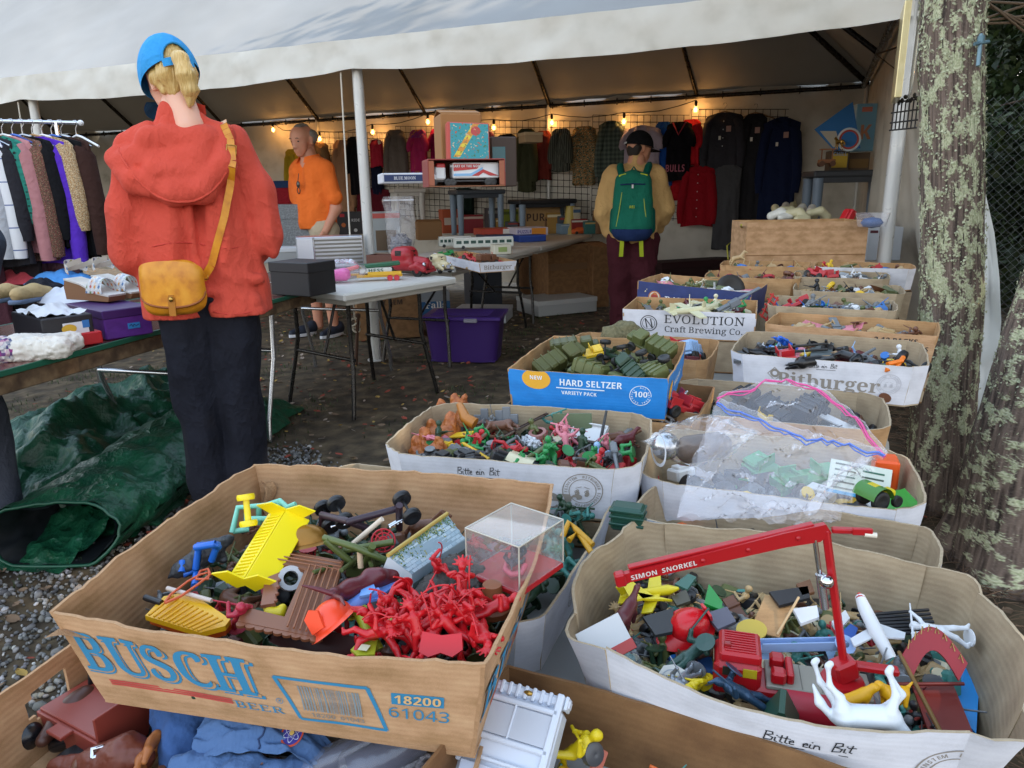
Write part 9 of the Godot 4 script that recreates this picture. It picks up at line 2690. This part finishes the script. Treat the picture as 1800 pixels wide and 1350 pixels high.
	var gr:=piece(vn,"grille",bx(v3(sz*.5,.014,.02),.004),pl("b7bed0",.4),shift(v3(-.012,.018,.072)))
	for i in 10:piece(gr,"grille_slot",bx(v3(.0018,.012,.002),.0004),pl("9aa2b8",.4),shift(v3(-sz*.21+i*sz*.047,.002,.0102)))
	put_toy("runner","yellow_figure","yellow figure beside the broken pink wheel in the front carton",pl("d8bd14",.4),Transform3D(eul(50,100,20).scaled(Vector3.ONE*1.3),on(1008,1322,.66)))
	var pw:=thing("toy_wheel_part","grey hub and pink broken toy wheel part in the front carton","toy part",Transform3D(eul(60,0,-30),on(1042,1325,.67)))
	piece(pw,"hub",mb().lathe([v2(0,.005),v2(.004,.006),v2(.012,.004),v2(.013,-.003),v2(0,-.004)],20).mesh(),pl("4a4a4c",.3))
	piece(pw,"pink_arm",bx(v3(.05,.005,.014),.002),pl("c9705c",.4),Transform3D(eul(0,60,0),v3(.004,-.004,.02)))
	heap("vehicle",[["rifleman","grey",3],["kneeler","teal",3],["block","yellow",2],["thrower","orange",2],["plank","tan",2]],.02,["grey","teal","brown"],30,[-.3,.1,-.44,.0],1.2)
	heap("hidden",[["rifleman","dark green",9],["runner","dark green",7],["kneeler","teal",6],["thrower","grey",5],["knight","blue",3],["block","dark green",2]],.075,["dark green","olive","teal","dark green"],130,[.15,.46,-.44,.4],1.2)
	bars("mustard_gadget","mustard yellow toy frame by the tree side wall behind the beer carton","toy part",[[[988,945,.715],[1000,918,.73],[1012,930,.725],[1042,958,.715]],[[1000,950,.715],[1016,936,.72],[1040,972,.71]]],.005,pl("d29a16",.4))
	var crt:=thing("toy_crate","dark green plastic toy crate wedged between two trays","toy crate",yaw_at(on(1104,908,.755),-20))
	piece(crt,"shell",bx(v3(.05,.04,.032),.004),pl("1c4638",.35))
	for y in [-.008,.004,.014]:piece(crt,"rib",bx(v3(.054,.004,.036),.001),pl("1c4638",.35),yaw_at(v3(0,y,0),0))
func build_mid_toys()->void:
	var rk:=thing("toy_rock","orange brown moulded toy mountain at the tent end of its tray","toy rock")
	var pk:=[]
	for q in [[770,800,.02],[745,785,.022],[790,765,.022],[780,740,.02],[800,722,.016],[808,745,.018],[760,765,.018],[815,725,.01],[735,800,.016]]:
		var p:=on(q[0],q[1],.735)
		pk.append([p,p+v3(rnd(-.006,.006),rnd(.025,.05),0),q[2]*1.25,q[2]*.5])
	piece(rk,"rock",soft(pk,.0035,.006,folds(14,45.0),.006),mats.rock_toy)
	var cur:=thing("toy_arch","mustard curved toy piece standing behind the orange mountain","toy part")
	piece(cur,"curve",mb().tube(line([[808,712,.79],[818,735,.775],[835,745,.765]]),[.008,.012,.014],8).mesh(),pl("a86a22",.4))
	var ld:=thing("toy_fence","dark brown toy fence ladder standing aslant in the middle","toy fence",span(on(858,782,.745),on(958,730,.775),-30))
	for i in 4:piece(ld,"rail",bx(v3(.15,.004,.006),.001),pl("35251d",.4),shift(v3(0,0,-.02+i*.0135)))
	for i in 4:piece(ld,"post",bx(v3(.006,.005,.056),.001),pl("35251d",.4),shift(v3(-.06+i*.042,.002,0)))
	solo("toy_reel","dusty pink ribbed toy barrel in the orange rock tray","toy part",mb().lathe([v2(.012,.024),v2(.019,.024),v2(.021,.016),v2(.019,.012),v2(.021,.006),v2(.019,.0),v2(.0,.0)],20,Transform3D(eul(12,0,10),on(948,776,.74))).mesh(),pl("8f5f58",.45))
	var wt:=thing("toy_tray","white rectangular toy tray leaning on the back wall","toy tray",Transform3D(eul(38,-32,0),on(1036,762,.75)))
	piece(wt,"bottom",bx(v3(.075,.003,.04),.001),pl("d3d5d5",.4))
	for z in [-.02,.02]:piece(wt,"side",bx(v3(.077,.01,.003),.001),pl("d3d5d5",.4),yaw_at(v3(0,.004,z),0))
	for x in [-.037,.037]:piece(wt,"side",bx(v3(.003,.01,.037),.001),pl("d3d5d5",.4),yaw_at(v3(x,.004,0),0))
	solo("olive_slab","dull olive plastic panel against the back wall of the orange rock tray","toy part",bx(v3(.085,.045,.004),.001),pl("59684a",.45),Transform3D(eul(-10,-15,4),on(1006,745,.765)))
	solo("yellow_pole","yellow toy pole pointing at the slogan wall","toy part",mb().tube(line([[812,778,.745],[860,808,.735]]),.004,7).mesh(),pl("d6a81a",.4))
	solo("grey_rod","grey toy rod lying beside the yellow pole","toy part",mb().tube(line([[866,812,.735],[910,788,.742]]),.003,7).mesh(),pl("8b8f92",.4))
	solo("white_wad","crumpled white foil wad in front of the pink barrel","toy part",soft([[on(925,776,.742),on(940,782,.742),.012,.014]],.003,.004,folds(3,110.0),.012),pl("c8ccd0",.35))
	var gh:=thing("toy_ruin","grey toy ruin wall with openings behind the brown ladder","toy house",Transform3D(eul(-8,-24,6),on(872,745,.75)))
	for i in 6:piece(gh,"wall_block",bx(v3(.018,[.02,.034,.014,.03,.038,.022][i],.006),.001),pl("6d7175",.5),yaw_at(v3(-.045+i*.018,[.01,.017,.007,.015,.019,.011][i],0),0))
	put_toy("barrel_gun","toy_gun","grey toy gun standing up at the tree side of the rock tray",pl("4b4f52",.4),Transform3D(eul(0,0,80),on(1058,762,.76)))
	put_toy("dinosaur","toy_dinosaur","dark red toy dinosaur at the tree end of the rock tray",pl("5a1f24",.4),Transform3D(eul(0,20,0),on(1100,790,.74)))
	for e in [["thrower","teal",978,760,"standing green blue figure with arm up before the olive panel"],["thrower","pink",994,785,"salmon pink figure leaning beside the green blue one"],["runner","green",972,800,"bright green running figure at the slogan wall"],["rifleman","dark green",1022,790,"dark green figure bending between pink figure and white tray"],["kneeler","light blue",1052,802,"pale blue kneeling figure near the tree end"]]:
		put_toy(e[0],"toy_figure",e[4],pl(TONES[e[1]],.4),Transform3D(eul(rnd(-20,20),rnd(0,360),rnd(-20,20)).scaled(Vector3.ONE*1.3),on(e[2],e[3],.742)))
	heap("centre",[["rifleman","dark green",5],["runner","red",5],["kneeler","green",5],["thrower","pink",4],["rifleman","olive",5],["knight","grey",4],["block","black",5],["plank","brown",3],["plank","yellow",2],["barrel_gun","grey",3],["horse","brown",2],["wheels","black",2],["sheet","cream",2]],.055,["dark green","grey","brown","red","green","black","olive"],140,[-.42,.44,-.36,.36],1.15)
	var tr:Dictionary=trays.seltzer
	var spots:=[[-.28,-.3,1.35,"truck","olive","lying by the back corner nearest the tent"],[.0,-.28,1.3,"jeep","olive","between two trucks at the back wall"],[.28,-.28,1.4,"truck","olive","in the back corner by the torn blue flap"],[.1,-.1,1.45,"jeep","dark green","wheels up in the middle"],[.32,-.02,1.3,"jeep","olive","on its side at the tree side wall"],[-.02,.12,1.5,"truck","black","turned over near the lettered wall"],[-.3,.06,1.5,"truck","teal","long bed tipped along the tent side wall"],[.26,.2,1.2,"truck","dark green","nose down at the front corner"],[-.12,-.06,1.15,"jeep","yellow","yellow bonnet up in the middle of olive trucks"]]
	for i in spots.size():
		var s:Array=spots[i]
		put_toy(s[3],"army_vehicle","%s toy %s %s"%[s[4],s[3],s[5]],pl(TONES[s[4]] if i%3 else "4f5128",.45),(tr.xf as Transform3D)*Transform3D(eul([10,160,-20,175,80,170,30,-40,20][i],[20,70,150,10,60,5,60,110,30][i],[8,-10,20,0,10,5,25,30,12][i]).scaled(Vector3.ONE*s[2]*.8),v3(s[0]*tr.w,.06+.01*(i%3),s[1]*tr.d)),"army vehicles in the seltzer tray")
	for i in 4:put_toy("wheels","wheel_pair","black wheel pair %s the army trucks"%["behind","on top of","in the middle of","in front of"][i],pl("242424",.5),(tr.xf as Transform3D)*Transform3D(eul(70,i*50,0).scaled(Vector3.ONE*1.2),v3(-.02+.06*i,.085,-.12+.05*i)))
	heap("seltzer",[["jeep","olive",5],["truck","olive",2],["jeep","dark green",3],["block","olive",4],["sheet","olive",3],["plank","olive",3],["barrel_gun","olive",3],["wheels","black",2]],.035,["olive","dark green","olive","black"],120,[-.4,.4,-.4,.3],1.1)
	heap("under_seltzer",[["jeep","red",2],["wheels","yellow",2],["block","white",2],["fence","white",2]],.09,["red","black","blue"],40,[.1,.44,-.3,.4],1.2)
	var bm:Dictionary=trays.blackletter
	put_toy("thrower","blue_figure","bright blue jointed figure bent over the black horses",pl("1f5fc4",.35),Transform3D(eul(50,-60,20).scaled(Vector3.ONE*1.8),on(1395,612,.8)))
	bars("dark_railing","black toy railing along the back wall of the blackletter tray","toy fence",[[[1335,614,.81],[1455,604,.82]],[[1335,622,.8],[1455,614,.81]],[[1340,610,.82],[1340,626,.79]],[[1396,604,.82],[1396,622,.79]],[[1452,598,.83],[1452,620,.79]]],.004,pl("26221f",.4))
	for e in [["slate_slab","slate grey toy slab at the tent end of the blackletter tray",[[1288,618],[1338,612],[1336,634],[1290,634]],"4a4e52"],["slate_slab","slate grey roof plate by the back wall, right of the railing",[[1428,610],[1466,602],[1462,624],[1424,626]],"565f60"],["tan_card","tan card scrap beside the red wagon roof",[[1424,632],[1470,616],[1480,630],[1450,640]],"a88a66"],["red_wagon_roof","red toy wagon roof against the back wall",[[1462,620],[1498,612],[1508,640],[1468,644]],"8f1f24"]]:
		solo(e[0],e[1],"toy part",flat_poly(e[2],.802,.008),pl(e[3],.45))
	for i in 3:put_toy("horse","toy_horse","glossy black toy horse %s the blue figure"%["below","right of","left of"][i],pl("161618",.3),Transform3D(eul(70,[20,120,250][i],10).scaled(Vector3.ONE*1.5),on([1405,1460,1370][i],[640,644,636][i],.795)))
	bars("orange_rake","orange toy rake part beside the black wheel","toy part",[[[1568,656,.8],[1588,628,.83]],[[1560,640,.82],[1586,634,.825]],[[1556,650,.81],[1580,648,.81]]],.006,pl("dd7216",.4))
	put_toy("wheels","wheel_pair","big black toy wheels at the tree end of the blackletter tray",pl("18181a",.5),Transform3D(eul(20,40,0).scaled(Vector3.ONE*1.7),on(1604,640,.81)))
	heap("blackletter",[["horse","black",3],["rifleman","light blue",4],["thrower","black",3],["block","black",4],["plank","brown",3],["jeep","red",1],["sheet","pink",2],["rifleman","white",2],["block","yellow",2],["runner","green",2],["barrel_gun","grey",3]],.062,["black","brown","blue","grey","maroon"],90,[-.42,.42,-.36,.36],1.3)
	var yt:=thing("toy_tractor","yellow and green toy tractor at the tree end of the tractor tray","toy tractor",yaw_at(on(1545,888,.735),20,1.0))
	piece(yt,"body",mb().box(v3(0,.02,0),v3(.05,.014,.02),.003).box(v3(-.016,.032,0),v3(.014,.016,.02),.002).mesh(),pl("cdb61a",.4))
	for z in [-.016,.016]:
		piece(yt,"wheel",wheel_mesh(.017,.01),pl("1c1c1c",.6),yaw_at(v3(-.016,.016,z),0))
		piece(yt,"wheel",wheel_mesh(.01,.008),pl("1c1c1c",.6),yaw_at(v3(.02,.01,z),0))
	piece(yt,"mudguard",mb().grid(10,4,func(u:float,v:float)->Vector3:return v3(-.016+.022*cos(u*3.0),.018+.022*sin(u*3.0),(v-.5)*.045)).mesh(),pl("3f7a2a",.4))
	crate("orange_box","orange plastic toy box against the back corner of the tractor tray","toy box",1535,812,1575,862,.7,.05,-20,pl("e0561c",.4),{"part":"shell","panel":pl("b8420f",.4),"pw":.5,"ph":.3})
	var cb:=thing("comic_card","white and green printed card standing in the tractor tray","card",Transform3D(eul(-38,-20,-6),on(1510,845,.745)))
	piece(cb,"card",bx(v3(.1,.062,.002),.0005),pl("c3cbbd",.5))
	for i in 9:piece(cb,"printed_line",bx(v3(.035,.003,.001),.0003),pl(["3a4a3a","2f5f4a","55604a"][i%3],.6),yaw_at(v3(-.024+.045*(i%2),.024-.0055*i,.0016),0))
	piece(cb,"blue_band",bx(v3(.1,.006,.001),.0003),pl("2f9ac8",.5),yaw_at(v3(0,-.0285,.0016),0))
	put_toy("sheet","green_plate","leaf green toy plate beside the orange box",pl("3f9a34",.4),Transform3D(eul(20,10,20),on(1575,880,.72)))
	heap("tractor",[["block","black",5],["sheet","yellow",3],["plank","green",3],["wheels","black",3],["block","white",3],["fence","silver",2],["rifleman","red",2],["jeep","green",2]],.04,["black","grey","yellow","green","black"],80,[-.42,.42,-.36,.36],1.3)
	heap("under_bag",[["sheet","orange",2],["plank","dark green",2],["block","blue",2],["rifleman","black",2]],.03,["brown","black","olive"],40,[-.44,.1,-.4,.4],1.2)
	heap("brown_mid",[["jeep","yellow",2],["wheels","black",3],["plank","white",3],["block","maroon",3],["truck","black",2],["barrel_gun","dark green",3],["sheet","dark green",2]],.06,["black","dark green","grey","brown"],80,[-.2,.44,-.36,.38],1.4)
func build_far_toys()->void:
	var cap:=thing("camouflage_cap","camouflage cloth cap standing in the tray behind the seltzer tray","cap",yaw_at(on(1090,600,.755),20))
	piece(cap,"crown_cloth",soft([[v3(-.03,.02,0),v3(.03,.03,0),.04,.04],[v3(.04,.01,.01),v3(.08,.0,.03),.02,.012]],.008,.01,folds(4,25.0),.01),surf("camo",[[.0,"4a4630"],[.5,"6b6446"],[1.0,"8a8060"]],.05,.15,.9))
	var gun:=thing("toy_cannon","grey twin barrelled toy cannon standing in the white brewing tray","toy gun",yaw_at(on(1290,545,.83),0))
	var gm:=pl("6a7076",.4)
	for k in 2:piece(gun,"barrel",mb().tube([v3(-.06,.0,k*.012),v3(.09,.075,k*.012-.02)],[.006,.004],8).mesh(),gm)
	for q in [[-.07,-.02],[-.04,-.035],[.03,-.03]]:piece(gun,"strut",mb().tube([v3(0,.02,0),v3(q[0],q[1],.02)],.005,6).mesh(),gm)
	piece(gun,"breech",bx(v3(.04,.026,.03),.004),gm,Transform3D(eul(0,0,27),v3(.0,.025,0)))
	put_toy("fence","red_lattice","red toy lattice at the tree end of the white brewing tray",pl("b5332a",.4),Transform3D(eul(-20,20,50).scaled(Vector3.ONE*1.3),on(1352,540,.82)))
	for i in 2:put_toy("plane","cream_plane","cream toy plane %s in the white brewing tray"%["nearest the lettering","behind the first plane"][i],pl("cfcaa4",.4),Transform3D(eul(10,20+i*30,0).scaled(Vector3.ONE*1.8),on(1210+i*40,546-i*6,.838)))
	heap("evolution",[["rifleman","cream",3],["runner","green",3],["block","olive",3],["thrower","maroon",2],["plank","grey",3]],.07,["cream","olive","grey"],40,[-.42,.42,-.36,.36],1.5)
	var hp:=thing("helicopter_tail","olive toy tail fin and black tyre in the navy tray","toy part")
	piece(hp,"fin",mb().add(flat_poly([[1238,502],[1246,474],[1262,490],[1268,502]],.86,.006)).mesh(),pl("4d5a3a",.45))
	piece(hp,"tyre",mb().add(wheel_mesh(.06,.03),Transform3D(eul(-20,10,0),on(1284,508,.845))).mesh(),pl("26231f",.6))
	heap("navy",[["block","white",4],["plane","white",2],["fence","cream",2],["rifleman","olive",3],["sheet","pink",2]],.08,["white","olive","tan"],40,[-.42,.42,-.36,.36],1.7)
	heap("behind_seltzer",[["jeep","red",2],["truck","light blue",1],["block","maroon",3],["rifleman","green",2],["wheels","black",2]],.09,["maroon","black","red","blue"],60,[-.1,.44,-.4,.4],1.4)
	heap("packs",[["sheet","pink",2],["plank","grey",2],["block","tan",2]],.07,["grey","brown","tan"],30,[-.4,.4,-.36,.36],1.5)
	var mix:={"row_a":[["boat","dark green",2],["plank","green",3],["block","white",3],["rifleman","blue",4],["jeep","red",1],["runner","grey",3]],"row_b":[["boat","brown",2],["wheels","yellow",2],["block","white",3],["rifleman","black",3],["knight","silver",2]],"row_c":[["wheels","brown",2],["block","red",2],["rifleman","maroon",3]],
		"row_d":[["block","silver",3],["jeep","red",2],["rifleman","white",3],["barrel_gun","grey",2]],"row_e":[["rifleman","tan",4],["horse","tan",2],["block","blue",2],["thrower","red",2]],"row_f":[["horse","olive",1],["rifleman","yellow",2],["block","blue",2],["runner","red",2],["thrower","tan",2]]}
	for k in mix:heap(k,mix[k],.068,["grey","brown","olive","tan"],40,[-.42,.42,-.36,.36],1.7)
	var cm:=[pl("cfc7a0",.4),pl("dedcd2",.4)]
	for i in 9:
		var q:Array=[[1362,372],[1378,366],[1396,360],[1410,370],[1388,376],[1424,372],[1402,380],[1372,380],[1440,378]][i]
		var n:=thing("cream_toy","cream plastic toy shape %s in the big brown box"%["first from the tent end","second","on the very top","right of the top one","under the top one","fifth along","lowest in front","front corner","last toward the pole"][i],"toy part",Transform3D(eul(rnd(-30,30),rnd(0,360),rnd(-30,30)),on(q[0],q[1],1.05)),"cream toys in the big brown box")
		piece(n,"body",soft([[v3(-.06,0,0),v3(.0,.03,0),.03,.024],[v3(0,.03,0),v3(.06,.0,.02),.024,.02],[v3(.06,0,.02),v3(.0,-.02,.05),.02,.022]],.01,.01),cm[i%2])
	put_toy("block","red_toy","red toy sticking up at the pole end of the big brown box",pl("c01c24",.4),Transform3D(eul(0,20,60).scaled(Vector3.ONE*2.4),on(1490,382,1.06)))
	heap("corner",[["jeep","green",2],["jeep","red",2],["block","tan",3],["truck","brown",1]],.035,["tan","olive","red"],20,[-.4,.4,-.36,.36],1.4)
func build_bags()->void:
	var n:=thing("zip_bag","large clear zip bag with pink and blue seal slumped over the trays","bag")
	var TL_:=on(1264,700,.93)
	var TR_:=on(1560,795,.9)
	var BR_:=on(1462,925,.775)
	var BL_:=on(1190,908,.765)
	for k in 2:
		var f:=func(u:float,v:float)->Vector3:
			var p:=TL_.lerp(TR_,u).lerp(BL_.lerp(BR_,u),v)
			var open:=(1.0-v)*sin(PI*u)
			var up:=v3(.1,.75,-.66)
			var c:=.026*noise2(u*3.0+k*7.0,v*3.4)+.03*absf(noise2(u*5.5+v*2.0,v*3.0+k*3.0))
			return p+up*(c*(.35+.65*sin(PI*clampf(v,0,1)))+(.016*open if k==1 else -.008*open)+.03*sin(PI*u)*sin(PI*v)*(2*k-1.0))+v3(.03,.03,-.05)*open*k
		piece(n,"front_film" if k==0 else "back_film",mb().grid(46,40,f).mesh(),mats.film_dusty)
		for j in 2:
			var pts:=[]
			for i in 33:pts.append(f.call(i/32.0,.045+.02*j)+v3(0,.001,0))
			piece(n,"zip_line",mb().tube(pts,.0016 if j==0 else .001,6).mesh(),pl(["5a78c8","d4508f"][k],.35))
		var hem:=[]
		for i in 33:hem.append(f.call(i/32.0,.0))
		piece(n,"upper_lip",mb().tube(hem,.0009,5).mesh(),mats.film_dusty)
	var b:=thing("parts_bag","clear bag holding a silver ball and brown parts beside the zip bag","bag",yaw_at(on(1212,790,.79),-15))
	piece(b,"film",mb().grid(40,20,func(u:float,v:float)->Vector3:
		var a:=u*TAU
		var s:=sin(PI*v)
		return v3((v-.42)*.19,.01+sin(a)*.045*s,cos(a)*.05*s)*(1.0+.18*noise3(cos(a)*3.0,v*8.0,sin(a)*3.0))+v3(0,.03*v*v,0)).mesh(),mats.film)
	piece(b,"silver_ball",mb().ball(v3(-.042,.006,.008),v3(.026,.026,.026),18).mesh(),pl("b5b9c0",.2,.8))
	piece(b,"white_hoop",mb().add(ring(.026,.032,30),Transform3D(eul(0,-60,0),v3(-.055,.0,.012))).mesh(),pl("d5d7da",.4))
	piece(b,"brown_part",soft([[v3(0,0,0),v3(.05,.012,0),.026,.024]],.005,.006),pl("4a3527",.4))
func shift(o:Vector3)->Transform3D:return Transform3D(Basis.IDENTITY,o)
func mb()->MB:return MB.new()
func noise2(x:float,y:float)->float:return bumpy.get_noise_2d(x,y)
func noise3(x:float,y:float,z:float)->float:return bumpy.get_noise_3d(x,y,z)
func v2(x:float,y:float)->Vector2:return Vector2(x,y)
func v3(x:float,y:float,z:float)->Vector3:return Vector3(x,y,z)
